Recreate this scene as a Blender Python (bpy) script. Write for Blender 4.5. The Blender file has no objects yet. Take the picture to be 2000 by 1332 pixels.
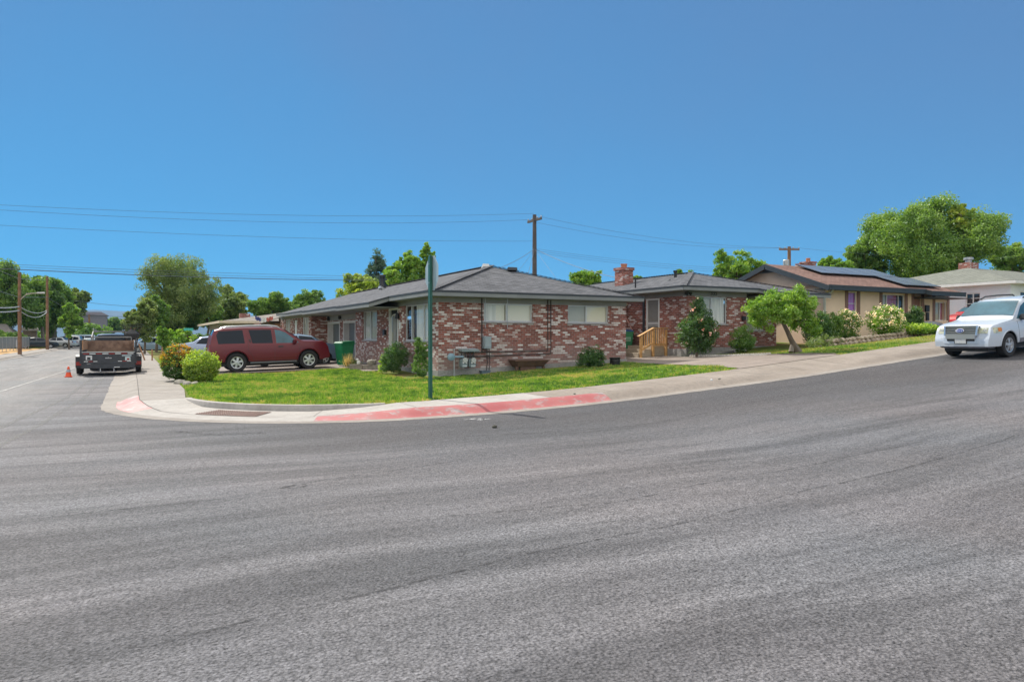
import bpy, bmesh, math, random
import numpy as np
from mathutils import Vector, Matrix
random.seed(7)
R = math.radians
SC = bpy.context.scene
COL = SC.collection

# ---------------------------------------------------------------- camera, sky, sun, exposure
YAW = 27.9
CH = 1.65
cam = bpy.data.objects.new("camera", bpy.data.cameras.new("camera"))
COL.objects.link(cam)
cam.location = (0, 0, CH)
cam.rotation_euler = (R(90 - 0.33), 0, R(-YAW))
cam.data.sensor_width = 36
cam.data.lens = 25.2
cam.data.clip_end = 30000
SC.camera = cam

SUN_AZ = (-0.27, 0.963)
SUN_EL = 44
world = bpy.data.worlds.new("World")
SC.world = world
world.use_nodes = True
wn = world.node_tree
bgn = wn.nodes["Background"]
sky = wn.nodes.new("ShaderNodeTexSky")
sky.sky_type = 'NISHITA'
sky.sun_disc = False
sky.sun_elevation = R(SUN_EL)
sky.sun_rotation = math.atan2(SUN_AZ[0], SUN_AZ[1])
sky.altitude = 1400
sky.air_density = 0.6
sky.dust_density = 0.0
sky.ozone_density = 6.0
# tone of the sky: a deep even blue low down, brighter pale haze added high overhead as fill light
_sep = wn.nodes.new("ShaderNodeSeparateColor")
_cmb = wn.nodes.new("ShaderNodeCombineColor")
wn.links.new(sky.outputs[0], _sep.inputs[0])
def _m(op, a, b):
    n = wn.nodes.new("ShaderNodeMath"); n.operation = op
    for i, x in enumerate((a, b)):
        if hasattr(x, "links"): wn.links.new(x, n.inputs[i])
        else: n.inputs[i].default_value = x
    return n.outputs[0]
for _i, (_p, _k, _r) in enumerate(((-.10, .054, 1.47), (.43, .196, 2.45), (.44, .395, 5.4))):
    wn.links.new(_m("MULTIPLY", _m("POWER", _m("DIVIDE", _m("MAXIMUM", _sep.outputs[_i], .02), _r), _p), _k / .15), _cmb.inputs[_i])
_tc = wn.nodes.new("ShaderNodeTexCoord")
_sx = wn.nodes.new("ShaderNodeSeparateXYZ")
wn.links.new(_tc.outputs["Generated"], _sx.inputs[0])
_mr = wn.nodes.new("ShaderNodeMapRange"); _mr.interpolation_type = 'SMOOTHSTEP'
# the added veil reaches lower behind the camera, to brighten shaded walls
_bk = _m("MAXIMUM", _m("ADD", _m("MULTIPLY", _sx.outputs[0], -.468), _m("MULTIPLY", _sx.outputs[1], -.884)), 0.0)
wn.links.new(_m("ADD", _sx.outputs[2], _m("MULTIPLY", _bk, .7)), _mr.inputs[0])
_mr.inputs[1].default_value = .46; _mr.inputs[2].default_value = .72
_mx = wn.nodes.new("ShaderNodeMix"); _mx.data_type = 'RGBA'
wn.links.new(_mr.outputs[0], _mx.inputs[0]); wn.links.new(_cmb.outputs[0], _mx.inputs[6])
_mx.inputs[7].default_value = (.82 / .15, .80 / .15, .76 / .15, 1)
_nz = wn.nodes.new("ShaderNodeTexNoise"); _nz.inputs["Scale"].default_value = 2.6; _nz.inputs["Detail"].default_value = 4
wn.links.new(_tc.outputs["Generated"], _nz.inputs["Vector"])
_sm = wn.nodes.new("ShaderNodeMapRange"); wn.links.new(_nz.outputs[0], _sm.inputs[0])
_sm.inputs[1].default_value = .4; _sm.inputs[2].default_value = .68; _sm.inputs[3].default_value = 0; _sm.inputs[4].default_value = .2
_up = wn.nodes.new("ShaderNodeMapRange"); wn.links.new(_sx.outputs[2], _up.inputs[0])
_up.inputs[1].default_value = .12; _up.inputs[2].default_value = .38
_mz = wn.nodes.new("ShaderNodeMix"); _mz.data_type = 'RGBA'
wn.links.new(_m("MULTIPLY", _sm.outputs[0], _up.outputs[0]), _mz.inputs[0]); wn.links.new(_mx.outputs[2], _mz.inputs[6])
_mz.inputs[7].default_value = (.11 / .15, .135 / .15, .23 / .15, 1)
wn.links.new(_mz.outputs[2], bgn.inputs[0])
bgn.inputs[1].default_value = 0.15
sl = bpy.data.lights.new("sun", 'SUN')
sl.energy = 3.1
sl.angle = R(0.5)
sl.color = (1.0, 0.94, 0.84)
so = bpy.data.objects.new("sun", sl)
COL.objects.link(so)
sv = Vector((SUN_AZ[0] * math.cos(R(SUN_EL)), SUN_AZ[1] * math.cos(R(SUN_EL)), math.sin(R(SUN_EL))))
so.rotation_euler = sv.to_track_quat('Z', 'Y').to_euler()
SC.view_settings.view_transform = 'Standard'
SC.view_settings.look = 'None'
SC.view_settings.exposure = 0.8
SC.view_settings.gamma = 1
SC.cycles.max_bounces = 6
SC.cycles.transparent_max_bounces = 6
SC.cycles.use_denoising = True
SC.cycles.sample_clamp_indirect = 3.0

# ---------------------------------------------------------------- helpers
CY, SY = math.cos(R(YAW)), math.sin(R(YAW))
def at(px, z):
    """ground plan point seen at photo column px at depth z"""
    x = (px - 1000) / 1400 * z
    return (x * CY + z * SY, -x * SY + z * CY)
def el(py, z):
    return CH + (658 - py) / 1400 * z

def tag(o, label=None, cat=None, group=None, kind=None):
    if label: o["label"] = label
    if cat: o["category"] = cat
    if group: o["group"] = group
    if kind: o["kind"] = kind
    return o
def empty(name, loc, rz=0, label=None, cat=None, group=None):
    o = bpy.data.objects.new(name, None)
    COL.objects.link(o)
    o.location = loc
    o.rotation_euler = (0, 0, rz)
    o.empty_display_size = 0.2
    return tag(o, label, cat, group)
def copy_tree(o, parent=None):
    c = o.copy(); COL.objects.link(c)
    if parent: c.parent = parent
    for ch in list(o.children):
        copy_tree(ch, c)
    return c

class MB:
    def __init__(s):
        s.v = []; s.f = []; s.m = []; s.T = None
    def add(s, vs, fs, m=0):
        k = len(s.v)
        if s.T is not None:
            vs = [tuple(s.T @ Vector(p)) for p in vs]
        s.v += [tuple(p) for p in vs]
        s.f += [tuple(i + k for i in f) for f in fs]
        s.m += [m] * len(fs)
        return s
    def box(s, x0, x1, y0, y1, z0, z1, m=0):
        vs = [(x0,y0,z0),(x1,y0,z0),(x1,y1,z0),(x0,y1,z0),(x0,y0,z1),(x1,y0,z1),(x1,y1,z1),(x0,y1,z1)]
        return s.add(vs, [(0,3,2,1),(4,5,6,7),(0,1,5,4),(1,2,6,5),(2,3,7,6),(3,0,4,7)], m)
    def hexa(s, vs, m=0):
        return s.add(vs, [(0,3,2,1),(4,5,6,7),(0,1,5,4),(1,2,6,5),(2,3,7,6),(3,0,4,7)], m)
    def bar(s, p, q, w, h, m=0, up=(0,0,1)):
        p, q = Vector(p), Vector(q)
        d = (q - p).normalized()
        u = Vector(up)
        if abs(d.dot(u)) > .98: u = Vector((1, 0, 0))
        sd = d.cross(u).normalized() * (w / 2)
        u = sd.cross(d).normalized() * (h / 2)
        vs = [p-sd-u, p+sd-u, q+sd-u, q-sd-u, p-sd+u, p+sd+u, q+sd+u, q-sd+u]
        return s.hexa(vs, m)
    def tube(s, pts, r, n=8, m=0, cap=True):
        pts = [Vector(p) for p in pts]
        if not hasattr(r, '__len__'): r = [r] * len(pts)
        vs = []; fs = []
        prev = None
        for i, p in enumerate(pts):
            d = (pts[min(i+1, len(pts)-1)] - pts[max(i-1, 0)]).normalized()
            if prev is None:
                u = d.cross(Vector((0, 0, 1)))
                if u.length < .05: u = d.cross(Vector((1, 0, 0)))
            else:
                u = prev - d * prev.dot(d)
            u.normalize(); prev = u
            w = d.cross(u)
            for k in range(n):
                a = 2 * math.pi * k / n
                vs.append(p + (u * math.cos(a) + w * math.sin(a)) * r[i])
        for i in range(len(pts) - 1):
            for k in range(n):
                a = i*n+k; b = i*n+(k+1) % n
                fs.append((a, b, b+n, a+n))
        if cap:
            fs.append(tuple(range(n-1, -1, -1)))
            fs.append(tuple(range((len(pts)-1)*n, len(pts)*n)))
        return s.add(vs, fs, m)
    def lathe(s, prof, c=(0,0,0), axis='z', n=16, m=0, cap=True):
        """prof: list of (radius, height)"""
        vs = []; fs = []
        for (r, h) in prof:
            for k in range(n):
                a = 2*math.pi*k/n
                x, y = r*math.cos(a), r*math.sin(a)
                if axis == 'z': p = (c[0]+x, c[1]+y, c[2]+h)
                elif axis == 'y': p = (c[0]+x, c[1]+h, c[2]+y)
                else: p = (c[0]+h, c[1]+x, c[2]+y)
                vs.append(p)
        for i in range(len(prof)-1):
            for k in range(n):
                a = i*n+k; b = i*n+(k+1) % n
                fs.append((a, b, b+n, a+n))
        if cap:
            fs.append(tuple(range(n-1, -1, -1)))
            fs.append(tuple(range((len(prof)-1)*n, len(prof)*n)))
        return s.add(vs, fs, m)
    def ext(s, poly, off, m=0):
        """closed prism: poly (3d points) swept by vector off"""
        n = len(poly); off = Vector(off)
        vs = [Vector(p) for p in poly] + [Vector(p) + off for p in poly]
        fs = [tuple(range(n-1, -1, -1)), tuple(range(n, 2*n))] + [(i, (i+1) % n, (i+1) % n+n, i+n) for i in range(n)]
        return s.add(vs, fs, m)
    def build(s, name, mats, parent=None, smooth=False, angle=35, bevel=0):
        me = bpy.data.meshes.new(name)
        me.from_pydata(s.v, [], s.f)
        if not isinstance(mats, (list, tuple)): mats = [mats]
        for m in mats: me.materials.append(m)
        me.polygons.foreach_set('material_index', s.m)
        bm = bmesh.new(); bm.from_mesh(me)
        bmesh.ops.remove_doubles(bm, verts=bm.verts, dist=.0004) if smooth else None
        bmesh.ops.recalc_face_normals(bm, faces=bm.faces)
        if bevel:
            bmesh.ops.bevel(bm, geom=[e for e in bm.edges if len(e.link_faces) == 2 and e.calc_face_angle(0) > .6], offset=bevel, segments=2, affect='EDGES', clamp_overlap=True)
        bm.to_mesh(me); bm.free()
        if smooth or bevel:
            me.polygons.foreach_set('use_smooth', [True]*len(me.polygons))
            me.set_sharp_from_angle(angle=R(angle))
        o = bpy.data.objects.new(name, me)
        COL.objects.link(o)
        if parent: o.parent = parent
        return o

# ---------------------------------------------------------------- materials
def nmat(name):
    m = bpy.data.materials.new(name); m.use_nodes = True
    nt = m.node_tree
    return m, nt, nt.nodes["Principled BSDF"]
def N(nt, t, **kw):
    n = nt.nodes.new(t)
    for k, v in kw.items():
        if k.startswith('i_'):
            n.inputs[k[2:].replace('_', ' ')].default_value = v
        else: setattr(n, k, v)
    return n
def L(nt, a, b): nt.links.new(a, b)
def rgba(c): return (c[0], c[1], c[2], 1)
def mixc(nt, fac, a, b, blend='MIX'):
    n = nt.nodes.new('ShaderNodeMix'); n.data_type = 'RGBA'; n.blend_type = blend
    for i, x in ((0, fac), (6, a), (7, b)):
        if isinstance(x, bpy.types.NodeSocket): L(nt, x, n.inputs[i])
        elif i == 0: n.inputs[0].default_value = x
        else: n.inputs[i].default_value = rgba(x)
    return n.outputs[2]
def math_(nt, op, a, b=None, clamp=False):
    n = nt.nodes.new('ShaderNodeMath'); n.operation = op; n.use_clamp = clamp
    for i, x in ((0, a), (1, b)):
        if x is None: continue
        if isinstance(x, bpy.types.NodeSocket): L(nt, x, n.inputs[i])
        else: n.inputs[i].default_value = x
    return n.outputs[0]
def noise(nt, vec, scale, detail=4, rough=.55):
    n = N(nt, 'ShaderNodeTexNoise', i_Scale=scale, i_Detail=detail, i_Roughness=rough)
    if vec is not None: L(nt, vec, n.inputs['Vector'])
    return n.outputs[0]
def ramp(nt, fac, stops):
    n = nt.nodes.new('ShaderNodeValToRGB')
    e = n.color_ramp.elements
    while len(e) < len(stops): e.new(.5)
    for i, (p, c) in enumerate(stops):
        e[i].position = p; e[i].color = rgba(c) if hasattr(c, '__len__') else (c, c, c, 1)
    L(nt, fac, n.inputs[0])
    return n.outputs[0]
def pos(nt): return nt.nodes.new('ShaderNodeNewGeometry').outputs['Position']
def objc(nt): return nt.nodes.new('ShaderNodeTexCoord').outputs['Object']
def scaled(nt, vec, s, rot=0):
    n = nt.nodes.new('ShaderNodeMapping'); n.inputs['Scale'].default_value = s
    n.inputs['Rotation'].default_value = (0, 0, rot)
    L(nt, vec, n.inputs[0]); return n.outputs[0]
def bump(nt, p, h, strength=.3, dist=.02):
    b = N(nt, 'ShaderNodeBump', i_Strength=strength, i_Distance=dist)
    L(nt, h, b.inputs['Height']); L(nt, b.outputs[0], p.inputs['Normal'])
MC = {}
def mk(name, col, rough=.6, var=.12, scale=4, metal=0, bmp=0, spec=.5, coat=0, col2=None, world_=False):
    if name in MC: return MC[name]
    m, nt, p = nmat(name)
    v = pos(nt) if world_ else objc(nt)
    f = noise(nt, v, scale)
    f2 = ramp(nt, f, [(.3, 0), (.7, 1)])
    a = [c*(1-var) for c in col]; b = [min(1, c*(1+var)) for c in (col2 or col)]
    L(nt, mixc(nt, f2, a, b), p.inputs['Base Color'])
    p.inputs['Roughness'].default_value = rough
    p.inputs['Metallic'].default_value = metal
    p.inputs['Specular IOR Level'].default_value = spec
    if coat:
        p.inputs['Coat Weight'].default_value = coat
        p.inputs['Coat Roughness'].default_value = .04
    if bmp: bump(nt, p, noise(nt, v, scale*6), bmp, .01)
    MC[name] = m
    return m
def wall_uv(nt, vs=1.0):
    g = nt.nodes.new('ShaderNodeNewGeometry')
    sp = nt.nodes.new('ShaderNodeSeparateXYZ'); L(nt, g.outputs['Position'], sp.inputs[0])
    sn = nt.nodes.new('ShaderNodeSeparateXYZ'); L(nt, g.outputs['True Normal'], sn.inputs[0])
    ax = math_(nt, 'ABSOLUTE', sn.outputs[0]); ay = math_(nt, 'ABSOLUTE', sn.outputs[1])
    k = math_(nt, 'GREATER_THAN', ax, ay)
    n = nt.nodes.new('ShaderNodeMix'); n.data_type = 'FLOAT'
    L(nt, k, n.inputs[0]); L(nt, sp.outputs[0], n.inputs[2]); L(nt, sp.outputs[1], n.inputs[3])
    c = nt.nodes.new('ShaderNodeCombineXYZ')
    L(nt, n.outputs[0], c.inputs[0]); L(nt, math_(nt, 'MULTIPLY', sp.outputs[2], vs), c.inputs[1])
    return c.outputs[0], g.outputs['Position']
def brick_mat(name, white=.34, red=(.285, .09, .064), bw=.215, rh=.077):
    m, nt, p = nmat(name)
    uv, ps = wall_uv(nt)
    br = N(nt, 'ShaderNodeTexBrick', offset=.5)
    br.inputs['Color1'].default_value = (0, 0, 0, 1); br.inputs['Color2'].default_value = (1, 1, 1, 1)
    br.inputs['Scale'].default_value = 1; br.inputs['Mortar Size'].default_value = .009
    br.inputs['Brick Width'].default_value = bw; br.inputs['Row Height'].default_value = rh
    br.inputs['Mortar Smooth'].default_value = .3
    L(nt, uv, br.inputs['Vector'])
    sep = nt.nodes.new('ShaderNodeSeparateColor'); L(nt, br.outputs['Color'], sep.inputs[0])
    t = sep.outputs[0]
    big = noise(nt, ps, .55, 3)
    t2 = math_(nt, 'ADD', t, math_(nt, 'MULTIPLY', math_(nt, 'SUBTRACT', big, .5), .5))
    fine = noise(nt, scaled(nt, uv, (14, 26, 1)), 1.0, 4, .75)
    t3 = math_(nt, 'ADD', t2, math_(nt, 'MULTIPLY', math_(nt, 'SUBTRACT', fine, .5), .8))
    dk = [c*.6 for c in red]
    w0 = 1 - white
    col = ramp(nt, t3, [(0, dk), (.2, [c*.7 for c in red]), (.45, red), (w0-.08, [c*1.1 for c in red]), (w0+.03, (.42, .31, .28)), (min(.99, w0+.22), (.66, .6, .57))])
    col = mixc(nt, br.outputs['Fac'], col, (.3, .25, .235))
    sz = nt.nodes.new('ShaderNodeSeparateXYZ'); L(nt, ps, sz.inputs[0])
    lowz = ramp(nt, math_(nt, 'ADD', math_(nt, 'MULTIPLY', sz.outputs[2], .33), math_(nt, 'MULTIPLY', math_(nt, 'SUBTRACT', noise(nt, ps, 1.4, 4), .5), .5)), [(.2, .5), (.5, 0)])
    col = mixc(nt, lowz, col, (.36, .29, .275))
    L(nt, col, p.inputs['Base Color'])
    p.inputs['Roughness'].default_value = .9
    h = math_(nt, 'SUBTRACT', math_(nt, 'MULTIPLY', fine, .4), br.outputs['Fac'])
    bump(nt, p, h, .6, .012)
    return m
def shingle_mat(name, c1, c2, vs=3.3):
    m, nt, p = nmat(name)
    uv, ps = wall_uv(nt, vs)
    br = N(nt, 'ShaderNodeTexBrick', offset=.5)
    br.inputs['Color1'].default_value = rgba(c1); br.inputs['Color2'].default_value = rgba(c2)
    br.inputs['Mortar'].default_value = rgba([c*.35 for c in c1])
    br.inputs['Scale'].default_value = 1; br.inputs['Mortar Size'].default_value = .02
    br.inputs['Brick Width'].default_value = .33; br.inputs['Row Height'].default_value = .145
    br.inputs['Mortar Smooth'].default_value = .6
    L(nt, uv, br.inputs['Vector'])
    f = noise(nt, ps, 1.2, 5, .7)
    g = noise(nt, scaled(nt, uv, (3, 7, 1)), 1, 3)
    col = mixc(nt, ramp(nt, f, [(.3, 0), (.7, .5)]), br.outputs['Color'], [c*1.25 for c in c2])
    col = mixc(nt, ramp(nt, g, [(.35, 0), (.75, .55)]), col, [c*.62 for c in c1])
    L(nt, col, p.inputs['Base Color'])
    p.inputs['Roughness'].default_value = .95
    p.inputs['Specular IOR Level'].default_value = .2
    bump(nt, p, noise(nt, ps, 60, 2), .5, .01)
    return m
def leaf_mat(name, c1, c2, c3=None, transl=.5):
    if name in MC: return MC[name]
    m = bpy.data.materials.new(name); m.use_nodes = True
    nt = m.node_tree; nt.nodes.remove(nt.nodes["Principled BSDF"])
    out = nt.nodes["Material Output"]
    a = N(nt, 'ShaderNodeAttribute', attribute_name='rnd')
    stops = [(0, [x*2.5 for x in c1]), (.6, [x*2.4 for x in c2]), (1, [min(.8, x*1.8) for x in (c3 or c2)])]
    col = ramp(nt, a.outputs['Fac'], stops)
    d = nt.nodes.new('ShaderNodeBsdfDiffuse'); t = nt.nodes.new('ShaderNodeBsdfTranslucent')
    L(nt, col, d.inputs[0])
    L(nt, mixc(nt, 1.0, col, (1.0, 1.0, .55), 'MULTIPLY'), t.inputs[0])
    mx = nt.nodes.new('ShaderNodeMixShader'); mx.inputs[0].default_value = transl
    L(nt, d.outputs[0], mx.inputs[1]); L(nt, t.outputs[0], mx.inputs[2])
    g = nt.nodes.new('ShaderNodeBsdfGlossy'); g.inputs['Roughness'].default_value = .45
    g.inputs[0].default_value = (.8, .85, .9, 1)
    m2 = nt.nodes.new('ShaderNodeMixShader'); m2.inputs[0].default_value = .05
    L(nt, mx.outputs[0], m2.inputs[1]); L(nt, g.outputs[0], m2.inputs[2])
    L(nt, m2.outputs[0], out.inputs[0])
    MC[name] = m
    return m

def quad_cloud(name, P, U, V, rnd, mat, parent=None):
    """n diamond leaves: centres P, half axes U, V"""
    n = len(P)
    vs = np.empty((n, 4, 3), np.float32)
    vs[:, 0] = P - U; vs[:, 1] = P - V - U*.15; vs[:, 2] = P + U; vs[:, 3] = P + V - U*.15
    me = bpy.data.meshes.new(name)
    me.vertices.add(n*4); me.vertices.foreach_set('co', vs.ravel())
    me.loops.add(n*4); me.loops.foreach_set('vertex_index', np.arange(n*4, dtype=np.int32))
    me.polygons.add(n); me.polygons.foreach_set('loop_start', np.arange(n, dtype=np.int32)*4)
    at_ = me.attributes.new('rnd', 'FLOAT', 'FACE'); at_.data.foreach_set('value', rnd.astype(np.float32))
    me.materials.append(mat)
    me.update(calc_edges=True)
    o = bpy.data.objects.new(name, me); COL.objects.link(o)
    if parent: o.parent = parent
    return o
def rdir(rng, n):
    v = rng.normal(size=(n, 3)); return v / np.linalg.norm(v, axis=1)[:, None]
def leaves(name, P, size, mat, rng, parent=None, bias=None, asp=.55, rnd=None, flat=.0):
    n = len(P)
    d = rdir(rng, n); e = rdir(rng, n)
    d[:, 2] *= (1-flat)
    d /= np.linalg.norm(d, axis=1)[:, None]
    V = np.cross(d, e); V /= (np.linalg.norm(V, axis=1)[:, None] + 1e-6)
    s = size * rng.uniform(.6, 1.3, n)[:, None] * .5
    if rnd is None: rnd = rng.uniform(0, 1, n)
    return quad_cloud(name, P.astype(np.float32), (d*s).astype(np.float32), (V*s*asp).astype(np.float32), np.clip(rnd, 0, 1), mat, parent)
# ---------------------------------------------------------------- terrain
def sstep(x, a, b):
    t = np.clip((np.asarray(x, float)-a)/(b-a), 0, 1); return t*t*(3-2*t)
HX = [-1e5, 3.5, 7, 9.9, 15.6, 22, 30, 45, 70, 1e5]
HZ = [0, 0, .04, .156, .53, 1.06, 1.72, 2.85, 3.9, 3.9]
def h(a):
    a = np.asarray(a, float)
    return sum(np.interp(a+k, HX, HZ) for k in (-1, -.5, 0, .5, 1))/5
def pdist(a, b):
    a = np.asarray(a, float); b = np.asarray(b, float)
    d = np.where(b > 19.4, a+.65, b-13.4)
    d = np.where((a > 5.35) & (b > 19.4), np.minimum(a+.65, b-13.4), d)
    arc = 6-np.hypot(a-5.35, b-19.4)
    return np.where((a <= 5.35) & (b <= 19.4), arc, d)
def yard(a, b):
    a = np.asarray(a, float); b = np.asarray(b, float)
    return h(a)*(1-.28*sstep(b, 15.6, 22.9)) + .145 + .02*np.clip(a-1.25, 0, 8)*sstep(b, 23, 30)
def yz(a, b): return float(yard(a, b))
def hz(a): return float(h(a))
def pathpt(s, d):
    if s < 0: return (-.65+d, 19.4-s)
    if s < 9.425:
        t = math.pi + s/6
        return (5.35+(6-d)*math.cos(t), 19.4+(6-d)*math.sin(t))
    return (5.35+s-9.425, 13.4+d)
KX = [-22.5, -21.5, -11, -10, .8, 2.4, 6.6, 9.2, 18.9, 19.8, 22.9, 23.8]
KH = [1, .35, .35, 1, 1, .1, .1, 1, 1, .25, .25, 1]
def kh(s): return float(np.interp(s, KX, KH))
def inner(s): return float(np.interp(s, [-3, 1, 8, 11], [1.95, 1.75, 1.75, 2.1]))

# asphalt
def asphalt():
    m, nt, p = nmat('asphalt')
    g = pos(nt)
    sp = nt.nodes.new('ShaderNodeSeparateXYZ'); L(nt, g, sp.inputs[0])
    grain = noise(nt, g, 48, 4, .8)
    med = noise(nt, g, 14, 4, .7)
    vor = N(nt, 'ShaderNodeTexVoronoi', i_Scale=48); L(nt, g, vor.inputs['Vector'])
    wob = N(nt, 'ShaderNodeTexNoise', i_Scale=.12, i_Detail=2)
    L(nt, g, wob.inputs['Vector'])
    va = nt.nodes.new('ShaderNodeVectorMath'); va.operation = 'MULTIPLY_ADD'
    L(nt, wob.outputs[1], va.inputs[0]); va.inputs[1].default_value = (1.6, 1.6, 0); L(nt, g, va.inputs[2])
    st1 = noise(nt, scaled(nt, va.outputs[0], (.16, 1.5, 1), R(4)), 1, 5, .6)
    st2 = noise(nt, scaled(nt, va.outputs[0], (.5, 9.0, 1), R(4)), 1, 5, .7)
    blot = noise(nt, g, .35, 4, .6)
    col = mixc(nt, ramp(nt, st1, [(.38, 0), (.62, 1)]), (.118, .117, .121), (.222, .219, .225))
    col = mixc(nt, ramp(nt, st2, [(.3, .45), (.45, 0)]), col, (.062, .061, .064))
    col = mixc(nt, ramp(nt, blot, [(.45, 0), (.75, .5)]), col, (.16, .16, .172))
    # the older, paler surface of the through street
    edge = math_(nt, 'ADD', sp.outputs[0], math_(nt, 'MULTIPLY', math_(nt, 'SUBTRACT', noise(nt, g, .8, 4), .5), 2.2))
    k = ramp(nt, math_(nt, 'MULTIPLY', math_(nt, 'ADD', edge, 8), .1), [(.52, 1), (.66, 0)])
    pale = mixc(nt, ramp(nt, noise(nt, scaled(nt, g, (1.3, .14, 1)), 1, 5, .6), [(.35, 0), (.65, 1)]), (.2, .197, .192), (.28, .275, .265))
    kb = ramp(nt, math_(nt, 'MULTIPLY', sp.outputs[1], .02), [(.16, 0), (.36, 1)])
    col = mixc(nt, math_(nt, 'MULTIPLY', k, kb), col, pale)
    # dark fresh seal beside the gutter of the side street
    gd = ramp(nt, math_(nt, 'MULTIPLY', math_(nt, 'ADD', sp.outputs[1], math_(nt, 'MULTIPLY', st1, 3.0)), .05), [(.47, 0), (.64, .8)])
    ga = ramp(nt, math_(nt, 'MULTIPLY', math_(nt, 'ADD', sp.outputs[0], math_(nt, 'MINIMUM', math_(nt, 'MULTIPLY', math_(nt, 'SUBTRACT', sp.outputs[1], 9), .9), 3.0)), .1), [(.15, 0), (.6, 1)])
    col = mixc(nt, math_(nt, 'MULTIPLY', gd, ga), col, (.078, .077, .08))
    gr = ramp(nt, grain, [(.36, .12), (.47, .95), (.56, 1.1), (.7, 1.7)])
    col = mixc(nt, .9, col, gr, 'MULTIPLY')
    md = ramp(nt, med, [(.3, .6), (.7, 1.3)])
    col = mixc(nt, .8, col, md, 'MULTIPLY')
    vd = ramp(nt, vor.outputs['Distance'], [(.05, 1.25), (.5, .95), (.75, .45)])
    col = mixc(nt, .6, col, vd, 'MULTIPLY')
    hs = noise(nt, g, .22, 2)
    col = mixc(nt, .6, col, ramp(nt, hs, [(.35, (1.06, .98, 1.0)), (.65, (.93, .98, 1.07))]), 'MULTIPLY')
    L(nt, col, p.inputs['Base Color'])
    p.inputs['Roughness'].default_value = .82
    p.inputs['Specular IOR Level'].default_value = .35
    hgt = math_(nt, 'SUBTRACT', math_(nt, 'ADD', grain, math_(nt, 'MULTIPLY', med, .7)), math_(nt, 'MULTIPLY', vor.outputs['Distance'], .9))
    bump(nt, p, hgt, .9, .016)
    return m
M_ASPH = asphalt()
def concrete(name, c1, c2, stain=(.14, .13, .122), streak=0):
    m, nt, p = nmat(name)
    g = pos(nt)
    a = noise(nt, g, 1.1, 5, .65); b = noise(nt, g, 9, 4, .7); c = noise(nt, g, 90, 2)
    col = mixc(nt, ramp(nt, a, [(.35, 0), (.65, 1)]), c1, c2)
    col = mixc(nt, ramp(nt, b, [(.48, 0), (.75, .6)]), col, stain)
    st = noise(nt, scaled(nt, g, (.5, 4, 1)), 1, 4)
    col = mixc(nt, ramp(nt, st, [(.55, 0), (.8, .4)]), col, stain)
    col = mixc(nt, .5, col, ramp(nt, c, [(.3, .75), (.7, 1.2)]), 'MULTIPLY')
    L(nt, col, p.inputs['Base Color']); p.inputs['Roughness'].default_value = .9
    bump(nt, p, math_(nt, 'ADD', c, b), .25, .006)
    return m
M_CONO = concrete('old_concrete', (.225, .2, .178), (.3, .275, .25))
M_CONN = concrete('new_concrete', (.32, .3, .28), (.4, .38, .36), (.22, .205, .19))
M_CONT = concrete('tan_concrete', (.225, .19, .16), (.29, .25, .215), (.15, .135, .12))
M_DRV = concrete('driveway_concrete', (.21, .172, .15), (.275, .23, .2), (.125, .11, .1))
M_FND = concrete('foundation_concrete', (.25, .245, .24), (.36, .35, .34))
def redkerb():
    m, nt, p = nmat('worn_red_paint')
    g = pos(nt)
    w = noise(nt, scaled(nt, g, (1, 1, 3)), 3.2, 6, .72)
    b = noise(nt, g, 1.2, 3)
    wear = ramp(nt, math_(nt, 'ADD', math_(nt, 'MULTIPLY', w, .75), math_(nt, 'MULTIPLY', b, .35)), [(.56, 0), (.66, 1)])
    red = mixc(nt, ramp(nt, b, [(.35, 0), (.65, 1)]), (.34, .075, .078), (.4, .13, .125))
    grey = mixc(nt, ramp(nt, noise(nt, g, 5, 3), [(.4, 0), (.6, 1)]), (.2, .18, .18), (.36, .31, .31))
    L(nt, mixc(nt, wear, red, grey), p.inputs['Base Color'])
    p.inputs['Roughness'].default_value = .6
    return m
M_RED = redkerb()
M_JOINT = mk('joint_dark', (.09, .08, .075), .95)
def groundmat():
    m, nt, p = nmat('yard_soil')
    g = pos(nt)
    a = noise(nt, g, .5, 4, .6); b = noise(nt, g, 6, 4, .7)
    col = mixc(nt, ramp(nt, a, [(.42, 0), (.6, 1)]), (.12, .19, .03), (.22, .17, .08))
    col = mixc(nt, ramp(nt, b, [(.4, 0), (.7, .7)]), col, (.12, .1, .05))
    L(nt, col, p.inputs['Base Color']); p.inputs['Roughness'].default_value = 1
    p.inputs['Specular IOR Level'].default_value = .1
    bump(nt, p, b, .5, .03)
    return m
M_SOIL = groundmat()

def gridmesh(name, As, Bs, zf, mat, skip=None):
    A, B = np.meshgrid(As, Bs, indexing='ij')
    Z = zf(A, B)
    n, k = A.shape
    vs = np.stack([A, B, Z], -1).reshape(-1, 3)
    fs = []
    for i in range(n-1):
        for j in range(k-1):
            if skip and skip((As[i]+As[i+1])/2, (Bs[j]+Bs[j+1])/2): continue
            fs.append((i*k+j, (i+1)*k+j, (i+1)*k+j+1, i*k+j+1))
    me = bpy.data.meshes.new(name); me.from_pydata(vs.tolist(), [], fs); me.materials.append(mat)
    me.polygons.foreach_set('use_smooth', [True]*len(me.polygons))
    o = bpy.data.objects.new(name, me); COL.objects.link(o)
    return o
def axis(*segs):
    out = []
    for a, b, st in segs: out += list(np.arange(a, b-1e-6, st))
    return np.array(out + [segs[-1][1]])
def gz(A, B):
    d = pdist(A, B)
    road = h(A)-.12
    y = yard(A, B)
    t = sstep(d, 1.5, 2.0)
    z = road*(1-t)+y*t
    left = np.where(A < -9.3, .1, -.12)
    return np.where(A < -.8, left, z)
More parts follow.
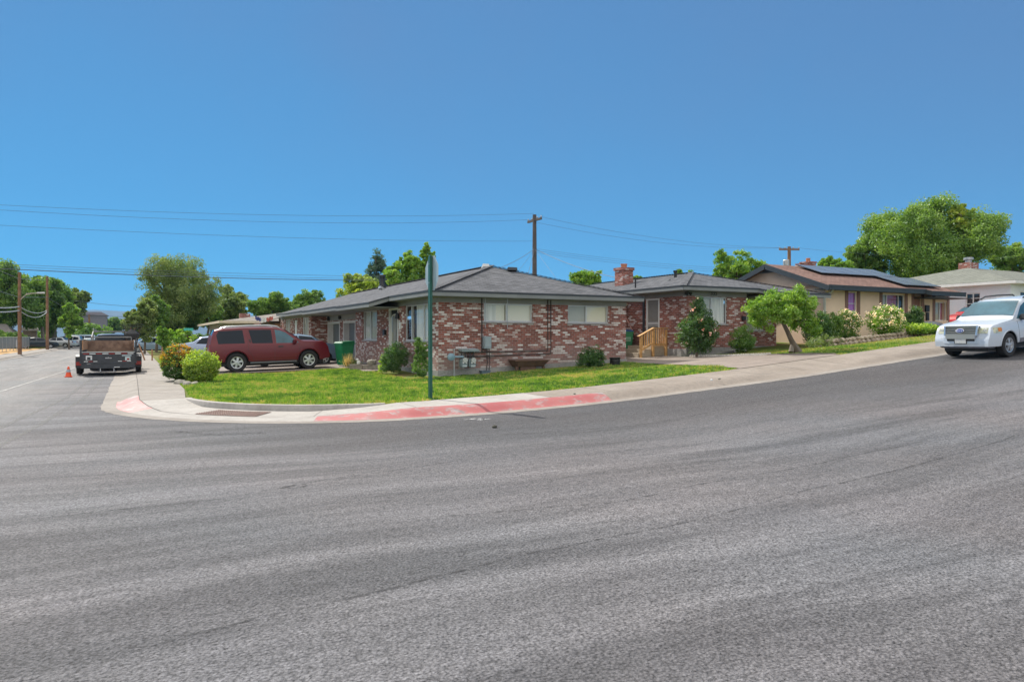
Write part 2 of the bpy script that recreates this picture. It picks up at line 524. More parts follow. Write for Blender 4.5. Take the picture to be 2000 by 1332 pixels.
As = axis((-12000, -300, 1300), (-300, -40, 26), (-40, -12, 4), (-12, -1.5, .75), (-1.5, 30, .25), (30, 60, 1.5), (60, 300, 20), (300, 12000, 1300))
Bs = axis((-2000, -60, 300), (-60, 12, 8), (12, 32, .25), (32, 60, 1), (60, 400, 20), (400, 14000, 1300))
tag(gridmesh('ground', As, Bs, gz, M_SOIL), kind='structure')

mb = MB()
def roadpatch(As, Bs):
    n = len(Bs); k0 = len(mb.v); vs = []; fs = []
    for a in As:
        for b in Bs: vs.append((a, b, hz(a)))
    for i in range(len(As)-1):
        for j in range(n-1): fs.append((i*n+j, (i+1)*n+j, (i+1)*n+j+1, i*n+j+1))
    mb.add(vs, fs)
ra = list(np.arange(-8.6, 60, .7)) + [60, 64, 68, 74, 80, 90]
roadpatch([-60]+ra, [-30, 0, 14])
roadpatch([x for x in ra if x < 6], [14, 20])
roadpatch([-8.6, .1], [20, 120, 420])
tag(mb.build('road', M_ASPH, smooth=True), kind='structure')

def sweep(name, ss, prof, mat, close=False):
    mb = MB(); vs = []; fs = []
    n = None
    for s in ss:
        pr = prof(s); n = len(pr)
        for d, z in pr:
            a, b = pathpt(s, d); vs.append((a, b, hz(a)+z))
    for i in range(len(ss)-1):
        for j in range(n-1): fs.append((i*n+j, (i+1)*n+j, (i+1)*n+j+1, i*n+j+1))
    mb.add(vs, fs)
    return tag(mb.build(name, mat, smooth=True, angle=50), kind='structure')
def srange(a, b):
    out = []; s = a
    while s < b-1e-6:
        out.append(s); s += 10 if s < -40 else (.5 if s < -1 or s > 24 else .2)
    return out+[b]
rj = random.Random(3)
def kprof(s):
    k = kh(s)
    return [(.30, .008), (.37, .014), (.46, .045*k+.012), (.56, .088*k+.012), (.66, .122*k+.012), (.73, .138*k+.012), (.785, .143*k+.012)]
def gprof(s): return [(-.02+rj.uniform(-.02, .025), .004), (.15, .004), (.303, .009)]
def swz(s, f):
    k = kh(s); o = .143*k+.012
    i = .15+.016 if -10 > s > -22.5 or s > 18.5 else .166*(1-.72*(1-k))
    return o+(i-o)*f
def sprof(s):
    w = inner(s)
    return [(.785, swz(s, 0)-.08), (.79, swz(s, 0)), (.79+(w-.79)*.5, swz(s, .5)), (w, swz(s, 1)), (w+.005, -.1)]
sweep('gutter', srange(-300, 100), gprof, M_CONO)
sweep('kerb', srange(-300, -1.2), kprof, M_CONO)
sweep('red_kerb', srange(-1.2, 1.9), kprof, M_RED)
sweep('kerb_ramp', srange(1.9, 7.0), kprof, M_CONN)
sweep('red_kerb', srange(7.0, 14.0), kprof, M_RED)
sweep('kerb', srange(14.0, 100), kprof, M_CONT)
sweep('sidewalk', srange(-300, .6), sprof, M_CONO)
sweep('sidewalk', srange(.6, 12.6), sprof, M_CONN)
sweep('sidewalk', srange(12.6, 100), sprof, M_CONT)
# retaining kerb where the ramp is cut below the lawn
def rprof(s):
    w = inner(s)
    t = .172 + .012*float(sstep(s, 0.2, 1.5)*(1-sstep(s, 7.5, 9)))
    return [(w-.02, -.05), (w-.02, t-.01), (w-.01, t), (w+.13, t), (w+.14, t-.01), (w+.14, -.05)]
sweep('retaining_kerb', srange(.4, 8.8), rprof, M_CONN)
# joints
mb = MB()
def jstrip(ss, d0, d1, dz):
    vs = []; fs = []
    for s in ss:
        for d in (d0, d1):
            a, b = pathpt(s, d)
            vs.append((a, b, hz(a)+swz(s, (max(d, .79)-.79)/(inner(s)-.79))+dz))
    for i in range(len(ss)-1): fs.append((2*i, 2*i+2, 2*i+3, 2*i+1))
    mb.add(vs, fs)
jstrip(srange(-30, 3.6), .783, .80, .006)
jstrip(srange(3.6, 8), .79, .797, .005)
for s in list(np.arange(-30, 0, 1.6))+[1.6, 6.9, 9.3]+list(np.arange(12.6, 40, 1.7)):
    w = inner(s)
    vs = []; fs = []
    nn = 6
    for i in range(nn+1):
        d = .79+(w-.81)*i/nn
        for ds in (-.006, .006):
            a, b = pathpt(s+ds, d); vs.append((a, b, hz(a)+swz(s, (d-.79)/(w-.79))+.005))
    for i in range(nn): fs.append((2*i, 2*i+2, 2*i+3, 2*i+1))
    mb.add(vs, fs)
tag(mb.build('pavement_joints', M_JOINT), kind='structure')
# tactile plate with domes
M_TAC = mk('tactile_brick_red', (.2, .125, .105), .7, .25, 9)
mb = MB(); vs = []; fs = []
ts = list(np.linspace(3.7, 5.5, 10))
for s in ts:
    for d in (.84, 1.5):
        a, b = pathpt(s, d); vs.append((a, b, swz(s, (d-.79)/(inner(s)-.79))+.009))
for i in range(len(ts)-1): fs.append((2*i, 2*i+2, 2*i+3, 2*i+1))
mb.add(vs, fs)
for s in np.arange(3.75, 5.48, .075):
    for d in np.arange(.88, 1.48, .062):
        a, b = pathpt(s, d); z = swz(s, (d-.79)/(inner(s)-.79))+.009
        mb.lathe([(.02, 0), (.016, .008), (.008, .012)], (a, b, z), n=6, cap=True)
tag(mb.build('tactile_paving', M_TAC), kind='structure')

def strip_sheet(name, rows, dz, mat, nd=8):
    """rows: list of (pointL, pointR) plan points; sheet lying on the yard"""
    mb = MB(); vs = []; fs = []
    for p, q in rows:
        for i in range(nd+1):
            t = i/nd; a = p[0]+(q[0]-p[0])*t; b = p[1]+(q[1]-p[1])*t
            vs.append((a, b, yz(a, b)+dz))
    w = nd+1
    for i in range(len(rows)-1):
        for j in range(nd): fs.append((i*w+j, i*w+j+1, (i+1)*w+j+1, (i+1)*w+j))
    mb.add(vs, fs)
    return tag(mb.build(name, mat, smooth=True), kind='structure')
strip_sheet('driveway', [((1.29, b), (10.3, b)) for b in np.linspace(29.75, 41.25, 24)], .03, M_DRV, 18)
def dvL(b): return 15.8+(17.35-15.8)*(b-15.5)/7.6 if b < 23.1 else 17.37
strip_sheet('driveway', [((dvL(b), b), (20.2, b)) for b in np.linspace(15.48, 26.6, 30)], .03, M_DRV, 10)
strip_sheet('garden_path', [((8.0+.1*math.sin(b*2), b), (9.3, b)) for b in np.linspace(27.2, 29.8, 8)], .028, M_DRV, 4)
strip_sheet('driveway', [((38.2, b), (43.2, b)) for b in np.linspace(15.48, 32, 16)], .03, M_DRV, 6)

# far kerb of the through street with its pavement
mb = MB()
vs = []; fs = []
bl = [18, 40, 60, 80, 100, 140, 200, 300, 420]
pr = [(-7.95, .004), (-8.35, .0), (-8.45, .1), (-8.6, .13), (-9.9, .15), (-9.92, 0)]
for b in bl:
    for a, z in pr: vs.append((a, b, z))
for i in range(len(bl)-1):
    for j in range(len(pr)-1): fs.append((i*6+j, i*6+j+1, (i+1)*6+j+1, (i+1)*6+j))
mb.add(vs, fs)
tag(mb.build('pavement', M_CONO), kind='structure')
M_DRY = mk('dry_grass_soil', (.42, .25, .09), .95, .3, 1.5, bmp=.4, world_=True)
gridmesh('dry_verge', np.linspace(-22, -9.95, 12), np.linspace(45, 113, 24), lambda A, B: .15+.03*np.sin(A*2.1+B*.7), M_DRY)["kind"] = 'structure'

# worn road markings
def paintmat(name, thr):
    m, nt, p = nmat(name)
    g = pos(nt)
    w = noise(nt, g, 5, 6, .75)
    f = ramp(nt, w, [(thr-.05, 1), (thr+.05, 0)])
    L(nt, mixc(nt, f, (.2, .198, .195), (.45, .445, .43)), p.inputs['Base Color']); p.inputs['Roughness'].default_value = .8
    return m
M_PAINT = paintmat('worn_road_paint', .45)
mb = MB()
def rline(p, q, w, n=8):
    p = Vector((*p, 0)); q = Vector((*q, 0)); d = (q-p).normalized(); s = Vector((-d.y, d.x, 0))*w/2
    vs = []
    for i in range(n+1):
        c = p+(q-p)*i/n
        for k in (-1, 1): x = c+s*k; vs.append((x.x, x.y, .006))
    mb.add(vs, [(2*i, 2*i+1, 2*i+3, 2*i+2) for i in range(n)])
rline((-3.55, 25.5), (-2.85, 40.5), .1)
rline((-2.85, 41), (-2.3, 60), .1)
rline((-5.6, 30), (-5.6, 46), .08)
for b in (44, 49, 54): rline((-6.4, b), (-4.4, b+.6), .35, 4)
rline((-4.6, 60), (-4.5, 200), .12, 30)
tag(mb.build('road_markings', M_PAINT), kind='structure')
M_CHIP = mk('white_litter', (.75, .74, .72), .7)

# tyre tracks and thin cracks in the asphalt
def gpx(px, py):
    z = 1400*CH/(py-658)
    return at(px, z)
def ribbon(mb, pts, w, rr, wob, dz):
    P = []
    for (p, q) in zip(pts[:-1], pts[1:]):
        n = max(3, int(math.hypot(q[0]-p[0], q[1]-p[1])/.18))
        for i in range(n): P.append((p[0]+(q[0]-p[0])*i/n, p[1]+(q[1]-p[1])*i/n))
    P.append(pts[-1])
    vs = []; off = 0
    for i, (x, y) in enumerate(P):
        a, b = P[max(0, i-1)], P[min(len(P)-1, i+1)]
        dx, dy = b[0]-a[0], b[1]-a[1]; l = math.hypot(dx, dy) or 1; nx, ny = -dy/l, dx/l
        off = off*.9+rr.uniform(-wob, wob); ww = w*rr.uniform(.55, 1.3)
        for s in (-1, 1): X, Y = x+nx*(off+s*ww/2), y+ny*(off+s*ww/2); vs.append((X, Y, hz(X)+dz))
    mb.add(vs, [(2*i, 2*i+1, 2*i+3, 2*i+2) for i in range(len(P)-1)])
def stain(name, c, thr):
    m = bpy.data.materials.new(name); m.use_nodes = True; nt = m.node_tree
    p = nt.nodes["Principled BSDF"]; p.inputs['Base Color'].default_value = rgba(c); p.inputs['Roughness'].default_value = .9
    L(nt, ramp(nt, noise(nt, pos(nt), 9, 5, .8), [(thr-.12, 0), (thr+.12, .75)]), p.inputs['Alpha'])
    return m
rr = random.Random(21)
mb = MB()
for pts in ([(178, 739), (129, 777), (79, 800), (16, 829), (-60, 860)], [(200, 739), (164, 778), (126, 800), (58, 840), (-40, 890)]):
    ribbon(mb, [gpx(*p) for p in pts], .13, rr, .004, .0045)
tag(mb.build('tyre_tracks', stain('pale_tyre_dust', (.21, .21, .207), .5)), kind='structure')
mb = MB()
for pts in ([(300, 1262), (507, 1207), (700, 1165), (1000, 1092), (1300, 1032), (1580, 964), (1990, 880)], [(100, 1010), (420, 975), (640, 935), (900, 900)], [(860, 1010), (1200, 985), (1500, 930), (1800, 885)], [(620, 872), (860, 858), (1240, 840), (1560, 800)]):
    ribbon(mb, [gpx(*p) for p in pts], .03, rr, .02, .0045)
tag(mb.build('road_cracks', stain('dark_crack', (.04, .04, .042), .54)), kind='structure')
mb = MB()
for pts in ([(545, 953), (600, 949)], [(330, 842), (420, 850), (520, 846)]):
    ribbon(mb, [gpx(*p) for p in pts], .22, rr, .01, .005)
tag(mb.build('road_stains', stain('dark_oil_stain', (.05, .05, .053), .57)), kind='structure')
# ---------------------------------------------------------------- lawn grass (uncountable)
M_GRASS = leaf_mat('grass_blade', (.022, .06, .007), (.1, .175, .016), (.3, .245, .085), .5)
def vnoise(x, y, sc, seed):
    rs = np.random.RandomState(seed)
    n = 64; g = rs.uniform(0, 1, (n, n))
    u = x*sc; v = y*sc
    i = np.floor(u).astype(int); j = np.floor(v).astype(int)
    fu = u-i; fv = v-j; fu = fu*fu*(3-2*fu); fv = fv*fv*(3-2*fv)
    q = lambda a, b: g[a % n, b % n]
    return (q(i, j)*(1-fu)+q(i+1, j)*fu)*(1-fv)+(q(i, j+1)*(1-fu)+q(i+1, j+1)*fu)*fv
def lawn(name, box, mask, n, hgt, dryf, seed, label_kind='stuff'):
    rng = np.random.default_rng(seed)
    a = rng.uniform(box[0], box[1], n); b = rng.uniform(box[2], box[3], n)
    k = mask(a, b); a = a[k]; b = b[k]
    dry = dryf(a, b)
    keep = rng.uniform(0, 1, len(a)) > np.clip((dry-.65)*2.2, 0, .8)
    a = a[keep]; b = b[keep]; dry = dry[keep]
    n = len(a)
    z = yard(a, b)
    patch = vnoise(a, b, .9, seed)*.6+vnoise(a, b, 3.1, seed+1)*.4
    H = hgt*rng.uniform(.4, 1.4, n)*(.4+.7*patch+.7*vnoise(a, b, 4.3, seed+9)**2)*(1-.45*np.clip(dry, 0, 1))
    th = rng.uniform(0, 2*np.pi, n); lean = rng.uniform(0, .75, n)
    U = np.stack([np.cos(th)*lean*H*.5, np.sin(th)*lean*H*.5, H*.5], -1)
    t2 = rng.uniform(0, 2*np.pi, n)
    w = rng.uniform(.006, .014, n)
    V = np.stack([np.cos(t2)*w, np.sin(t2)*w, np.zeros(n)], -1)
    P = np.stack([a, b, z], -1)+U*.9
    rnd = np.clip(.38+.8*(patch-.5)+.95*(vnoise(a, b, 8.5, seed+7)-.5)+rng.normal(0, .15, n)+dry*.5, 0, 1)
    o = quad_cloud(name, P.astype(np.float32), U.astype(np.float32), V.astype(np.float32), rnd, M_GRASS)
    return tag(o, kind='stuff')
def m1(a, b):
    d = pdist(a, b)
    s_in = np.where(b > 21, 1.97, np.where(a < 6, 1.92, 2.12))
    ok = (d > s_in) & ~((a > 9.4) & (b > 23.05)) & (b < 29.7) & (a < 17.6)
    ok &= a < 15.75+(17.3-15.75)*(b-15.5)/7.6
    ok &= ~((a > 7.95) & (b > 27.1))
    ok &= ~((a > 8.3) & (b > 23.3))
    return ok
def d1(a, b):
    d = np.clip(.85-np.hypot((a-7.6)/1.9, (b-15.95)/.42), 0, 1)*1.5
    d += np.clip(.9-np.hypot((a-8.4)/1.3, (b-20.6)/.9), 0, 1)*1.1
    d += np.clip(1-np.abs(b-29.5)/.8, 0, 1)*.7*(a > 4)
    d += np.clip(1-np.abs(a-8.5)/1.1, 0, 1)*.75*(b > 22.3)
    d += np.clip(1-(pdist(a, b)-2)/.35, 0, 1)*.35
    d += np.clip((vnoise(a, b, .55, 11)-.55)*2.2, 0, .65)
    d += np.clip((a-9.5)/6, 0, 1)*.15
    return d
tag(lawn('lawn_grass', (1.2, 17.6, 15, 29.8), m1, 330000, .072, d1, 5), 'bright green lawn on the corner plot')
def m2(a, b):
    ok = (pdist(a, b) > 2.1) & (a > 20.28) & (a < 38) & ~((b > 19.9) & (a > 24.6)) & (b < 22.9)
    ok &= ~((a > 20.2) & (a < 27) & (b > 22.3))
    return ok
def d2(a, b):
    return .3+np.clip((vnoise(a, b, .5, 4)-.45)*1.6, 0, .7)+np.clip(1-np.abs(b-19.4)/1.2, 0, 1)*.3*(a > 26)
lawn('lawn_grass', (20.2, 38, 15.4, 23), m2, 120000, .06, d2, 9)
def m3(a, b): return (a > 1.35) & (a < 6.5) & (b > 41.5) & (b < 49)
lawn('lawn_grass', (1.3, 6.6, 41.4, 49), m3, 20000, .1, lambda a, b: a*0+.1, 19)
def m4(a, b): return (a > -20) & (a < -10) & (b > 113.2)
lawn('lawn_grass', (-20, -10, 113, 160), m4, 14000, .25, lambda a, b: a*0+.15, 29)

# ---------------------------------------------------------------- hills on the horizon
M_HILL = mk('sage_hillside', (.035, .055, .05), .95, .3, .004, world_=True)
mb = MB(); vs = []; fs = []
prof = [(-600, 40), (-100, 48), (0, 47), (90, 52), (180, 54), (255, 49), (330, 40), (500, 46), (700, 38), (1000, 36), (1500, 30), (2100, 36)]
n = 90
rr = random.Random(5)
for i in range(n+1):
    px = -600+2700*i/n
    y = float(np.interp(px, [p[0] for p in prof], [p[1] for p in prof]))+rr.uniform(-.8, .8)
    for j, (dist, f) in enumerate(((5200, 0), (5600, .45), (6000, 1), (7000, .9), (8500, 0))):
        a, b = at(px, dist)
        vs.append((a, b, -3+f*(y/1400*6000+rr.uniform(-8, 8)*(0 < j < 4))))
for i in range(n):
    for j in range(4): fs.append((i*5+j, (i+1)*5+j, (i+1)*5+j+1, i*5+j+1))
mb.add(vs, fs)
tag(mb.build('hills', M_HILL, smooth=True, angle=80), kind='structure')
# ---------------------------------------------------------------- building kit
M_BRICK = brick_mat('used_brick', .31)
M_BRICK2 = brick_mat('red_used_brick', .2, (.29, .088, .06))
M_CHIMB = brick_mat('chimney_brick', .14, (.33, .1, .065))
M_SHIN = shingle_mat('grey_shingles', (.064, .068, .078), (.15, .155, .172))
M_SHINB = shingle_mat('brown_shingles', (.15, .09, .075), (.25, .16, .135))
M_SHING = shingle_mat('green_grey_shingles', (.16, .17, .15), (.235, .245, .215))
M_SHINT = shingle_mat('tan_shingles', (.2, .18, .165), (.29, .265, .24))
M_TRIM = mk('grey_trim_paint', (.23, .235, .225), .6, .1, 2)
M_SOFF = mk('soffit_paint', (.2, .215, .22), .7, .1, 2)
M_DARK = mk('dark_fascia', (.035, .042, .05), .55, .15, 3)
M_WHITE = mk('white_paint', (.66, .66, .64), .55, .06, 3)
M_ALU = mk('window_aluminium', (.56, .57, .58), .4, .06, 5, metal=.3)
M_CURT = None
def curtain_mat(name, c, sc=26, axis=0):
    m, nt, p = nmat(name)
    uv, ps = wall_uv(nt)
    f = noise(nt, scaled(nt, uv, (sc, .35, 1)), 1, 3)
    L(nt, mixc(nt, ramp(nt, f, [(.35, 0), (.65, 1)]), [x*.62 for x in c], c), p.inputs['Base Color'])
    p.inputs['Roughness'].default_value = .9
    return m
M_CURT = curtain_mat('white_curtain', (.9, .88, .82))
M_CURT2 = curtain_mat('grey_curtain', (.68, .68, .64))
M_CURTP = curtain_mat('violet_curtain', (.62, .2, .7))
M_CURTR = curtain_mat('rose_curtain', (.55, .16, .26), 9)
def blind_mat(name, c):
    m, nt, p = nmat(name)
    uv, ps = wall_uv(nt)
    sp = nt.nodes.new('ShaderNodeSeparateXYZ'); L(nt, uv, sp.inputs[0])
    f = math_(nt, 'FRACT', math_(nt, 'MULTIPLY', sp.outputs[1], 26))
    L(nt, ramp(nt, f, [(0, [x*.55 for x in c]), (.25, c), (1, [x*.9 for x in c])]), p.inputs['Base Color'])
    p.inputs['Roughness'].default_value = .7
    return m
M_BLIND = blind_mat('cream_blind', (.92, .87, .73))
M_BLINDG = blind_mat('grey_blind', (.54, .52, .46))
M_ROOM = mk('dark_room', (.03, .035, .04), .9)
def glass_mat(name, tint=(1, 1, 1), refl=.12):
    m = bpy.data.materials.new(name); m.use_nodes = True
    nt = m.node_tree; nt.nodes.remove(nt.nodes["Principled BSDF"])
    t = nt.nodes.new('ShaderNodeBsdfTransparent'); t.inputs[0].default_value = rgba(tint)
    g = nt.nodes.new('ShaderNodeBsdfGlossy'); g.inputs['Roughness'].default_value = .03
    fr = nt.nodes.new('ShaderNodeLayerWeight'); fr.inputs[0].default_value = .5
    k = math_(nt, 'ADD', math_(nt, 'MULTIPLY', math_(nt, 'POWER', fr.outputs['Facing'], 3.5), refl), .03)
    mx = nt.nodes.new('ShaderNodeMixShader')
    L(nt, k, mx.inputs[0]); L(nt, t.outputs[0], mx.inputs[1]); L(nt, g.outputs[0], mx.inputs[2])
    L(nt, mx.outputs[0], nt.nodes["Material Output"].inputs[0])
    return m
M_PANE = glass_mat('window_glass', (.98, .985, .98), .3)

class Face:
    """a wall plane: u along it, z up, d out of it"""
    def __init__(s, o, u, n):
        s.o = Vector((o[0], o[1], 0)); s.u = Vector((u[0], u[1], 0)); s.n = Vector((n[0], n[1], 0))
    def p(s, u, z, d=0): return s.o+s.u*u+s.n*d+Vector((0, 0, z))
    def box(s, mb, u0, u1, z0, z1, d0, d1, m=0):
        vs = [s.p(u0, z0, d0), s.p(u1, z0, d0), s.p(u1, z0, d1), s.p(u0, z0, d1), s.p(u0, z1, d0), s.p(u1, z1, d0), s.p(u1, z1, d1), s.p(u0, z1, d1)]
        mb.hexa(vs, m)
    def wall(s, mb, U, Z0, Z1, ops=(), depth=.12, m=0):
        us = sorted({0, U}|{x for o in ops for x in o[:2]}); zs = sorted({Z0, Z1}|{x for o in ops for x in o[2:4]})
        for i in range(len(us)-1):
            for j in range(len(zs)-1):
                uc = (us[i]+us[i+1])/2; zc = (zs[j]+zs[j+1])/2
                if any(o[0] < uc < o[1] and o[2] < zc < o[3] for o in ops): continue
                mb.add([s.p(us[i], zs[j]), s.p(us[i+1], zs[j]), s.p(us[i+1], zs[j+1]), s.p(us[i], zs[j+1])], [(0, 1, 2, 3)], m)
        for o in ops:
            a, b, c, d = o[:4]
            for (p, q) in (((a, c), (b, c)), ((b, c), (b, d)), ((b, d), (a, d)), ((a, d), (a, c))):
                mb.add([s.p(*p), s.p(*q), s.p(*q, -depth), s.p(*p, -depth)], [(0, 1, 2, 3)], m)
def window(F, par, u0, u1, z0, z1, fill=None, splits=(.5,), dep=.08, fr=.045, cross=(), label=None, fills=None, sill=True, frame_mat=None):
    mb = MB(); fm = frame_mat or M_ALU
    d0, d1 = -dep-.03, -dep+.025
    F.box(mb, u0, u1, z0, z0+fr, d0, d1); F.box(mb, u0, u1, z1-fr, z1, d0, d1)
    F.box(mb, u0, u0+fr, z0+fr, z1-fr, d0, d1); F.box(mb, u1-fr, u1, z0+fr, z1-fr, d0, d1)
    for t in splits:
        c = u0+(u1-u0)*t; F.box(mb, c-fr*.5, c+fr*.5, z0+fr, z1-fr, d0+.004, d1-.004)
    for t in cross:
        c = z0+(z1-z0)*t; F.box(mb, u0+fr, u1-fr, c-fr*.35, c+fr*.35, d0+.008, d1-.008)
    w = mb.build('window', fm, par)
    if label: w['label'] = label
    mb = MB(); F.box(mb, u0+fr*.5, u1-fr*.5, z0+fr*.5, z1-fr*.5, -dep-.016, -dep-.01); mb.build('pane', M_PANE, w)
    fl = fills or [(0, 1, fill or M_CURT)]
    for a, b, mt in fl:
        mb = MB(); n = max(4, int((u1-u0)*(b-a)/.07)); vs = []
        for i in range(n+1):
            u = u0+(u1-u0)*(a+(b-a)*i/n); wv = .014*math.sin(i*2.1)*(1 if 'curtain' in mt.name else 0)
            vs += [F.p(u, z0, -dep-.055+wv), F.p(u, z1, -dep-.055+wv)]
        mb.add(vs, [(2*i, 2*i+2, 2*i+3, 2*i+1) for i in range(n)])
        mb.build('curtain' if 'curtain' in mt.name else ('blind' if 'blind' in mt.name else 'dark_interior'), mt, w, smooth=True)
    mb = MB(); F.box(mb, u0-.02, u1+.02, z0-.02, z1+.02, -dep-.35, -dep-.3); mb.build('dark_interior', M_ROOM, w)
    if sill:
        mb = MB(); F.box(mb, u0-.05, u1+.05, z0-.06, z0-.002, -dep, .035); mb.build('sill', sill if sill is not True else M_FND, w)
    return w
def roofplane(mb, pts, thick=.05, m=0):
    """one roof slope: polygon with a little thickness"""
    n = len(pts)
    vs = [Vector(p) for p in pts]+[Vector(p)-Vector((0, 0, thick)) for p in pts]
    mb.add(vs, [tuple(range(n)), tuple(range(2*n-1, n-1, -1))]+[(i, i+n, (i+1) % n+n, (i+1) % n) for i in range(n)], m)
def eaves(par, line, ht=.12, soff=.5, wall_off=None, wm=None, dm=None):
    """fascia along eave polyline (top points); lower fascia board and a dark drip edge"""
    a = MB(); b = MB()
    for i in range(len(line)-1):
        p, q = Vector(line[i]), Vector(line[i+1])
        t = (q-p).normalized()*.012
        b.bar(p-t+Vector((0, 0, .0)), q+t+Vector((0, 0, .0)), .05, .07)
        a.bar(p+Vector((0, 0, -ht*.5-.038)), q+Vector((0, 0, -ht*.5-.038)), .03, ht)
    a.build('fascia', wm or M_SOFF, par); b.build('drip_edge', dm or M_DARK, par)
def flatpoly(name, pts, z, mat, par, th=.03):
    mb = MB(); mb.ext([(x, y, z) for x, y in pts], (0, 0, th)); return mb.build(name, mat, par)
def roofvent(par, x, y, z, ang, mat, tilt=.3, w=.42):
    mb = MB(); mb.T = Matrix.Translation((x, y, z)) @ Matrix.Rotation(ang, 4, 'Z') @ Matrix.Rotation(-tilt, 4, 'X')
    mb.hexa([(-w/2, -w/2, 0), (w/2, -w/2, 0), (w/2, w/2, 0), (-w/2, w/2, 0), (-w/2, -w/2, .13), (w/2, -w/2, .13), (w/2-.05, w/2, .05), (-w/2+.05, w/2, .05)])
    return mb.build('roof_vent', mat, par)
M_GALV = mk('galvanised', (.42, .43, .44), .45, .15, 6, metal=.6)
M_BLK = mk('black_metal', (.015, .016, .018), .5, .2)
M_PIPE = mk('dark_pipe', (.045, .038, .038), .6, .2)

# ---------------------------------------------------------------- corner brick duplex
H1 = empty('brick_house', (13.3, 23.1, .3), 0, 'long low corner house of whitewashed red brick with grey hip roof', 'house')
inv = Matrix.Translation(-Vector(H1.location))
def under(root):
    """re-seat children built in world coordinates below their root"""
    for c in root.children:
        c.matrix_parent_inverse = root.matrix_basis.inverted()
A0, B0, A1 = 9.35, 23.1, 17.36
ZF, ZE = 2.86, 3.2            # top of the brick, eave
F1 = Face((A0, B0), (1, 0), (0, -1))
FL = Face((A0, B0), (0, 1), (-1, 0))
mb = MB()
def ua(px): # u on front wall for a photo column
    r = (px-1000)/1400; z = B0/(CY-r*SY); return (r*CY+SY)*z-A0
def ub(px, a=A0):
    r = (px-1000)/1400; z = a/(r*CY+SY); return (CY-r*SY)*z-B0
w1 = (ua(945), ua(1040), 2.19, 2.855); w2 = (ua(1109.5), ua(1188), 2.18, 2.855)
F1.wall(mb, A1-A0, -.3, ZF, [w1, w2])
wl = [(ub(836), ub(790), 1.5, 2.858), (ub(778), ub(760), .62, 2.8), (ub(736), ub(708), 1.5, 2.82)]
UA = 10.4
FL.wall(mb, UA, -.3, ZF, wl)
FB = Face((A0, B0+UA), (1, 0), (0, 1)); FB.wall(mb, .95, -.3, ZF)
FG = Face((10.3, B0+UA), (0, 1), (-1, 0))
g1 = (ub(664, 10.3)-UA, ub(640, 10.3)-UA-.05, .1, 2.52); g2 = (g1[0]-3.2, g1[0]-.75, .1, 2.52)
UG = g1[1]+.12
FG.wall(mb, UG, -.3, ZF, [g2, g1], depth=.35)
BB = B0+UA+UG
FS = Face((A0, BB), (1, 0), (0, -1)); FS.wall(mb, .95, -.3, ZF)
F2 = Face((A0, BB), (0, 1), (-1, 0))
v = lambda px: ub(px)+B0-BB
w3 = (v(603), v(590), 1.5, 2.83); w4 = (v(567), v(557), 1.5, 2.83); d4 = (v(580), v(574), .55, 2.78)
F2.wall(mb, 10.6, -.3, ZF, [w3, d4, w4])
FR = Face((A1, B0), (0, 1), (1, 0)); FR.wall(mb, 29, -.3, ZF)
mb.build('wall', M_BRICK, H1)
mb = MB()
F1.box(mb, -.012, A1-A0+.012, ZF, 3.1, -.06, .015); FL.box(mb, -.001, UA, ZF, 3.1, -.06, .013)
FG.box(mb, 0, UG, ZF-.28, 3.1, -.06, .013); FS.box(mb, -.01, .95, ZF, 3.1, -.06, .012); F2.box(mb, 0, 10.6, ZF, 3.1, -.06, .013)
mb.build('frieze', M_TRIM, H1)
mb = MB()
mb.ext([(A0-.03, B0-.03, -.3), (A1+.02, B0-.03, -.3), (A1+.02, B0-.03, .78), (A0-.03, B0-.03, .48)], (0, .028, 0))
mb.ext([(A0-.03, B0, -.3), (A0-.03, B0+UA, -.3), (A0-.03, B0+UA, .5), (A0-.03, B0, .48)], (.028, 0, 0))
mb.build('foundation', M_FND, H1)
# roof
SL = .315
mb = MB()
ea, eb, ec = 8.85, 22.6, 17.86
rx = (ea+ec)/2; rz = ZE+SL*(rx-ea); rb = eb+(rx-ea)
END = 52.6
zl = lambda a: ZE+SL*(a-ea)
left = [(8.85, 22.6), (8.85, 27.0), (8.12, 27.15), (8.12, 32.3), (8.32, 32.5), (8.32, 40.6), (8.55, 41.0), (8.55, 46.5), (9.0, END)]
roofplane(mb, [(a, b, zl(a)) for a, b in left]+[(rx, END-3.5, rz), (rx, rb, rz)])
roofplane(mb, [(ec, eb, ZE), (ea, eb, ZE), (rx, rb, rz)][::-1])
roofplane(mb, [(ec, END, ZE), (ec, eb, ZE), (rx, rb, rz), (rx, END-3.5, rz)][::-1])
roofplane(mb, [(9.0, END, zl(9.0)), (ec, END, ZE), (rx, END-3.5, rz)][::-1])
rf = mb.build('roof', M_SHIN, H1)
mb = MB()
for p, q in (((ea, eb, ZE), (rx, rb, rz)), ((ec, eb, ZE), (rx, rb, rz)), ((rx, rb, rz), (rx, END-3.5, rz))):
    p, q = Vector(p), Vector(q); n = int((q-p).length/.2)
    for i in range(n):
        s0 = p+(q-p)*i/n; s1 = p+(q-p)*(i+1.15)/n
        mb.bar(s0+Vector((0, 0, .02)), s1+Vector((0, 0, .038)), .26, .018)
mb.build('ridge_cap', M_SHIN, rf)
eaves(H1, [(ec, eb, ZE), (ea, eb, ZE)]+[(a, b, zl(a)) for a, b in left[1:]])
flatpoly('soffit', [(ea, eb), (ec, eb), (ec, B0+.1), (A0+.1, B0+.1), (A0+.1, 27.1), (ea, 27.0)], 3.03, M_SOFF, H1)
flatpoly('soffit', [(8.14, 27.2), (A0+.1, 27.2), (A0+.1, 33.4), (8.14, 32.3)], 2.8, M_SOFF, H1)
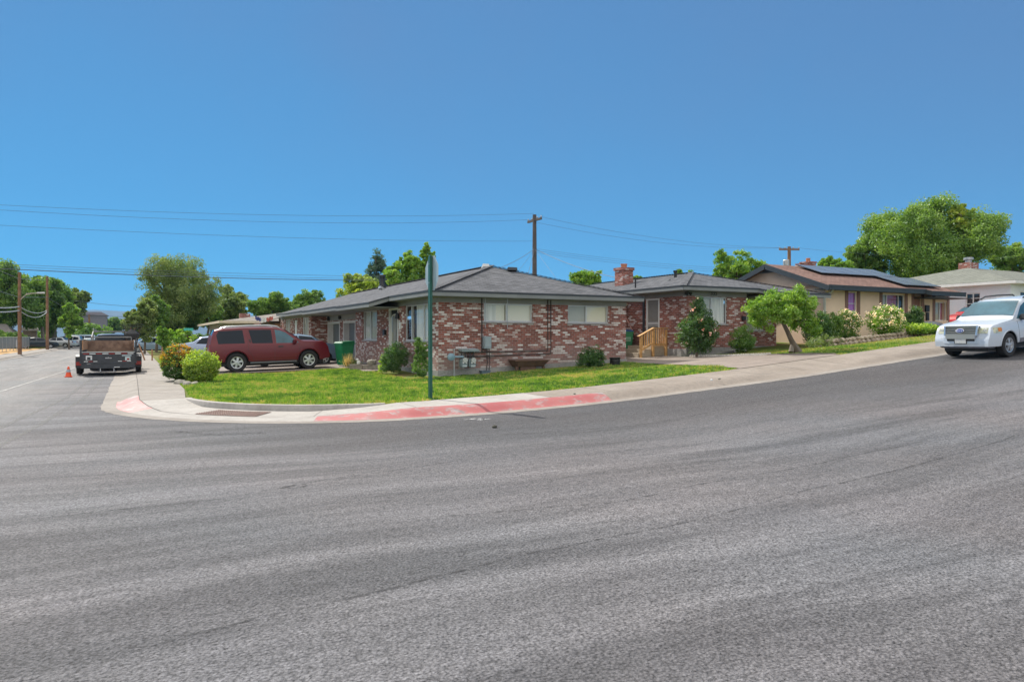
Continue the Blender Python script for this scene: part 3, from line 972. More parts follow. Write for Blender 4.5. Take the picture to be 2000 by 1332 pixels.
flatpoly('soffit', [(8.34, 32.5), (10.4, 33.4), (10.4, 41.2), (8.34, 40.6)], 2.86, M_SOFF, H1)
flatpoly('soffit', [(8.57, 41.0), (A0+.1, 41), (A0+.1, 52), (9.02, 52), (8.57, 46.5)], 2.93, M_SOFF, H1)
o = roofvent(H1, 13.0, rb-.15, rz-.1, R(0), M_WHITE, w=.28); o = roofvent(H1, 13.9, rb-.75, rz-.28, R(0), M_DARK)
roofvent(H1, 12.2, 38.3, zl(12.2), R(-90), M_GALV)
mb = MB(); px, py = 12.6, 39.6; pz = zl(12.6)
mb.lathe([(.21, -.1), (.2, .18), (.13, .34), (.13, .62), (.17, .64), (.17, .78), (.13, .8)], (px, py, pz), n=14)
mb.build('flue_pipe', M_BLK, H1, smooth=True)
# windows and doors
W = window(F1, H1, *w1, fills=[(0, .27, M_CURT), (.27, .45, M_BLIND), (.46, 1, M_BLIND)], splits=(.47,))
W = window(F1, H1, *w2, fills=[(0, .46, M_BLINDG), (.47, 1, M_BLIND)], splits=(.46,))
for u in (w1[0]+.04, w1[0]+(w1[1]-w1[0])*.47):
    mb = MB(); F1.box(mb, u-.012, u+.012, w1[2]-.22, 3.04, .02, .035); mb.build('awning_rail', M_GALV, H1)
window(FL, H1, *wl[0], fills=[(0, .6, M_CURT), (.72, .86, M_CURT2)], splits=(.24, .74, ))
window(FL, H1, *wl[2], fills=[(0, .5, M_CURT2), (.5, 1, M_CURT)])
window(F2, H1, *w3, fill=M_CURT2); window(F2, H1, *w4, fill=M_CURT2)
def secdoor(F, par, u0, u1, z0, z1, arch=True):
    mb = MB(); f = .06
    for a in ((u0, u0+f, z0, z1), (u1-f, u1, z0, z1), (u0+f, u1-f, z1-f, z1)): F.box(mb, *a, -.08, .015)
    fr = mb.build('door_frame', M_WHITE, par)
    mb = MB(); F.box(mb, u0+f, u1-f, z0, z1-f, -.16, -.12); d = mb.build('door', M_ROOM, par)
    mb = MB(); a, b = u0+f+.02, u1-f-.02; g = .022
    for u in np.linspace(a+.08, b-.08, 6):
        t = (u-a)/(b-a)*2-1; zt = z0+1.72+.2*math.sqrt(max(0, 1-t*t))
        F.box(mb, u-g/2, u+g/2, z0+.8, zt, -.075, -.053)
    pts = [F.p((a+b)/2+(b-a)/2*math.cos(t), z0+1.72+.22*math.sin(t), -.06) for t in np.linspace(0, math.pi, 13)]
    mb.tube(pts, .022, 6)
    for z in (z0+.78, z0+.3, z0+.06): F.box(mb, a, b, z-.035, z+.035, -.078, -.05)
    for u in (a, b): F.box(mb, u-.025, u+.025, z0+.03, z0+1.75, -.079, -.049)
    for u in np.linspace(a+.08, b-.08, 6): F.box(mb, u-g/2, u+g/2, z0+.1, z0+.28, -.075, -.053)
    mb.build('security_grille', M_WHITE, d)
    return d
secdoor(FL, H1, *wl[1])
mb = MB(); F2.box(mb, d4[0]+.04, d4[1]-.04, d4[2], d4[3]-.05, -.1, -.05); mb.build('door', M_WHITE, H1)
def garage(F, par, o):
    u0, u1, z0, z1 = o
    mb = MB()
    F.box(mb, u0, u0+.1, z0, z1, -.35, .02); F.box(mb, u1-.1, u1, z0, z1, -.35, .02); F.box(mb, u0+.1, u1-.1, z1-.12, z1, -.35, .02)
    mb.build('door_frame', M_WHITE, par)
    mb = MB(); n = 6; zz = np.linspace(z0, z1-.12, n+1)
    for i in range(n): F.box(mb, u0+.1, u1-.1, zz[i]+.012, zz[i+1]-.006, -.34, -.30)
    F.box(mb, u0+.1, u1-.1, z0, z1-.12, -.36, -.335)
    d = mb.build('garage_door', mk('grey_garage_door', (.15, .165, .175), .6, .1, 2), par)
    mb = MB(); F.box(mb, (u0+u1)/2-.08, (u0+u1)/2+.08, zz[2]+.05, zz[2]+.08, -.3, -.27); mb.build('handle', M_BLK, d)
garage(FG, H1, g1); garage(FG, H1, g2)
# wall lamps, letter box, house sign on the street side
mb = MB(); FL.box(mb, wl[1][0]-.38, wl[1][0]-.2, 1.95, 2.22, .0, .05); mb.build('name_plate', M_WHITE, H1)
mb = MB(); FL.box(mb, wl[1][1]+.35, wl[1][1]+.6, 1.72, 1.95, .0, .1); mb.build('letter_box', M_BLK, H1)
mb = MB(); mb.lathe([(.02, 0), (.08, .02), (.07, .2), (.03, .25)], tuple(FL.p(wl[1][0]-.15, 2.35, .09)), n=8); mb.build('wall_lamp', M_BLK, H1)
mb = MB(); mb.lathe([(.02, 0), (.08, .02), (.07, .2), (.03, .25)], tuple(FG.p(UG-.6, 2.6, .09)), n=8); mb.build('wall_lamp', M_BLK, H1)
mb = MB(); mb.lathe([(.02, 0), (.09, .03), (.08, .2)], tuple(FG.p(g1[0]-.3, 2.62, .1)), n=8); mb.build('wall_lamp', M_BLK, H1)
# utilities on the shaded wall
mb = MB(); c0 = (ua(940.5)); 
mb.tube([F1.p(c0, 3.05, .03), F1.p(c0, 1.1, .03)], .022, 6); mb.build('conduit', M_PIPE, H1)
def xz(px, py, d=.06):
    r = (px-1000)/1400; z = (B0-d)/(CY-r*SY); return Vector(((r*CY+SY)*z, B0-d, CH+(658-py)/1400*z))
mb = MB()
mb.tube([xz(1070, 581, .04), xz(1070, 684.5, .04), xz(918, 688.3, .04)], .02, 6)
mb.tube([xz(1076, 581, .045), xz(1076, 690.5, .045), xz(912, 697, .045)], .02, 6)
mb.build('gas_pipe', M_PIPE, H1)
under(H1)

# electric box
def onwall(name, label, cat, px0, px1, py0, py1, depth, mat, bevel=.012):
    p = xz(px0, py1); q = xz(px1, py0)
    root = empty(name, ((p.x+q.x)/2, B0-.03, p.z), 0, label, cat)
    mb = MB(); mb.box(-(q.x-p.x)/2, (q.x-p.x)/2, -depth, 0, 0, q.z-p.z)
    mb.build('cabinet', mat, root, bevel=bevel)
    return root, q.x-p.x, q.z-p.z
M_EBOX = mk('pale_blue_grey_paint', (.3, .36, .39), .5, .08, 3)
root, w, hh = onwall('electric_meter_box', 'pale grey electric box mounted on the shaded brick wall', 'meter box', 943, 957, 657, 681, .16, M_EBOX)
mb = MB(); mb.box(-w/2+.02, w/2-.02, -.172, -.162, hh*.12, hh*.9); mb.build('cover', M_EBOX, root, bevel=.008)
mb = MB(); mb.lathe([(.012, 0), (.012, .012)], (w/2-.05, -.172, hh*.5), axis='y', n=8); mb.build('latch', M_GALV, root)
mb = MB(); p = xz(949, 685); q = xz(951, 735)
mb.tube([(0, -.06, 0), (.02, -.06, -.5), (-.03, -.08, -.8), (.02, -.05, q.z-p.z)], .014, 6); mb.tube([(.1, -.05, 0), (.12, -.06, -.6), (.05, -.09, q.z-p.z)], .012, 6)
mb.build('cable', M_PIPE, root)
root, w, hh = onwall('utility_pit_box', 'low blue-grey utility box at the foot of the shaded brick wall', 'utility box', 937, 954, 725, 737, .2, mk('blue_grey_plastic', (.12, .17, .21), .6), .02)
mb = MB(); mb.box(-w/2-.015, w/2+.015, -.215, .0, hh+.002, hh+.03); mb.build('lid', MC['blue_grey_plastic'], root, bevel=.008)
# gas meters
M_GAS = mk('gas_meter_paint', (.2, .255, .27), .5, .12, 5)
def gasmeter(px, lab):
    b = xz(px, 718, .3)
    g = empty('gas_meter', (b.x, b.y, b.z), 0, lab, 'gas meter', 'gas meters on the shaded brick wall')
    mb = MB(); mb.box(-.13, .13, -.1, .1, 0, .32)
    mb.build('body', M_GAS, g, bevel=.04)
    mb = MB(); mb.lathe([(.085, -.14), (.09, -.12), (.09, -.1)], (.02, 0, .26), axis='y', n=14); mb.build('dial', mk('dial_cover', (.5, .52, .5), .3), g)
    for q in (-.05, .06):
        mb = MB(); mb.lathe([(.03, -.125), (.03, -.1)], (q, 0, .17), axis='y', n=8); mb.build('badge', M_WHITE, g)
    mb = MB(); mb.box(-.08, .09, -.113, -.103, .03, .09); mb.build('serial_plate', mk('serial_plate', (.45, .5, .52), .5), g)
    mb = MB()
    for s in (-.07, .07): mb.tube([(s, 0, .32), (s, 0, .5), (s, .2, .55)], .022, 6)
    mb.build('pipe', M_PIPE, g)
    return g
gasmeter(905, 'grey gas meter nearer to the round regulator on its riser'); gasmeter(921.5, 'grey gas meter nearer to the electric box')
p = xz(887, 738, .32)
g = empty('gas_regulator', tuple(p), 0, 'round grey gas regulator on an upright pipe by the wall corner', 'gas regulator')
mb = MB(); mb.tube([(0, 0, -.1), (0, 0, 1.0), (.55, 0, 1.0)], .025, 8); mb.build('riser_pipe', M_GALV, g)
mb = MB(); mb.lathe([(.03, -.1), (.13, -.06), (.13, -.01), (.03, .03)], (-.13, 0, .72), axis='y', n=16); mb.tube([(-.13, 0, .72), (.35, 0, .72)], .035, 8); mb.build('regulator', mk('regulator_blue', (.2, .31, .38), .5), g, smooth=True)
p = xz(895, 684, .01); q = xz(928, 684, .01)
g = empty('meter_hood', (p.x, p.y, p.z), 0, 'narrow blue-grey metal hood above the gas meters', 'hood')
mb = MB(); mb.hexa([(0, -.34, -.05), (q.x-p.x, -.34, -.05), (q.x-p.x, 0, 0), (0, 0, 0), (0, -.36, .02), (q.x-p.x, -.36, .02), (q.x-p.x, 0, .07), (0, 0, .07)]); mb.build('sheet', M_EBOX, g)
for t in (.2, .75):
    mb = MB(); mb.bar(((q.x-p.x)*t, -.3, -.05), ((q.x-p.x)*t, -.02, -.3), .02, .02); mb.build('bracket', M_GALV, g)
# low wooden vent cover leaning on the foundation
p = xz(1001, 727, .75); q = xz(1067, 725, .75)
gzv = yz((p.x+q.x)/2, B0-.5)
g = empty('wooden_cover', ((p.x+q.x)/2+.2, B0, gzv), 0, 'low brown wooden cover with sloped board at the wall foot', 'wooden cover')
w = (q.x-p.x)
M_WOODB = mk('weathered_brown_wood', (.13, .075, .055), .8, .25, 7, bmp=.2)
mb = MB(); mb.hexa([(-w*.36, -.5, .2), (w*.38, -.5, .2), (w*.38, -.47, .2), (-w*.36, -.47, .2), (-w/2, -.62, .4), (w/2, -.62, .4), (w/2, -.58, .4), (-w/2, -.58, .4)])
mb.build('front_board', mk('plank_brown', (.13, .075, .055), .8, .2, 6), g, bevel=.006)
mb = MB(); mb.hexa([(-w/2-.02, -.64, .4), (w/2+.02, -.64, .4), (w/2+.02, -.05, .43), (-w/2-.02, -.05, .43), (-w/2-.02, -.64, .425), (w/2+.02, -.64, .425), (w/2+.02, -.05, .455), (-w/2-.02, -.05, .455)])
mb.build('top_board', M_WOODB, g)
for q in (-1, 1):
    mb = MB(); mb.hexa([(q*w*.37-.015, -.48, .18), (q*w*.37+.015, -.48, .18), (q*w*.37+.015, -.03, .18), (q*w*.37-.015, -.03, .18), (q*w*.47-.015, -.58, .4), (q*w*.47+.015, -.58, .4), (q*w*.47+.015, -.03, .4), (q*w*.47-.015, -.03, .4)]); mb.build('side_board', M_WOODB, g)
mb = MB(); mb.box(-w*.3, w*.16, -.47, -.44, -.05, .2); mb.build('kick_board', MC['plank_brown'], g)
for s in (-1, 1):
    mb = MB(); mb.box(s*w*.4-.05, s*w*.4+.05, -.48, -.4, -.1, .2); mb.build('leg', M_WOODB, g)
# ---------------------------------------------------------------- second brick house up the slope
H2 = empty('brick_house', (23.6, 23, .8), 0, 'red brick house up the slope behind the wooden steps and tall rose bush', 'house')
ZF2, ZE2 = 3.36, 3.72
FF = Face((20.4, 23), (1, 0), (0, -1)); FW = Face((20.4, 23), (0, 1), (-1, 0))
mb = MB()
w1 = (.72, 2.28, 2.2, 3.35)
FF.wall(mb, 3.42, .2, ZF2, [w1])
dw = (1.72, 2.62, 1.28, 3.34)
FW.wall(mb, 3.5, .2, ZF2, [dw])
FC = Face((20.4, 26.5), (0, 1), (-1, 0)); FC.wall(mb, 11, .2, ZF2)
FX = Face((23.82, 23), (0, 1), (1, 0)); FX.wall(mb, 1.3, .2, ZF2)
FRc = Face((23.82, 24.3), (1, 0), (0, -1))
dr = (.15, 1.05, 1.3, 3.3); w5 = (1.35, 2.5, 1.95, 3.1)
FRc.wall(mb, 3.3, .2, ZF2, [dr, w5])
FE = Face((27.12, 24.3), (0, 1), (1, 0)); FE.wall(mb, 12, .2, ZF2)
mb.build('wall', M_BRICK2, H2)
mb = MB()
FF.box(mb, -.012, 3.43, ZF2, 3.64, -.06, .014); FW.box(mb, 0, 3.5, ZF2, 3.64, -.06, .012); FRc.box(mb, 0.02, 3.3, ZF2, 3.6, -.06, .012); FC.box(mb, 0, 11, ZF2, 3.64, -.06, .012)
mb.build('frieze', M_TRIM, H2)
mb = MB(); FF.box(mb, -.02, 3.44, .2, 1.2, -.02, .03); FW.box(mb, .0, 3.5, .2, 1.14, -.02, .025); FRc.box(mb, 0, 3.3, .2, 1.22, -.02, .03)
mb.build('foundation', M_FND, H2)
SL2 = .25
e0, f0 = 19.75, 22.45; e1 = 27.7; rx2 = (e0+e1)/2; rz2 = ZE2+SL2*(rx2-e0); rb2 = f0+(rx2-e0)
zf = lambda b: ZE2+SL2*(b-f0)
fe = [(e0, f0), (24.0, f0), (24.15, 21.75), (e1, 21.75)]
mb = MB()
roofplane(mb, [(rx2, rb2, rz2)]+[(a, b, zf(b)) for a, b in fe[::-1]]+[])
roofplane(mb, [(e0, f0, ZE2), (e0, 38, ZE2), (rx2, 34.5, rz2), (rx2, rb2, rz2)])
roofplane(mb, [(e1, 38, ZE2), (e1, 21.75, zf(21.75)), (rx2, rb2, rz2), (rx2, 34.5, rz2)])
roofplane(mb, [(e0, 38, ZE2), (e1, 38, ZE2), (rx2, 34.5, rz2)])
rf = mb.build('roof', M_SHIN, H2)
mb = MB()
for p, q in (((e0, f0, ZE2), (rx2, rb2, rz2)), ((rx2, rb2, rz2), (rx2, 34.5, rz2)), ((e1, 21.75, zf(21.75)), (rx2, rb2, rz2))):
    p, q = Vector(p), Vector(q); n = int((q-p).length/.2)
    for i in range(n): mb.bar(p+(q-p)*i/n+Vector((0, 0, .02)), p+(q-p)*(i+1.15)/n+Vector((0, 0, .038)), .26, .018)
mb.build('ridge_cap', M_SHIN, rf)
eaves(H2, [(e0, 38, ZE2), (e0, f0, ZE2)]+[(a, b, zf(b)) for a, b in fe[1:]])
flatpoly('soffit', [(e0+.02, f0+.02), (24, f0+.02), (24, 23.1), (20.5, 23.1), (20.5, 37.9), (e0+.02, 37.9)], 3.55, M_SOFF, H2)
flatpoly('soffit', [(24.15, 22.058), (27.68, 22.058), (27.68, 24.4), (24.0, 24.4), (24.0, 22.5)], 3.4, M_SOFF, H2)
cx, cy = at(1218.5, 36.5)
mb = MB(); zc0 = 3.9; zc1 = el(529, 36.5)
mb.box(cx-.33, cx+.33, cy-.33, cy+.33, zc0, zc1); mb.box(cx-.38, cx+.38, cy-.38, cy+.38, zc1, zc1+.14)
ch = mb.build('chimney', M_CHIMB, H2)
mb = MB(); mb.lathe([(.15, 0), (.15, .12), (.17, .13), (.17, .2), (.1, .21)], (cx, cy, zc1+.14), n=12); mb.build('chimney_pot', mk('terracotta', (.42, .17, .1), .8), ch)
vx, vy = at(1241, 33); mb = MB(); mb.tube([(vx, vy, 3.9), (vx, vy, el(542, 33))], .035, 8); mb.build('vent_pipe', M_BLK, H2)
vx, vy = at(1319, 34); mb = MB(); mb.lathe([(.07, -.1), (.07, .2), (.1, .2), (.1, .3)], (vx, vy, el(541, 34)), n=10); mb.build('vent_pipe', M_BLK, H2)
roofvent(H2, *at(1298, 33), el(552, 33)-.05, R(90), M_DARK)
window(FF, H2, *w1, fills=[(0, .45, M_CURT2), (.46, .95, M_CURT)], splits=(.45,))
window(FRc, H2, *w5, fill=M_CURT2, splits=())
# screened side door
mb = MB()
u0, u1, z0, z1 = dw
for a in ((u0, u0+.07, z0, z1), (u1-.07, u1, z0, z1), (u0+.07, u1-.07, z1-.07, z1)): FW.box(mb, *a, -.08, .02)
mb.build('door_frame', M_WHITE, H2)
mb = MB(); FW.box(mb, u0+.07, u1-.07, z0+.02, z1-.07, -.07, -.03); d = mb.build('screen_door', mk('screen_grey', (.2, .19, .175), .8, .06), H2)
mb = MB(); FW.box(mb, u0+.08, u1-.08, z0+.9, z0+1.02, -.03, -.005); FW.box(mb, u0+.08, u1-.08, z0+.84, z0+.87, -.03, -.006); mb.build('rail', M_ALU, d)
mb = MB(); FW.box(mb, u0+.0, u0+.0+.06, 1.0, 3.4, .025, .085); mb.build('downpipe', M_TRIM, H2) if False else None
mb = MB(); FW.box(mb, 2.72, 2.8, 1.0, 3.36, .015, .09); mb.build('downpipe', M_DARK, H2)
# dark recessed front door with a black screen gate
mb = MB(); FRc.box(mb, dr[0]+.03, dr[1]-.03, dr[2], dr[3]-.03, -.1, -.06); d = mb.build('door', M_ROOM, H2)
mb = MB(); a, b = dr[0]+.02, dr[1]-.02
for u in np.linspace(a+.05, b-.05, 9): FRc.box(mb, u-.01, u+.01, dr[2]+.05, 2.25, .0, .02)
for z in (dr[2]+.03, 1.75, 2.25): FRc.box(mb, a, b, z-.02, z+.02, -.002, .022)
mb.build('screen_gate', M_BLK, d)
mb = MB(); FX.box(mb, .5, .62, 2.4, 2.6, 0, .08); mb.build('letter_box', M_BLK, H2)
mb = MB(); FF.box(mb, 3.12, 3.3, 2.38, 2.55, .0, .1); mb.build('letter_box', M_BLK, H2)
mb = MB(); mb.lathe([(.02, 0), (.07, .02), (.06, .16), (.02, .2)], tuple(FF.p(3.3, 2.7, .08)), n=8); mb.build('wall_lamp', M_WHITE, H2)
mb = MB(); mb.box(20.3, 20.42, 22.85, 22.99, 3.42, 3.5)
for s in (-1, 1): mb.lathe([(.03, 0), (.07, .12), (.075, .14)], (20.36+s*.09, 22.8, 3.36), n=8)
mb.build('floodlight', M_BLK, H2)
def text3d(txt, loc, rot, size, mat, par, name='lettering', depth=.008):
    cu = bpy.data.curves.new(name, 'FONT'); cu.body = txt; cu.size = size; cu.extrude = depth
    cu.align_x = 'CENTER'; cu.align_y = 'CENTER'
    o = bpy.data.objects.new(name, cu); COL.objects.link(o)
    o.location = loc; o.rotation_euler = rot
    dg = bpy.context.evaluated_depsgraph_get()
    me = bpy.data.meshes.new_from_object(o.evaluated_get(dg))
    m = bpy.data.objects.new(name, me); COL.objects.link(m)
    m.location = loc; m.rotation_euler = rot
    bpy.data.objects.remove(o)
    me.materials.clear(); me.materials.append(mat)
    if par: m.parent = par
    return m
text3d('335', FF.p(1.5, 3.5, .025), (R(90), 0, 0), .26, M_BLK, H2, 'house_number')
under(H2)

# brick wall closing the gap between the two houses
G1 = empty('brick_wall', (18.8, 27.0, .8), 0, 'red brick wall closing the gap between the two brick houses', 'wall')
mb = MB(); mb.box(17.0, 20.38, 27.0, 27.2, .3, 3.1); mb.build('wall', M_BRICK2, G1)
mb = MB(); mb.box(16.98, 20.38, 26.94, 27.26, 3.1, 3.2); mb.build('coping', mk('tan_board', (.45, .36, .27), .8), G1)
under(G1)

# concrete steps and timber railing
M_STEP = concrete('step_concrete', (.4, .34, .26), (.48, .42, .33), (.3, .25, .19))
zb = .84
S1 = empty('door_steps', (19.3, 25, zb), 0, 'three pale concrete steps up to the screened side door', 'steps')
mb = MB(); mb.box(19.6, 20.37, 24.3, 25.95, .5, 1.27); mb.build('landing', M_STEP, S1, bevel=.012)
mb = MB(); mb.box(19.25, 19.598, 24.3, 25.95, .5, 1.12); mb.build('step', M_STEP, S1, bevel=.012)
mb = MB(); mb.box(18.9, 19.248, 24.28, 25.96, .5, .97); mb.build('step', M_STEP, S1, bevel=.012)
under(S1)
M_CEDAR = mk('new_cedar', (.5, .27, .09), .65, .18, 9, col2=(.6, .36, .15))
R1 = empty('wooden_railing', (19.6, 24.2, zb), 0, 'new yellow cedar railing beside the concrete steps', 'railing')
bt = 24.2
P0, P1, P2 = (18.97, bt), (19.62, bt), (20.32, bt)
zr0, zr1 = 1.72, 2.02
for (x, y), zt, zlow in ((P0, zr0-.06, .6), (P1, zr1-.06, .75), (P2, zr1-.06, .8)):
    mb = MB(); mb.box(x-.045, x+.045, y-.045, y+.045, zlow, zt); mb.build('post', M_CEDAR, R1, bevel=.004)
mb = MB(); mb.bar((P0[0]-.15, bt, zr0-.06), (P1[0]+.02, bt, zr1+.01), .14, .035); mb.build('handrail', M_CEDAR, R1)
mb = MB(); mb.bar((P1[0]+.02, bt, zr1+.01), (P2[0]+.06, bt, zr1+.01), .14, .035); mb.build('handrail', M_CEDAR, R1)
mb = MB(); mb.bar((P0[0]+.05, bt, 1.1), (P1[0]-.05, bt, 1.37), .04, .09); mb.build('lower_rail', M_CEDAR, R1)
mb = MB(); mb.bar((P1[0]+.05, bt, 1.32), (P2[0]-.05, bt, 1.32), .04, .09); mb.build('lower_rail', M_CEDAR, R1)
for i in range(1, 6):
    t = i/6; x = P0[0]+(P1[0]-P0[0])*t
    mb = MB(); mb.box(x-.018, x+.018, bt+.02, bt+.055, 1.08+.27*t, zr0-.08+(zr1-zr0)*t+.05); mb.build('baluster', M_CEDAR, R1)
for i in range(1, 6):
    x = P1[0]+(P2[0]-P1[0])*i/6
    mb = MB(); mb.box(x-.018, x+.018, bt+.02, bt+.055, 1.29, zr1); mb.build('baluster', M_CEDAR, R1)
under(R1)
# pole leaning in the gap
p = Vector((*at(1217.5, 32.3), el(612, 32.3))); q = Vector((*at(1240, 32.7), el(654, 32.7)))
o = MB().tube([p, q], .022, 8).build('leaning_pole', mk('pink_wood_pole', (.55, .3, .26), .6), None, smooth=True)
tag(o, 'thin pinkish pole slanting down between the corner house and green bin', 'pole')

# ---------------------------------------------------------------- tan house with solar panels
H3 = empty('stucco_house', (33.8, 23, 1.3), 0, 'tan stucco house with brown shingle roof carrying solar panels', 'house')
def stucco(name, c):
    m, nt, p = nmat(name)
    g = pos(nt)
    a = noise(nt, g, .6, 4); b = noise(nt, g, 40, 3)
    col = mixc(nt, ramp(nt, a, [(.35, 0), (.65, 1)]), [x*.9 for x in c], [min(1, x*1.08) for x in c])
    L(nt, col, p.inputs['Base Color']); p.inputs['Roughness'].default_value = .95
    bump(nt, p, b, .35, .01)
    return m
M_TAN = stucco('tan_stucco', (.78, .6, .44))
M_TANL = stucco('pale_tan_stucco', (.78, .6, .47))
M_BRN = mk('brown_trim', (.22, .125, .095), .7, .12)
M_NAVY = mk('navy_fascia', (.026, .04, .052), .6, .12)
a3, b3, a3e, b3e = 28.9, 23.0, 38.25, 29.2
ze3 = 4.02; SL3 = .345; f3 = 22.3; rb3 = 26.1; rz3 = ze3+SL3*(rb3-f3)
F3 = Face((a3, b3), (1, 0), (0, -1)); F3L = Face((a3, b3), (0, 1), (-1, 0))
def u3(px):
    r = (px-1000)/1400; z = b3/(CY-r*SY); return (r*CY+SY)*z-a3
win3 = [(u3(1656), u3(1673.5), 2.75, 3.83), (u3(1723), u3(1767), 2.75, 3.8), (u3(1826), u3(1849), 2.5, 3.5)]
door3 = (u3(1785), u3(1799), 1.6, 3.75)
mb = MB(); F3.wall(mb, a3e-a3, .5, 4.1, win3+[door3]); 
F3R = Face((a3e, b3), (0, 1), (1, 0)); F3R.wall(mb, b3e-b3, .5, 4.1)
mb.build('wall', M_TAN, H3)
mb = MB(); zt = lambda b: ze3+SL3*(b-f3)-.06 if b < rb3 else ze3+SL3*(2*rb3-f3-b)-.06
mb.add([F3L.p(0, .5), F3L.p(b3e-b3, .5), F3L.p(b3e-b3, zt(b3e)), F3L.p(rb3-b3, zt(rb3)), F3L.p(0, zt(b3))], [(0, 1, 2, 3, 4)])
mb.build('gable_wall', M_TANL, H3)
mb = MB(); F3L.box(mb, -.02, b3e-b3, 4.02, 4.14, .0, .05); mb.build('belt_course', mk('peach_band', (.6, .38, .27), .8), H3)
er = 28.3; RE = 36.9; EE = 38.55
zfr = lambda b: ze3+SL3*(b-f3)
mb = MB()
roofplane(mb, [(er, f3, ze3), (35.55, f3, ze3), (35.65, 22.05, zfr(22.05)), (EE, 22.05, zfr(22.05)), (RE, rb3, rz3), (er, rb3, rz3)], .08)
roofplane(mb, [(er, rb3, rz3), (RE, rb3, rz3), (EE, 29.9, ze3), (er, 29.9, ze3)], .08)
roofplane(mb, [(EE, 22.05, zfr(22.05)), (EE, 29.9, ze3), (RE, rb3, rz3)], .08)
rf = mb.build('roof', M_SHINB, H3)
eaves(H3, [(er, f3, ze3), (35.55, f3, ze3), (35.65, 22.05, zfr(22.05)), (EE, 22.05, zfr(22.05))], .16, wm=M_NAVY, dm=M_DARK)
mb = MB()
for p, q in (((er, f3, ze3), (er, rb3, rz3)), ((er, rb3, rz3), (er, 29.9, ze3))):
    p, q = Vector(p), Vector(q); mb.bar(p-Vector((0, 0, .13)), q-Vector((0, 0, .13)), .045, .24)
mb.build('bargeboard', M_NAVY, H3)
mb = MB(); F3L.box(mb, -.55, b3e-b3+.5, 3.9, 3.93, -.1, .58) if False else None
mb = MB(); w = .85
mb.add([F3L.p(rb3-b3-w, zt(rb3-w)-.05, .04), F3L.p(rb3-b3+w, zt(rb3+w)-.05, .04), F3L.p(rb3-b3, zt(rb3)-.02, .04)], [(0, 1, 2)])
for i in range(5):
    k = i/5; z = zt(rb3-w)-.05+(zt(rb3)-zt(rb3-w))*k; ww = w*(1-k)
    F3L.box(mb, rb3-b3-ww, rb3-b3+ww, z, z+.04, .03, .075)
mb.build('gable_vent', mk('blue_grey_louvre', (.12, .16, .2), .6), H3)
flatpoly('soffit', [(er+.02, f3+.02), (35.6, f3+.02), (35.6, b3+.1), (er+.02, b3+.1)], 3.86, M_NAVY, H3)
flatpoly('soffit', [(35.6, 21.75), (EE-.02, 21.75), (EE-.02, b3+.1), (35.6, b3+.1)], 3.62, M_NAVY, H3)
# solar panels: two arrays of separate modules
M_SOL = mk('solar_cells', (.12, .133, .152), .25, .2, 1.5, spec=.8)
def panel(u0, u1, s0, s1):
    """u along ridge, s distance up the slope from the eave"""
    c = 1/math.hypot(1, SL3); n = Vector((0, -SL3*c, c))
    P = lambda u, s, d: Vector((u, f3+s*c, ze3+s*c*SL3))+n*d
    mb = MB(); mb.hexa([P(u0, s0, .09), P(u1, s0, .09), P(u1, s1, .09), P(u0, s1, .09), P(u0, s0, .125), P(u1, s0, .125), P(u1, s1, .125), P(u0, s1, .125)])
    o = mb.build('solar_panel', M_BLK, H3)
    mb = MB(); g = .018
    mb.hexa([P(u0+g, s0+g, .12), P(u1-g, s0+g, .12), P(u1-g, s1-g, .12), P(u0+g, s1-g, .12), P(u0+g, s0+g, .129), P(u1-g, s0+g, .129), P(u1-g, s1-g, .129), P(u0+g, s1-g, .129)])
    mb.build('cells', M_SOL, o)
for i in range(6):
    panel(30.3+i*1.02, 31.3+i*1.02, 2.15, 3.83)
for i in range(3): 
    panel(34.38+i*1.02-1.0, 35.38+i*1.02-1.0, .42, 2.12) if i > 0 else None
panel(36.42, 37.4, .42, 2.12)
cx, cy = at(1578, 39.5)
mb = MB(); z0 = el(545, 39.5); zt_ = el(513, 39.5); mb.box(cx-.28, cx+.28, cy-.28, cy+.28, z0-.8, zt_-.05); mb.box(cx-.32, cx+.32, cy-.32, cy+.32, zt_-.05, zt_+.03); ch = mb.build('chimney', M_CHIMB, H3)
mb = MB(); mb.lathe([(.12, 0), (.12, .2), (.07, .21)], (cx, cy, zt_+.03), n=10); mb.build('chimney_pot', MC['terracotta'], ch)
cx, cy = at(1561, 40.5); mb = MB(); mb.box(cx-.16, cx+.16, cy-.16, cy+.16, 4.6, el(515.5, 40.5)); mb.build('chimney', M_CHIMB, H3)
for (u0, u1, z0, z1) in win3+[door3]:
    mb = MB()
    for (p, q) in ((u0-.22, u0-.002), (u1+.002, u1+.22)): F3.box(mb, p, q, max(z0-.3, 1.0), 3.86, -.01, .022)
    mb.build('brown_trim', M_BRN, H3)
M_ROOMR = M_CURTR
window(F3, H3, *win3[0], splits=(), cross=(.48,), fills=[(0, 1, M_CURTP)], frame_mat=M_WHITE, sill=M_TANL, label='window with a violet curtain')
window(F3, H3, *win3[1], splits=(.24, .76), fills=[(0, .24, M_BLINDG), (.25, .72, M_CURTR), (.8, 1, M_ROOM)], frame_mat=M_WHITE, sill=M_TANL)
window(F3, H3, *win3[2], splits=(.5,), fills=[(0, .5, M_BLINDG), (.5, 1, M_CURTR)], frame_mat=M_WHITE, sill=M_TANL)
u0, u1, z0, z1 = door3
mb = MB(); F3.box(mb, u0+.05, u1-.05, z0, z1-.06, -.1, -.05); d = mb.build('door', mk('brown_door', (.2, .085, .04), .5, .15), H3)
mb = MB(); c = (u0+u1)/2-.06
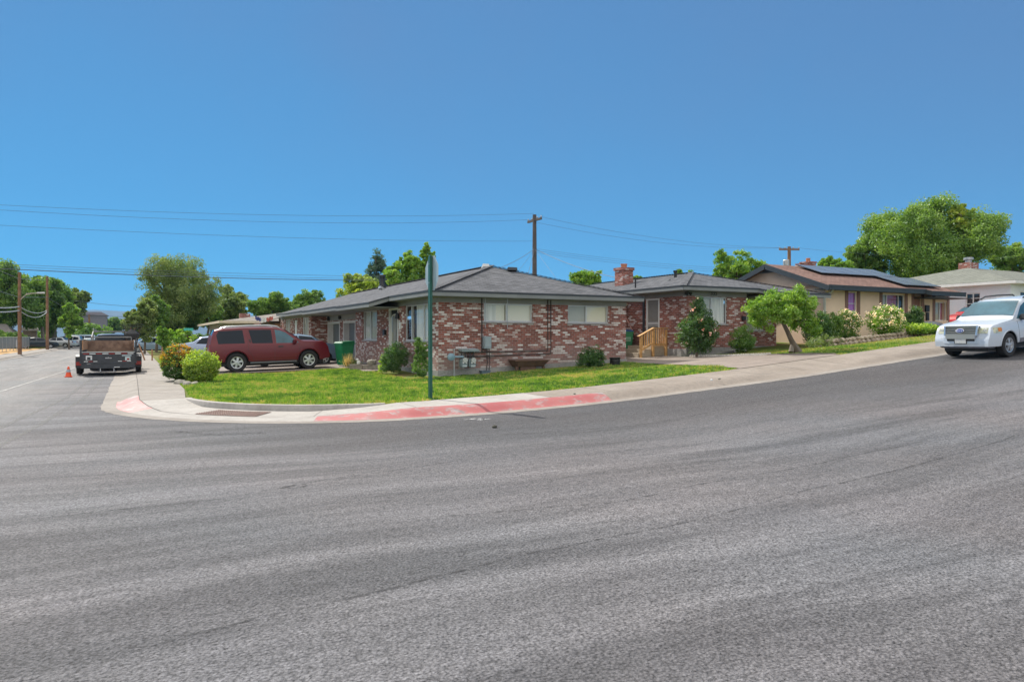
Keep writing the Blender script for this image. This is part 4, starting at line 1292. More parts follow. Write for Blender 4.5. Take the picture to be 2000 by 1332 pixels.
mb.ext([F3.p(c+.13*math.cos(t), 2.8+.5*math.sin(t), -.05) for t in np.linspace(0, 2*math.pi, 17)[:-1]], (0, -.008, 0)); mb.build('oval_glass', mk('frosted_glass', (.55, .58, .55), .3), d)
mb = MB(); mb.tube([F3.p(-.05, 3.95, .55), F3.p(-.05, 3.8, .45), F3.p(-.1, 3.55, .06), F3.p(-.1, 1.2, .06)], .06, 8); mb.build('downpipe', mk('pale_green_downpipe', (.42, .44, .38), .6), H3, smooth=True)
mb = MB()
F3.box(mb, u3(1805), u3(1812), 2.95, 3.3, .03, .1); F3.box(mb, u3(1807), u3(1811.5), 2.5, 2.92, .03, .1)
mb.build('wall_ornament', M_BLK, H3)
under(H3)

# ---------------------------------------------------------------- white house at the right edge
H4 = empty('white_house', (48, 28, 2.2), 0, 'white painted house with green-grey hip roof at the right edge', 'house')
M_WST = stucco('white_stucco', (.72, .76, .8))
a4, b4 = 44.6, 23.0
F4 = Face((a4, b4), (1, 0), (0, -1)); F4L = Face((a4, b4), (0, 1), (-1, 0))
def u4(px):
    r = (px-1000)/1400; z = a4/(r*CY+SY); return (CY-r*SY)*z-b4
wl4 = (u4(1914), u4(1885), 3.0, 4.28); wf4 = (1.0, 3.2, 3.0, 4.3)
mb = MB(); F4L.wall(mb, 11.2, 1, 4.85, [wl4]); F4.wall(mb, 12, 1, 4.85, [wf4]); mb.build('wall', M_WST, H4)
ze4 = 4.87; SL4 = .24; ea4, eb4 = 44.1, 22.5; dd = 6.1
mb = MB(); ap = (ea4+dd, eb4+dd, ze4+SL4*dd); aq = (58-2, eb4+dd, ze4+SL4*dd)
roofplane(mb, [(ea4, eb4, ze4), (58, eb4, ze4), aq, ap]); roofplane(mb, [(ea4, eb4+2*dd, ze4), (ea4, eb4, ze4), ap]); roofplane(mb, [(58, eb4+2*dd, ze4), (ea4, eb4+2*dd, ze4), ap, aq])
mb.build('roof', M_SHING, H4)
mb = MB(); mb.bar((ea4, eb4+2*dd, ze4-.1), (ea4, eb4, ze4-.1), .04, .16); mb.bar((ea4-.02, eb4, ze4-.1), (58, eb4, ze4-.1), .04, .16); mb.build('fascia', M_WHITE, H4)
flatpoly('soffit', [(ea4+.02, eb4+.02), (58, eb4+.02), (58, b4+.1), (a4+.1, b4+.1), (a4+.1, 34.6), (ea4+.02, 34.6)], 4.68, M_WHITE, H4)
window(F4L, H4, *wl4, splits=(.5,), cross=(.25, .5, .75), fills=[(0, 1, M_ROOM)], frame_mat=M_WHITE, fr=.06)
window(F4, H4, *wf4, splits=(.33, .66), cross=(.25, .5, .75), fills=[(0, 1, M_ROOM)], frame_mat=M_WHITE, fr=.06)
cx, cy = at(1891, 49.5)
mb = MB(); mb.box(cx-.5, cx+.5, cy-.4, cy+.4, 5.6, el(514, 49.5)); ch = mb.build('chimney', M_CHIMB, H4)
mb = MB(); z0 = el(514, 49.5); mb.lathe([(.2, 0), (.2, .22), (.3, .22), (.3, .36), (.2, .38)], (cx, cy, z0), n=12); mb.build('chimney_cap', M_GALV, ch)
under(H4)

# ---------------------------------------------------------------- house beyond on the through street and more distant buildings
H5 = empty('bungalow', (9, 58, .4), 0, 'pale bungalow with low tan roof and brick chimney beyond the corner house', 'house')
mb = MB()
p5 = at(372, 62); 
mb.box(6.6, 16, 57, 75, .1, 2.75); mb.build('wall', stucco('pale_wall', (.55, .52, .48)), H5)
mb = MB()
zr5 = 3.65
roofplane(mb, [(5.6, 56, 2.8), (5.6, 76, 2.8), (11, 70.5, zr5), (11, 61.5, zr5)]); roofplane(mb, [(17, 56, 2.8), (5.6, 56, 2.8), (11, 61.5, zr5)]); roofplane(mb, [(17, 76, 2.8), (17, 56, 2.8), (11, 61.5, zr5), (11, 70.5, zr5)])
mb.build('roof', M_SHINT, H5)
mb = MB(); mb.bar((17, 56, 2.74), (5.6, 56, 2.74), .04, .18); mb.bar((5.6, 56, 2.74), (5.6, 76, 2.74), .04, .18); mb.build('fascia', mk('cream_fascia', (.6, .52, .4), .7), H5)
cx, cy = at(478, 66); mb = MB(); mb.box(cx-.45, cx+.45, cy-.3, cy+.3, 3.3, el(612.5, 66)); mb.build('chimney', M_BRICK2, H5)
under(H5)
H6 = empty('brown_house', (11.5, 53.5, .4), 0, 'brown house with low tan roof just behind the corner duplex', 'house')
mb = MB(); mb.box(9.0, 16, 53.2, 55.9, .1, 2.6); mb.build('wall', mk('brown_stucco', (.3, .17, .1), .9), H6)
mb = MB(); roofplane(mb, [(8.0, 52.9, 2.62), (8.0, 56.4, 2.62), (12, 56.4, 4.0), (12, 52.9, 4.0)]); roofplane(mb, [(16, 52.9, 2.62), (12, 52.9, 4.0), (12, 56.4, 4.0), (16, 56.4, 2.62)]); mb.build('roof', M_SHINT, H6)
mb = MB(); mb.bar((8.0, 52.9, 2.55), (8.0, 56.4, 2.55), .05, .2); mb.build('fascia', M_BRN, H6)
under(H6)
bx, by = at(171, 190)
H7 = empty('office_block', (bx, by, 0), R(0), 'distant grey three-storey office block with tall windows above the parked cars', 'building')
mb = MB(); mb.box(-2.6, 2.2, 0, 9, 0, 7.4); mb.build('wall', mk('grey_cladding', (.16, .16, .19), .8), H7)
mb = MB(); mb.hexa([(-2.7, -.3, 7.4), (2.4, -.3, 7.4), (2.4, 9.2, 7.4), (-2.7, 9.2, 7.4), (-2.2, .6, 8.3), (1.6, .6, 8.3), (1.6, 8.5, 8.3), (-2.2, 8.5, 8.3)]); mb.build('roof', mk('slate', (.13, .125, .15), .8), H7)
for i in range(3):
    mb = MB(); mb.box(-1.9+i*.95, -1.2+i*.95, -.06, -.02, .8, 5.2); f = mb.build('window', M_WHITE, H7)
    mb = MB(); mb.box(-1.82+i*.95, -1.28+i*.95, -.09, -.05, .9, 5.1); mb.build('pane', mk('dark_glass', (.03, .05, .06), .1), f)
H7.scale = (2.0, 1, 1)
bx, by = at(3, 95)
H8 = empty('roadside_cottage', (bx, by, 0), 0, 'small brown cottage behind the chain-link fence at the left edge', 'house')
mb = MB(); mb.box(-4, .6, 0, 5, 0, 2.3); mb.build('wall', mk('brown_stucco', (.3, .17, .1), .9), H8)
mb = MB(); roofplane(mb, [(-5, -.8, 2.2), (1.3, -.8, 2.2), (.2, 2.5, 3.4), (-4, 2.5, 3.4)]); roofplane(mb, [(1.3, -.8, 2.2), (1.3, 6, 2.2), (.2, 2.5, 3.4)]); roofplane(mb, [(1.3, 6, 2.2), (-5, 6, 2.2), (-4, 2.5, 3.4), (.2, 2.5, 3.4)]); mb.build('roof', M_SHINT, H8)
bx, by = at(57, 112)
H9 = empty('garden_hut', (bx, by, 0), 0, 'small hut with a pale hipped roof between the two utility poles', 'hut')
mb = MB(); mb.box(-.9, .9, 0, 2, 0, 2.6); mb.build('wall', mk('hut_board', (.24, .18, .17), .8), H9)
mb = MB(); 
for q in range(4):
    c = [(-1.4, -.5), (1.4, -.5), (1.4, 2.5), (-1.4, 2.5)]; p0 = c[q]; p1 = c[(q+1) % 4]; mb.add([(*p0, 2.6), (*p1, 2.6), (0, 1, 4.1)], [(0, 1, 2)])
mb.add([(-1.4, -.5, 2.6), (1.4, -.5, 2.6), (1.4, 2.5, 2.6), (-1.4, 2.5, 2.6)], [(3, 2, 1, 0)])
mb.build('roof', M_SHINT, H9)
# ---------------------------------------------------------------- vehicles
def paint(name, c, metal=.25, rough=.28, coat=.7):
    return mk(name, c, rough, .03, 2, metal=metal, coat=coat)
M_TYRE = mk('tyre_rubber', (.022, .022, .024), .85, .2, 20)
M_RIM = mk('alloy', (.55, .56, .58), .3, .08, 5, metal=.7)
M_CARGL = mk('car_glass', (.006, .012, .022), .06, .1, 2, spec=.3)
M_CARGL2 = mk('tinted_windscreen', (.04, .11, .15), .05, .3, 2, spec=.6)
M_TRIMB = mk('black_plastic', (.03, .031, .034), .6, .15, 8)
M_CHROME = mk('chrome', (.62, .64, .68), .34, .03, 3, metal=1)
M_LAMPR = mk('red_lens', (.3, .025, .02), .2, .1, 12)
M_LAMPO = mk('orange_lens', (.6, .2, .03), .25, .1, 12)
M_LAMPC = mk('clear_lens', (.6, .62, .6), .12, .25, 16, coat=.6)
M_LAMPY = mk('yellowed_lens', (.5, .52, .38), .15, .3, 14, coat=.6)
M_PLATE = mk('plate_white', (.6, .62, .62), .5, .1, 20)

def make_wheel(par, x, y, R_, tw, rim, side, spokes=6, mat=None):
    mb = MB(); t = tw/2
    mb.lathe([(rim*.97, -t*.8), (R_*.9, -t), (R_*.975, -t*.86), (R_, -t*.6), (R_, t*.6), (R_*.975, t*.86), (R_*.9, t), (rim*1.0, t*.9), (rim*.97, t*.5)], (x, y, R_), axis='y', n=28, cap=True)
    w = mb.build('wheel', M_TYRE, par, smooth=True, angle=30)
    mb = MB(); f = side
    q = lambda d: y+f*d
    mb.lathe([(rim*.9, f*t*.92), (rim*1.02, f*t*.95), (rim*1.02, f*t*.8), (rim*.88, f*t*.55)], (x, y, R_), axis='y', n=28, cap=False)
    mb.lathe([(rim*.001, f*t*.98), (rim*.2, f*t*.95), (rim*.26, f*t*.7)], (x, y, R_), axis='y', n=16, cap=False)
    for k in range(spokes):
        a = 2*math.pi*k/spokes+.3
        ca, sa = math.cos(a), math.sin(a)
        def P(r, wd, d): return (x+ca*r-sa*wd, q(d), R_+sa*r+ca*wd)
        wi, wo = rim*.15, rim*.2
        mb.hexa([P(rim*.15, -wi, t*.6), P(rim*.93, -wo, t*.55), P(rim*.93, wo, t*.55), P(rim*.15, wi, t*.6), P(rim*.15, -wi, t*.92), P(rim*.93, -wo, t*.88), P(rim*.93, wo, t*.88), P(rim*.15, wi, t*.92)])
    mb.build('rim', mat or M_RIM, w)
    mb = MB(); mb.lathe([(rim*.9, f*t*.5), (.01, f*t*.52)], (x, y, R_), axis='y', n=20, cap=False); mb.build('brake', M_TRIMB, w)
    return w

class Car:
    def __init__(s, name, label, cat, L_, W, top, belt, sill, wheels, R_, tw, rim, pm, loc, rz, pitch=0, group=None, tum=.3, nst=80, spokes=6, endr=(.10, .14), low=None, open_=None):
        s.L, s.W, s.top, s.belt, s.sill, s.tum, s.endr = L_, W, top, belt, sill, tum, endr
        s.low = low
        s.root = empty(name, loc, rz, label, cat, group)
        s.root.rotation_euler = (0, -pitch, rz)
        Ra = R_*1.17
        s.wheels, s.Ra, s.R = wheels, Ra, R_
        xs = sorted(set([round(v, 4) for v in list(np.linspace(0, L_, nst))+[p[0] for p in top]+[w+Ra*k for w in wheels for k in (-1, -.97, -.9, -.75, -.5, 0, .5, .75, .9, .97, 1)]]))
        xs = [x for x in xs if 0 <= x <= L_]
        mb = MB(); secs = [s.section(x) for x in xs]; n = len(secs[0]); vs = []; fs = []
        for x, sec in zip(xs, secs):
            full = [(x, y, z) for y, z in sec]+[(x, -y, z) for y, z in sec[-2::-1]]
            vs += full
        m = 2*n-1
        for i in range(len(xs)-1):
            for j in range(m-1): fs.append((i*m+j, (i+1)*m+j, (i+1)*m+j+1, i*m+j+1))
        fs.append(tuple(range(m))); k = (len(xs)-1)*m; fs.append(tuple(range(k+m-1, k-1, -1)))
        mb.add(vs, fs)
        s.body = mb.build('body', pm, s.root, smooth=True, angle=38)
        mb = MB(); mb.box(.25, L_-.25, -W*.36, W*.36, R_*.6, s.belt_(L_*.5)-.12)
        mb.build('underbody', M_TRIMB, s.root)
        for wx in wheels:
            for sd in (1, -1):
                make_wheel(s.root, wx, sd*(W/2-tw/2-.015), R_, tw, rim, sd, spokes)
                mb = MB(); vs = []; fs = []
                for k in range(13):
                    a = math.pi*k/12
                    for yy in (W*.3, W/2-.03): vs.append((wx+math.cos(a)*Ra*.99, sd*yy, R_+math.sin(a)*Ra*.99))
                mb.add(vs, [(2*k, 2*k+1, 2*k+3, 2*k+2) for k in range(12)])
                mb.build('wheel_arch', M_TRIMB, s.root)
    def itp(s, pts, x): return float(np.interp(x, [p[0] for p in pts], [p[1] for p in pts]))
    def top_(s, x): return s.itp(s.top, x)
    def belt_(s, x): return min(s.itp(s.belt, x), s.top_(x))
    def halfw(s, x):
        er, ef = s.endr
        w = 1.0
        if x < .55: w -= er*(1-x/.55)**2
        e = s.L-x
        if e < .8: w -= ef*(1-e/.8)**2
        return s.W/2*w
    def lowz(s, x):
        z = s.sill if s.low is None else s.itp(s.low, x)
        for wx in s.wheels:
            d = abs(x-wx)
            if d < s.Ra: z = max(z, s.R+math.sqrt(max(0, s.Ra**2-d*d)))
        return z
    def side(s, x, z):
        B = s.belt_(x); w = s.halfw(x)
        br = s.itp(s.belt, x)
        if z <= B+1e-6:
            t = (z-s.sill)/max(.1, br-s.sill)
            return w*(1-.075*(t-.42)**2-.018*max(0, t-.8)/.2)
        yb = w*(1-.075*.3364-.018)
        return yb-.015-s.tum*(z-B)
    def section(s, x):
        z0 = s.lowz(x); B = s.belt_(x); U = s.top_(x)
        z0 = min(z0, B-.02)
        out = [(s.side(x, z0+(B-z0)*t), z0+(B-z0)*t) for t in (0, .1, .25, .42, .6, .78, .92, 1)]
        H = U-B; yb = out[-1][1-1]
        k = min(1, H/.1)
        for f in (.06, .5, .9): out.append((yb-.015*k-s.tum*H*f, B+H*f))
        yt = out[-1][0]
        out += [(yt-.05*k-.02, B+H*.985+.004), (yt*.6, U+.022), (0, U+.03)]
        return out
    def sidepoly(s, name, pts, mat, off=.006, par=None, sides=(1, -1), thick=None):
        res = []; n = len(pts)
        x0 = min(p[0] for p in pts); x1 = max(p[0] for p in pts)
        xs = sorted(set(list(np.linspace(x0+1e-4, x1-1e-4, 9))+[p[0] for p in pts if x0+1e-3 < p[0] < x1-1e-3]))
        cols = []
        for x in xs:
            zs = []
            for i in range(n):
                (xa, za), (xb, zb) = pts[i], pts[(i+1) % n]
                if (xa-x)*(xb-x) <= 0 and abs(xa-xb) > 1e-9: zs.append(za+(zb-za)*(x-xa)/(xb-xa))
            if len(zs) >= 2: cols.append((x, min(zs), max(zs)))
        for sd in sides:
            mb = MB(); vs = []; fs = []
            for x, za, zb in cols:
                for k in range(4):
                    z = za+(zb-za)*k/3; vs.append((x, sd*(s.side(x, z)+off), z))
            m = len(cols)
            for i in range(m-1):
                for k in range(3): fs.append((i*4+k, i*4+4+k, i*4+5+k, i*4+1+k))
            mb.add(vs, fs)
            rim = [i*4 for i in range(m)]+[(m-1)*4+k for k in (1, 2)]+[i*4+3 for i in range(m-1, -1, -1)]+[2, 1]
            k0 = len(mb.v)
            mb.add([(mb.v[i][0], mb.v[i][1]-sd*(off+.01), mb.v[i][2]) for i in rim], [])
            q = len(rim)
            mb.f += [(rim[i], rim[(i+1) % q], k0+(i+1) % q, k0+i) for i in range(q)]; mb.m += [0]*q
            res.append(mb.build(name, mat, par or s.root))
        return res
    def seam(s, pts, w=.009, par=None, sides=(1, -1), name='door_seam', mat=None, off=.003):
        for sd in sides:
            mb = MB()
            dense = []
            for (p, q) in zip(pts[:-1], pts[1:]):
                n = max(2, int(math.hypot(q[0]-p[0], q[1]-p[1])/.12))
                for i in range(n): dense.append((p[0]+(q[0]-p[0])*i/n, p[1]+(q[1]-p[1])*i/n))
            dense.append(pts[-1])
            P3 = [(x, sd*(s.side(x, z)+off-w*.4), z) for x, z in dense]
            mb.tube(P3, w*.6, 4); mb.build(name, mat or M_TRIMB, par or s.root)
    def toppatch(s, name, x0, x1, k0, k1, mat, off=.012, n=10, lat=9):
        mb = MB(); vs = []; fs = []
        for i in range(n+1):
            x = x0+(x1-x0)*i/n; kk = k0+(k1-k0)*i/n
            U = s.top_(x); B = s.belt_(x); H = U-B
            yb = s.side(x, B); yt = (yb-.015-s.tum*H*.9)*kk
            for j in range(lat):
                t = -1+2*j/(lat-1)
                vs.append((x, yt*t, U+.03-.02*abs(t)**2+off))
        for i in range(n):
            for j in range(lat-1): fs.append((i*lat+j, (i+1)*lat+j, (i+1)*lat+j+1, i*lat+j+1))
        mb.add(vs, fs)
        return mb.build(name, mat, s.root, smooth=True, angle=60)
    def pbox(s, name, x0, x1, y0, y1, z0, z1, mat, bevel=.01, par=None):
        mb = MB(); mb.box(x0, x1, y0, y1, z0, z1); return mb.build(name, mat, par or s.root, bevel=bevel)

# --- maroon SUV on the driveway, nose to the garage
M_MAR = paint('maroon_paint', (.125, .007, .014), .1, .36, .2)
xr, yr_ = 3.72, 30.75
z1, z2 = yz(3.72, 31.3)+.03, yz(6.55, 31.3)+.03
pit = math.atan2(z2-z1, 2.85)
top = [(0, .78), (.03, 1.05), (.1, 1.45), (.22, 1.70), (.5, 1.765), (1.2, 1.79), (2.1, 1.79), (2.6, 1.765), (2.85, 1.71), (3.25, 1.45), (3.56, 1.215), (3.66, 1.185), (4.2, 1.165), (4.5, 1.135), (4.62, 1.07), (4.7, .9), (4.75, .62)]
belt = [(0, 1.1), (.6, 1.12), (2.4, 1.1), (3.4, 1.09), (3.7, 1.15), (4.4, 1.1), (4.75, .9)]
low = [(0, .5), (.25, .42), (1, .42), (3.9, .4), (4.4, .38), (4.74, .48)]
C = Car('parked_suv', 'maroon SUV with silver roof rails parked nose-in on the left driveway', 'suv', 4.74, 1.85, top, belt, .4, [1.0, 3.85], .385, .26, .235, M_MAR, (3.72-1.0*math.cos(pit), 31.53, z1-math.sin(pit)*1.0), 0, pit, low=low)
C.sidepoly('window', [(.33, 1.15), (.27, 1.5), (.36, 1.66), (1.27, 1.69), (1.33, 1.15)], M_CARGL)
C.sidepoly('window', [(1.62, 1.14), (1.5, 1.69), (2.38, 1.68), (2.42, 1.12)], M_CARGL)
C.sidepoly('window', [(2.56, 1.12), (2.52, 1.675), (2.72, 1.65), (2.95, 1.55), (3.45, 1.14), (3.44, 1.11)], M_CARGL2)
C.toppatch('windscreen', 3.52, 2.92, .93, .9, M_CARGL2)
C.toppatch('rear_window', .12, .23, .82, .82, M_CARGL)
C.seam([(1.48, 1.7), (1.45, 1.1), (1.46, .85), (1.62, .62), (1.66, .45)]); C.seam([(2.47, 1.7), (2.49, 1.1), (2.47, .45)]); C.seam([(3.5, 1.09), (3.46, .8), (3.42, .45)]); C.seam([(1.66, .45), (3.42, .45)])
C.seam([(1.72, .58), (3.44, .56)], .03, name='rub_strip', mat=M_MAR, off=.006)
for hx, hzz in ((2.62, .98), (1.5, 1.28)):
    C.sidepoly('door_handle', [(hx, hzz-.02), (hx, hzz+.03), (hx+(.2 if hx > 2 else .06), hzz+.03), (hx+(.2 if hx > 2 else .06), hzz-(.02 if hx > 2 else .12))], M_TRIMB, .03)
for sd in (1, -1):
    y = sd*.88
    mb = MB(); mb.hexa([(3.2, y, 1.08), (3.36, y, 1.1), (3.36, y+sd*.2, 1.1), (3.24, y+sd*.22, 1.08), (3.2, y, 1.26), (3.34, y, 1.26), (3.34, y+sd*.2, 1.24), (3.24, y+sd*.22, 1.25)]); mb.build('wing_mirror', M_MAR, C.root, bevel=.03)
    mb = MB(); yr = sd*.66; mb.tube([(.55, yr, 1.79), (.65, yr, 1.83), (1.5, yr, 1.86), (2.3, yr, 1.86), (2.62, yr, 1.81), (2.74, yr, 1.74)], [.02, .028, .03, .03, .028, .015], 8); mb.build('roof_rail', mk('silver_rail', (.5, .53, .57), .35, .05, 3, metal=.4), C.root, smooth=True)
    C.pbox('side_step', 1.5, 3.35, min(y, y+sd*.06)-.03, max(y, y+sd*.06)+.0, .33, .385, mk('grey_step', (.14, .15, .16), .5), .015)
    mb = MB(); mb.hexa([(4.33, sd*.70, .85), (4.52, sd*.45, .86), (4.69, sd*.46, .8), (4.5, sd*.86, .78), (4.3, sd*.82, 1.0), (4.45, sd*.5, 1.0), (4.6, sd*.46, .98), (4.36, sd*.84, .98)]); mb.build('headlight', M_LAMPC, C.root)
    mb = MB(); y0 = sd*.8; mb.hexa([(-.015, y0-sd*.1, .78), (.2, y0+sd*.045, .78), (.2, y0+sd*.055, .8), (-.02, y0-sd*.1, .8), (.02, y0-sd*.12, 1.12), (.18, y0+sd*.03, 1.12), (.18, y0+sd*.045, 1.12), (.015, y0-sd*.1, 1.12)]); mb.build('tail_light', M_LAMPR, C.root)
for wx in C.wheels:
    pts = [(wx+math.cos(a)*(C.Ra+.03), .385+math.sin(a)*(C.Ra+.03)) for a in np.linspace(.12, math.pi-.12, 16)]
    C.seam(pts, .05, name='arch_flare', mat=M_MAR, off=.012)
C.pbox('rear_bumper', -.06, .14, -.8, .8, .48, .74, M_MAR, .04)
C.pbox('front_bumper', 4.6, 4.78, -.72, .72, .42, .66, M_MAR, .05)
C.pbox('grille', 4.62, 4.72, -.4, .4, .72, .92, M_CHROME, .02)

# --- white SUV at the kerb, coming down the slope
M_WHT = paint('white_paint_metallic', (.5, .555, .63), .0, .3)
top = [(0, .7), (.04, 1.0), (.12, 1.4), (.26, 1.70), (.6, 1.755), (1.4, 1.78), (2.2, 1.77), (2.65, 1.735), (2.95, 1.65), (3.3, 1.4), (3.62, 1.17), (3.8, 1.14), (4.3, 1.09), (4.62, 1.04), (4.74, .98), (4.8, .86), (4.88, .66), (4.91, .6)]
belt = [(0, 1.12), (2.6, 1.12), (3.4, 1.1), (3.7, 1.1), (4.4, 1.03), (4.91, .9)]
low = [(0, .5), (.3, .43), (1, .42), (3.9, .42), (4.5, .38), (4.91, .4)]
fx, fy = 22.15, 12.27
g1_, g2_ = hz(fx), hz(fx+2.89)
pit = -math.atan2(g2_-g1_, 2.89)
E = Car('parked_suv', 'white SUV parked facing downhill at the kerb on the right', 'suv', 4.91, 1.87, top, belt, .42, [1.05, 3.94], .375, .25, .225, M_WHT, (fx+.92*3.94*math.cos(pit), fy, g1_+.004-.92*3.94*math.sin(pit)), math.pi, pit, low=low, endr=(.1, .12), spokes=5)
E.root.scale = (.92, .92, .92)
E.sidepoly('window', [(.36, 1.17), (.3, 1.5), (.4, 1.64), (1.2, 1.67), (1.25, 1.16)], M_CARGL)
E.sidepoly('window', [(1.42, 1.16), (1.36, 1.67), (2.28, 1.67), (2.32, 1.15)], M_CARGL)
E.sidepoly('window', [(2.46, 1.15), (2.42, 1.66), (2.7, 1.63), (2.95, 1.53), (3.4, 1.16)], M_CARGL2)
E.toppatch('windscreen', 3.5, 2.86, .97, .95, M_CARGL2)
E.toppatch('rear_window', .14, .27, .85, .85, M_CARGL)
E.seam([(2.37, 1.68), (2.39, 1.1), (2.36, .48)]); E.seam([(3.45, 1.1), (3.42, .8), (3.38, .48)]); E.seam([(1.3, 1.68), (1.32, 1.1), (1.45, .8), (1.62, .48)]); E.seam([(1.62, .48), (3.38, .48)])
E.sidepoly('door_handle', [(2.52, .98), (2.52, 1.03), (2.74, 1.03), (2.74, .98)], M_WHT, .03); E.sidepoly('door_handle', [(1.5, .98), (1.5, 1.03), (1.72, 1.03), (1.72, .98)], M_WHT, .03)
E.sidepoly('sill_cladding', [(1.55, .42), (1.55, .55), (3.4, .55), (3.4, .42)], mk('grey_cladding', (.16, .16, .19), .8), .012)
for wx in E.wheels:
    pts = [(wx+math.cos(a)*(E.Ra+.02), .375+math.sin(a)*(E.Ra+.02)) for a in np.linspace(.1, math.pi-.1, 16)]
    E.seam(pts, .04, name='arch_lip', mat=M_WHT, off=.01)
for sd in (1, -1):
    y = sd*.88
    mb = MB(); mb.hexa([(3.12, y, 1.1), (3.3, y, 1.12), (3.3, y+sd*.2, 1.12), (3.16, y+sd*.23, 1.1), (3.12, y, 1.29), (3.27, y, 1.3), (3.27, y+sd*.2, 1.28), (3.16, y+sd*.23, 1.29)]); mb.build('wing_mirror', M_TRIMB, E.root, bevel=.03)
    yr = sd*.65; mb = MB(); mb.tube([(.5, yr, 1.77), (.62, yr, 1.83), (1.6, yr, 1.86), (2.3, yr, 1.85), (2.55, yr, 1.78)], .026, 8); mb.build('roof_rail', M_TRIMB, E.root, smooth=True)
    # headlamp wraps the corner
    def hrow(z, o):
        xf = float(np.interp(-z, [-p[1] for p in top[-7:]], [p[0] for p in top[-7:]]))
        ps = [(xf+.012+o, sd*y) for y in (.49, .58, .67, .75)]
        for x in (4.68, 4.6, 4.52, 4.44, 4.36):
            if x < xf-.03: ps.append((x+o*.5, sd*(E.side(x, min(z, E.belt_(x)-.005))+.012+o)))
        return [(x, y, z) for x, y in ps]
    def hstrip(rows, i0, i1):
        mb = MB(); m = min(len(r) for r in rows); vs = []; fs = []
        i1 = min(i1, m)
        for r in rows: vs += r[i0:i1]
        w = i1-i0
        for j in range(len(rows)-1):
            for i in range(w-1): fs.append((j*w+i, j*w+i+1, (j+1)*w+i+1, (j+1)*w+i))
        mb.add(vs, fs); return mb
    zz = (.80, .86, .92, .97)
    hl = hstrip([hrow(z, .0) for z in zz], 0, 9).build('headlight', M_LAMPY, E.root, smooth=True, angle=60)
    for i in (1,):
        mb = MB(); p = hrow(.89, .004)[2]; mb.lathe([(.005, .012), (.06, .008), (.066, -.02)], p, axis='x', n=12); mb.build('lamp_bowl', M_LAMPC, hl)
    hstrip([hrow(z, .006) for z in (.84, .9, .95)], 6, 9).build('indicator', M_LAMPO, hl)
    mb = MB(); mb.hexa([(4.915, sd*.6, .58), (4.8, sd*.76, .58), (4.77, sd*.74, .58), (4.88, sd*.57, .58), (4.905, sd*.61, .67), (4.78, sd*.78, .67), (4.75, sd*.76, .67), (4.87, sd*.58, .67)]); mb.build('fog_light', M_LAMPC, E.root, bevel=.006)
    mb = MB(); mb.hexa([(-.02, sd*.68, .8), (.25, sd*.9, .8), (.25, sd*.92, .82), (-.03, sd*.7, .82), (.02, sd*.66, 1.15), (.23, sd*.87, 1.15), (.23, sd*.89, 1.15), (.01, sd*.68, 1.15)]); mb.build('tail_light', M_LAMPR, E.root)
mb = MB(); mb.hexa([(4.7, -.88, .46), (4.93, -.56, .46), (4.93, .56, .46), (4.7, .88, .46), (4.62, -.9, .72), (4.9, -.6, .72), (4.9, .6, .72), (4.62, .9, .72)]); E_b = mb.build('front_bumper', M_WHT, E.root, bevel=.04)
mb = MB(); mb.hexa([(4.6, -.86, .33), (4.86, -.55, .34), (4.86, .55, .34), (4.6, .86, .33), (4.6, -.88, .455), (4.91, -.56, .455), (4.91, .56, .455), (4.6, .88, .455)]); mb.build('lower_valance', MC['grey_cladding'], E.root, bevel=.02)
# grille
mb = MB(); mb.hexa([(4.76, -.49, .76), (4.92, -.46, .76), (4.92, .46, .76), (4.76, .49, .76), (4.7, -.5, 1.02), (4.85, -.48, 1.02), (4.85, .48, 1.02), (4.7, .5, 1.02)]); gr = mb.build('grille', M_TRIMB, E.root)
mb = MB()
mb.bar((4.93, -.47, .755), (4.93, .47, .755), .05, .06); mb.bar((4.86, -.5, 1.03), (4.86, .5, 1.03), .05, .03)
for s_ in (-1, 1): mb.bar((4.93, s_*.48, .74), (4.865, s_*.5, 1.04), .05, .05, up=(1, 0, 0))
mb.build('grille_surround', M_CHROME, gr)
for i in range(4):
    z = .81+i*.055; x = 4.925-(z-.76)*.27
    mb = MB(); mb.bar((x, -.46, z), (x, .46, z), .03, .024); mb.build('grille_bar', M_CHROME, gr)
mb = MB(); mb.bar((4.935, -.45, .69), (4.935, .45, .69), .05, .09); mb.build('chrome_band', M_CHROME, E.root)
mb = MB(); mb.box(4.9, 4.94, -.42, .42, .575, .64); mb.build('lower_grille', M_TRIMB, E.root)
mb = MB(); mb.lathe([(.001, 0), (.062, 0), (.066, .012), (.001, .016)], (0, 0, 0), axis='x', n=20)
em = mb.build('emblem', mk('white_ring', (.7, .72, .75), .3), E.root); em.location = (4.935, 0, .9); em.scale = (1, 2.0, 1); em.rotation_euler = (0, R(-15), 0)
mb = MB(); mb.lathe([(.001, .012), (.055, .013), (.055, .017), (.001, .02)], (0, 0, 0), axis='x', n=20); eb_ = mb.build('emblem_oval', mk('emblem_blue', (.01, .05, .3), .3), em)
t_ = text3d('Ford', (.024, 0, 0), (R(90), 0, R(90)), .075, MC['white_ring'], em, 'emblem_lettering', .002); t_.scale = (.6, 1, 1)
pl = E.pbox('number_plate', 4.935, 4.95, -.17, .17, .5, .66, M_PLATE, .004)
mb = MB(); mb.box(4.925, 4.94, -.19, .19, .49, .67); mb.build('plate_frame', M_TRIMB, E.root)

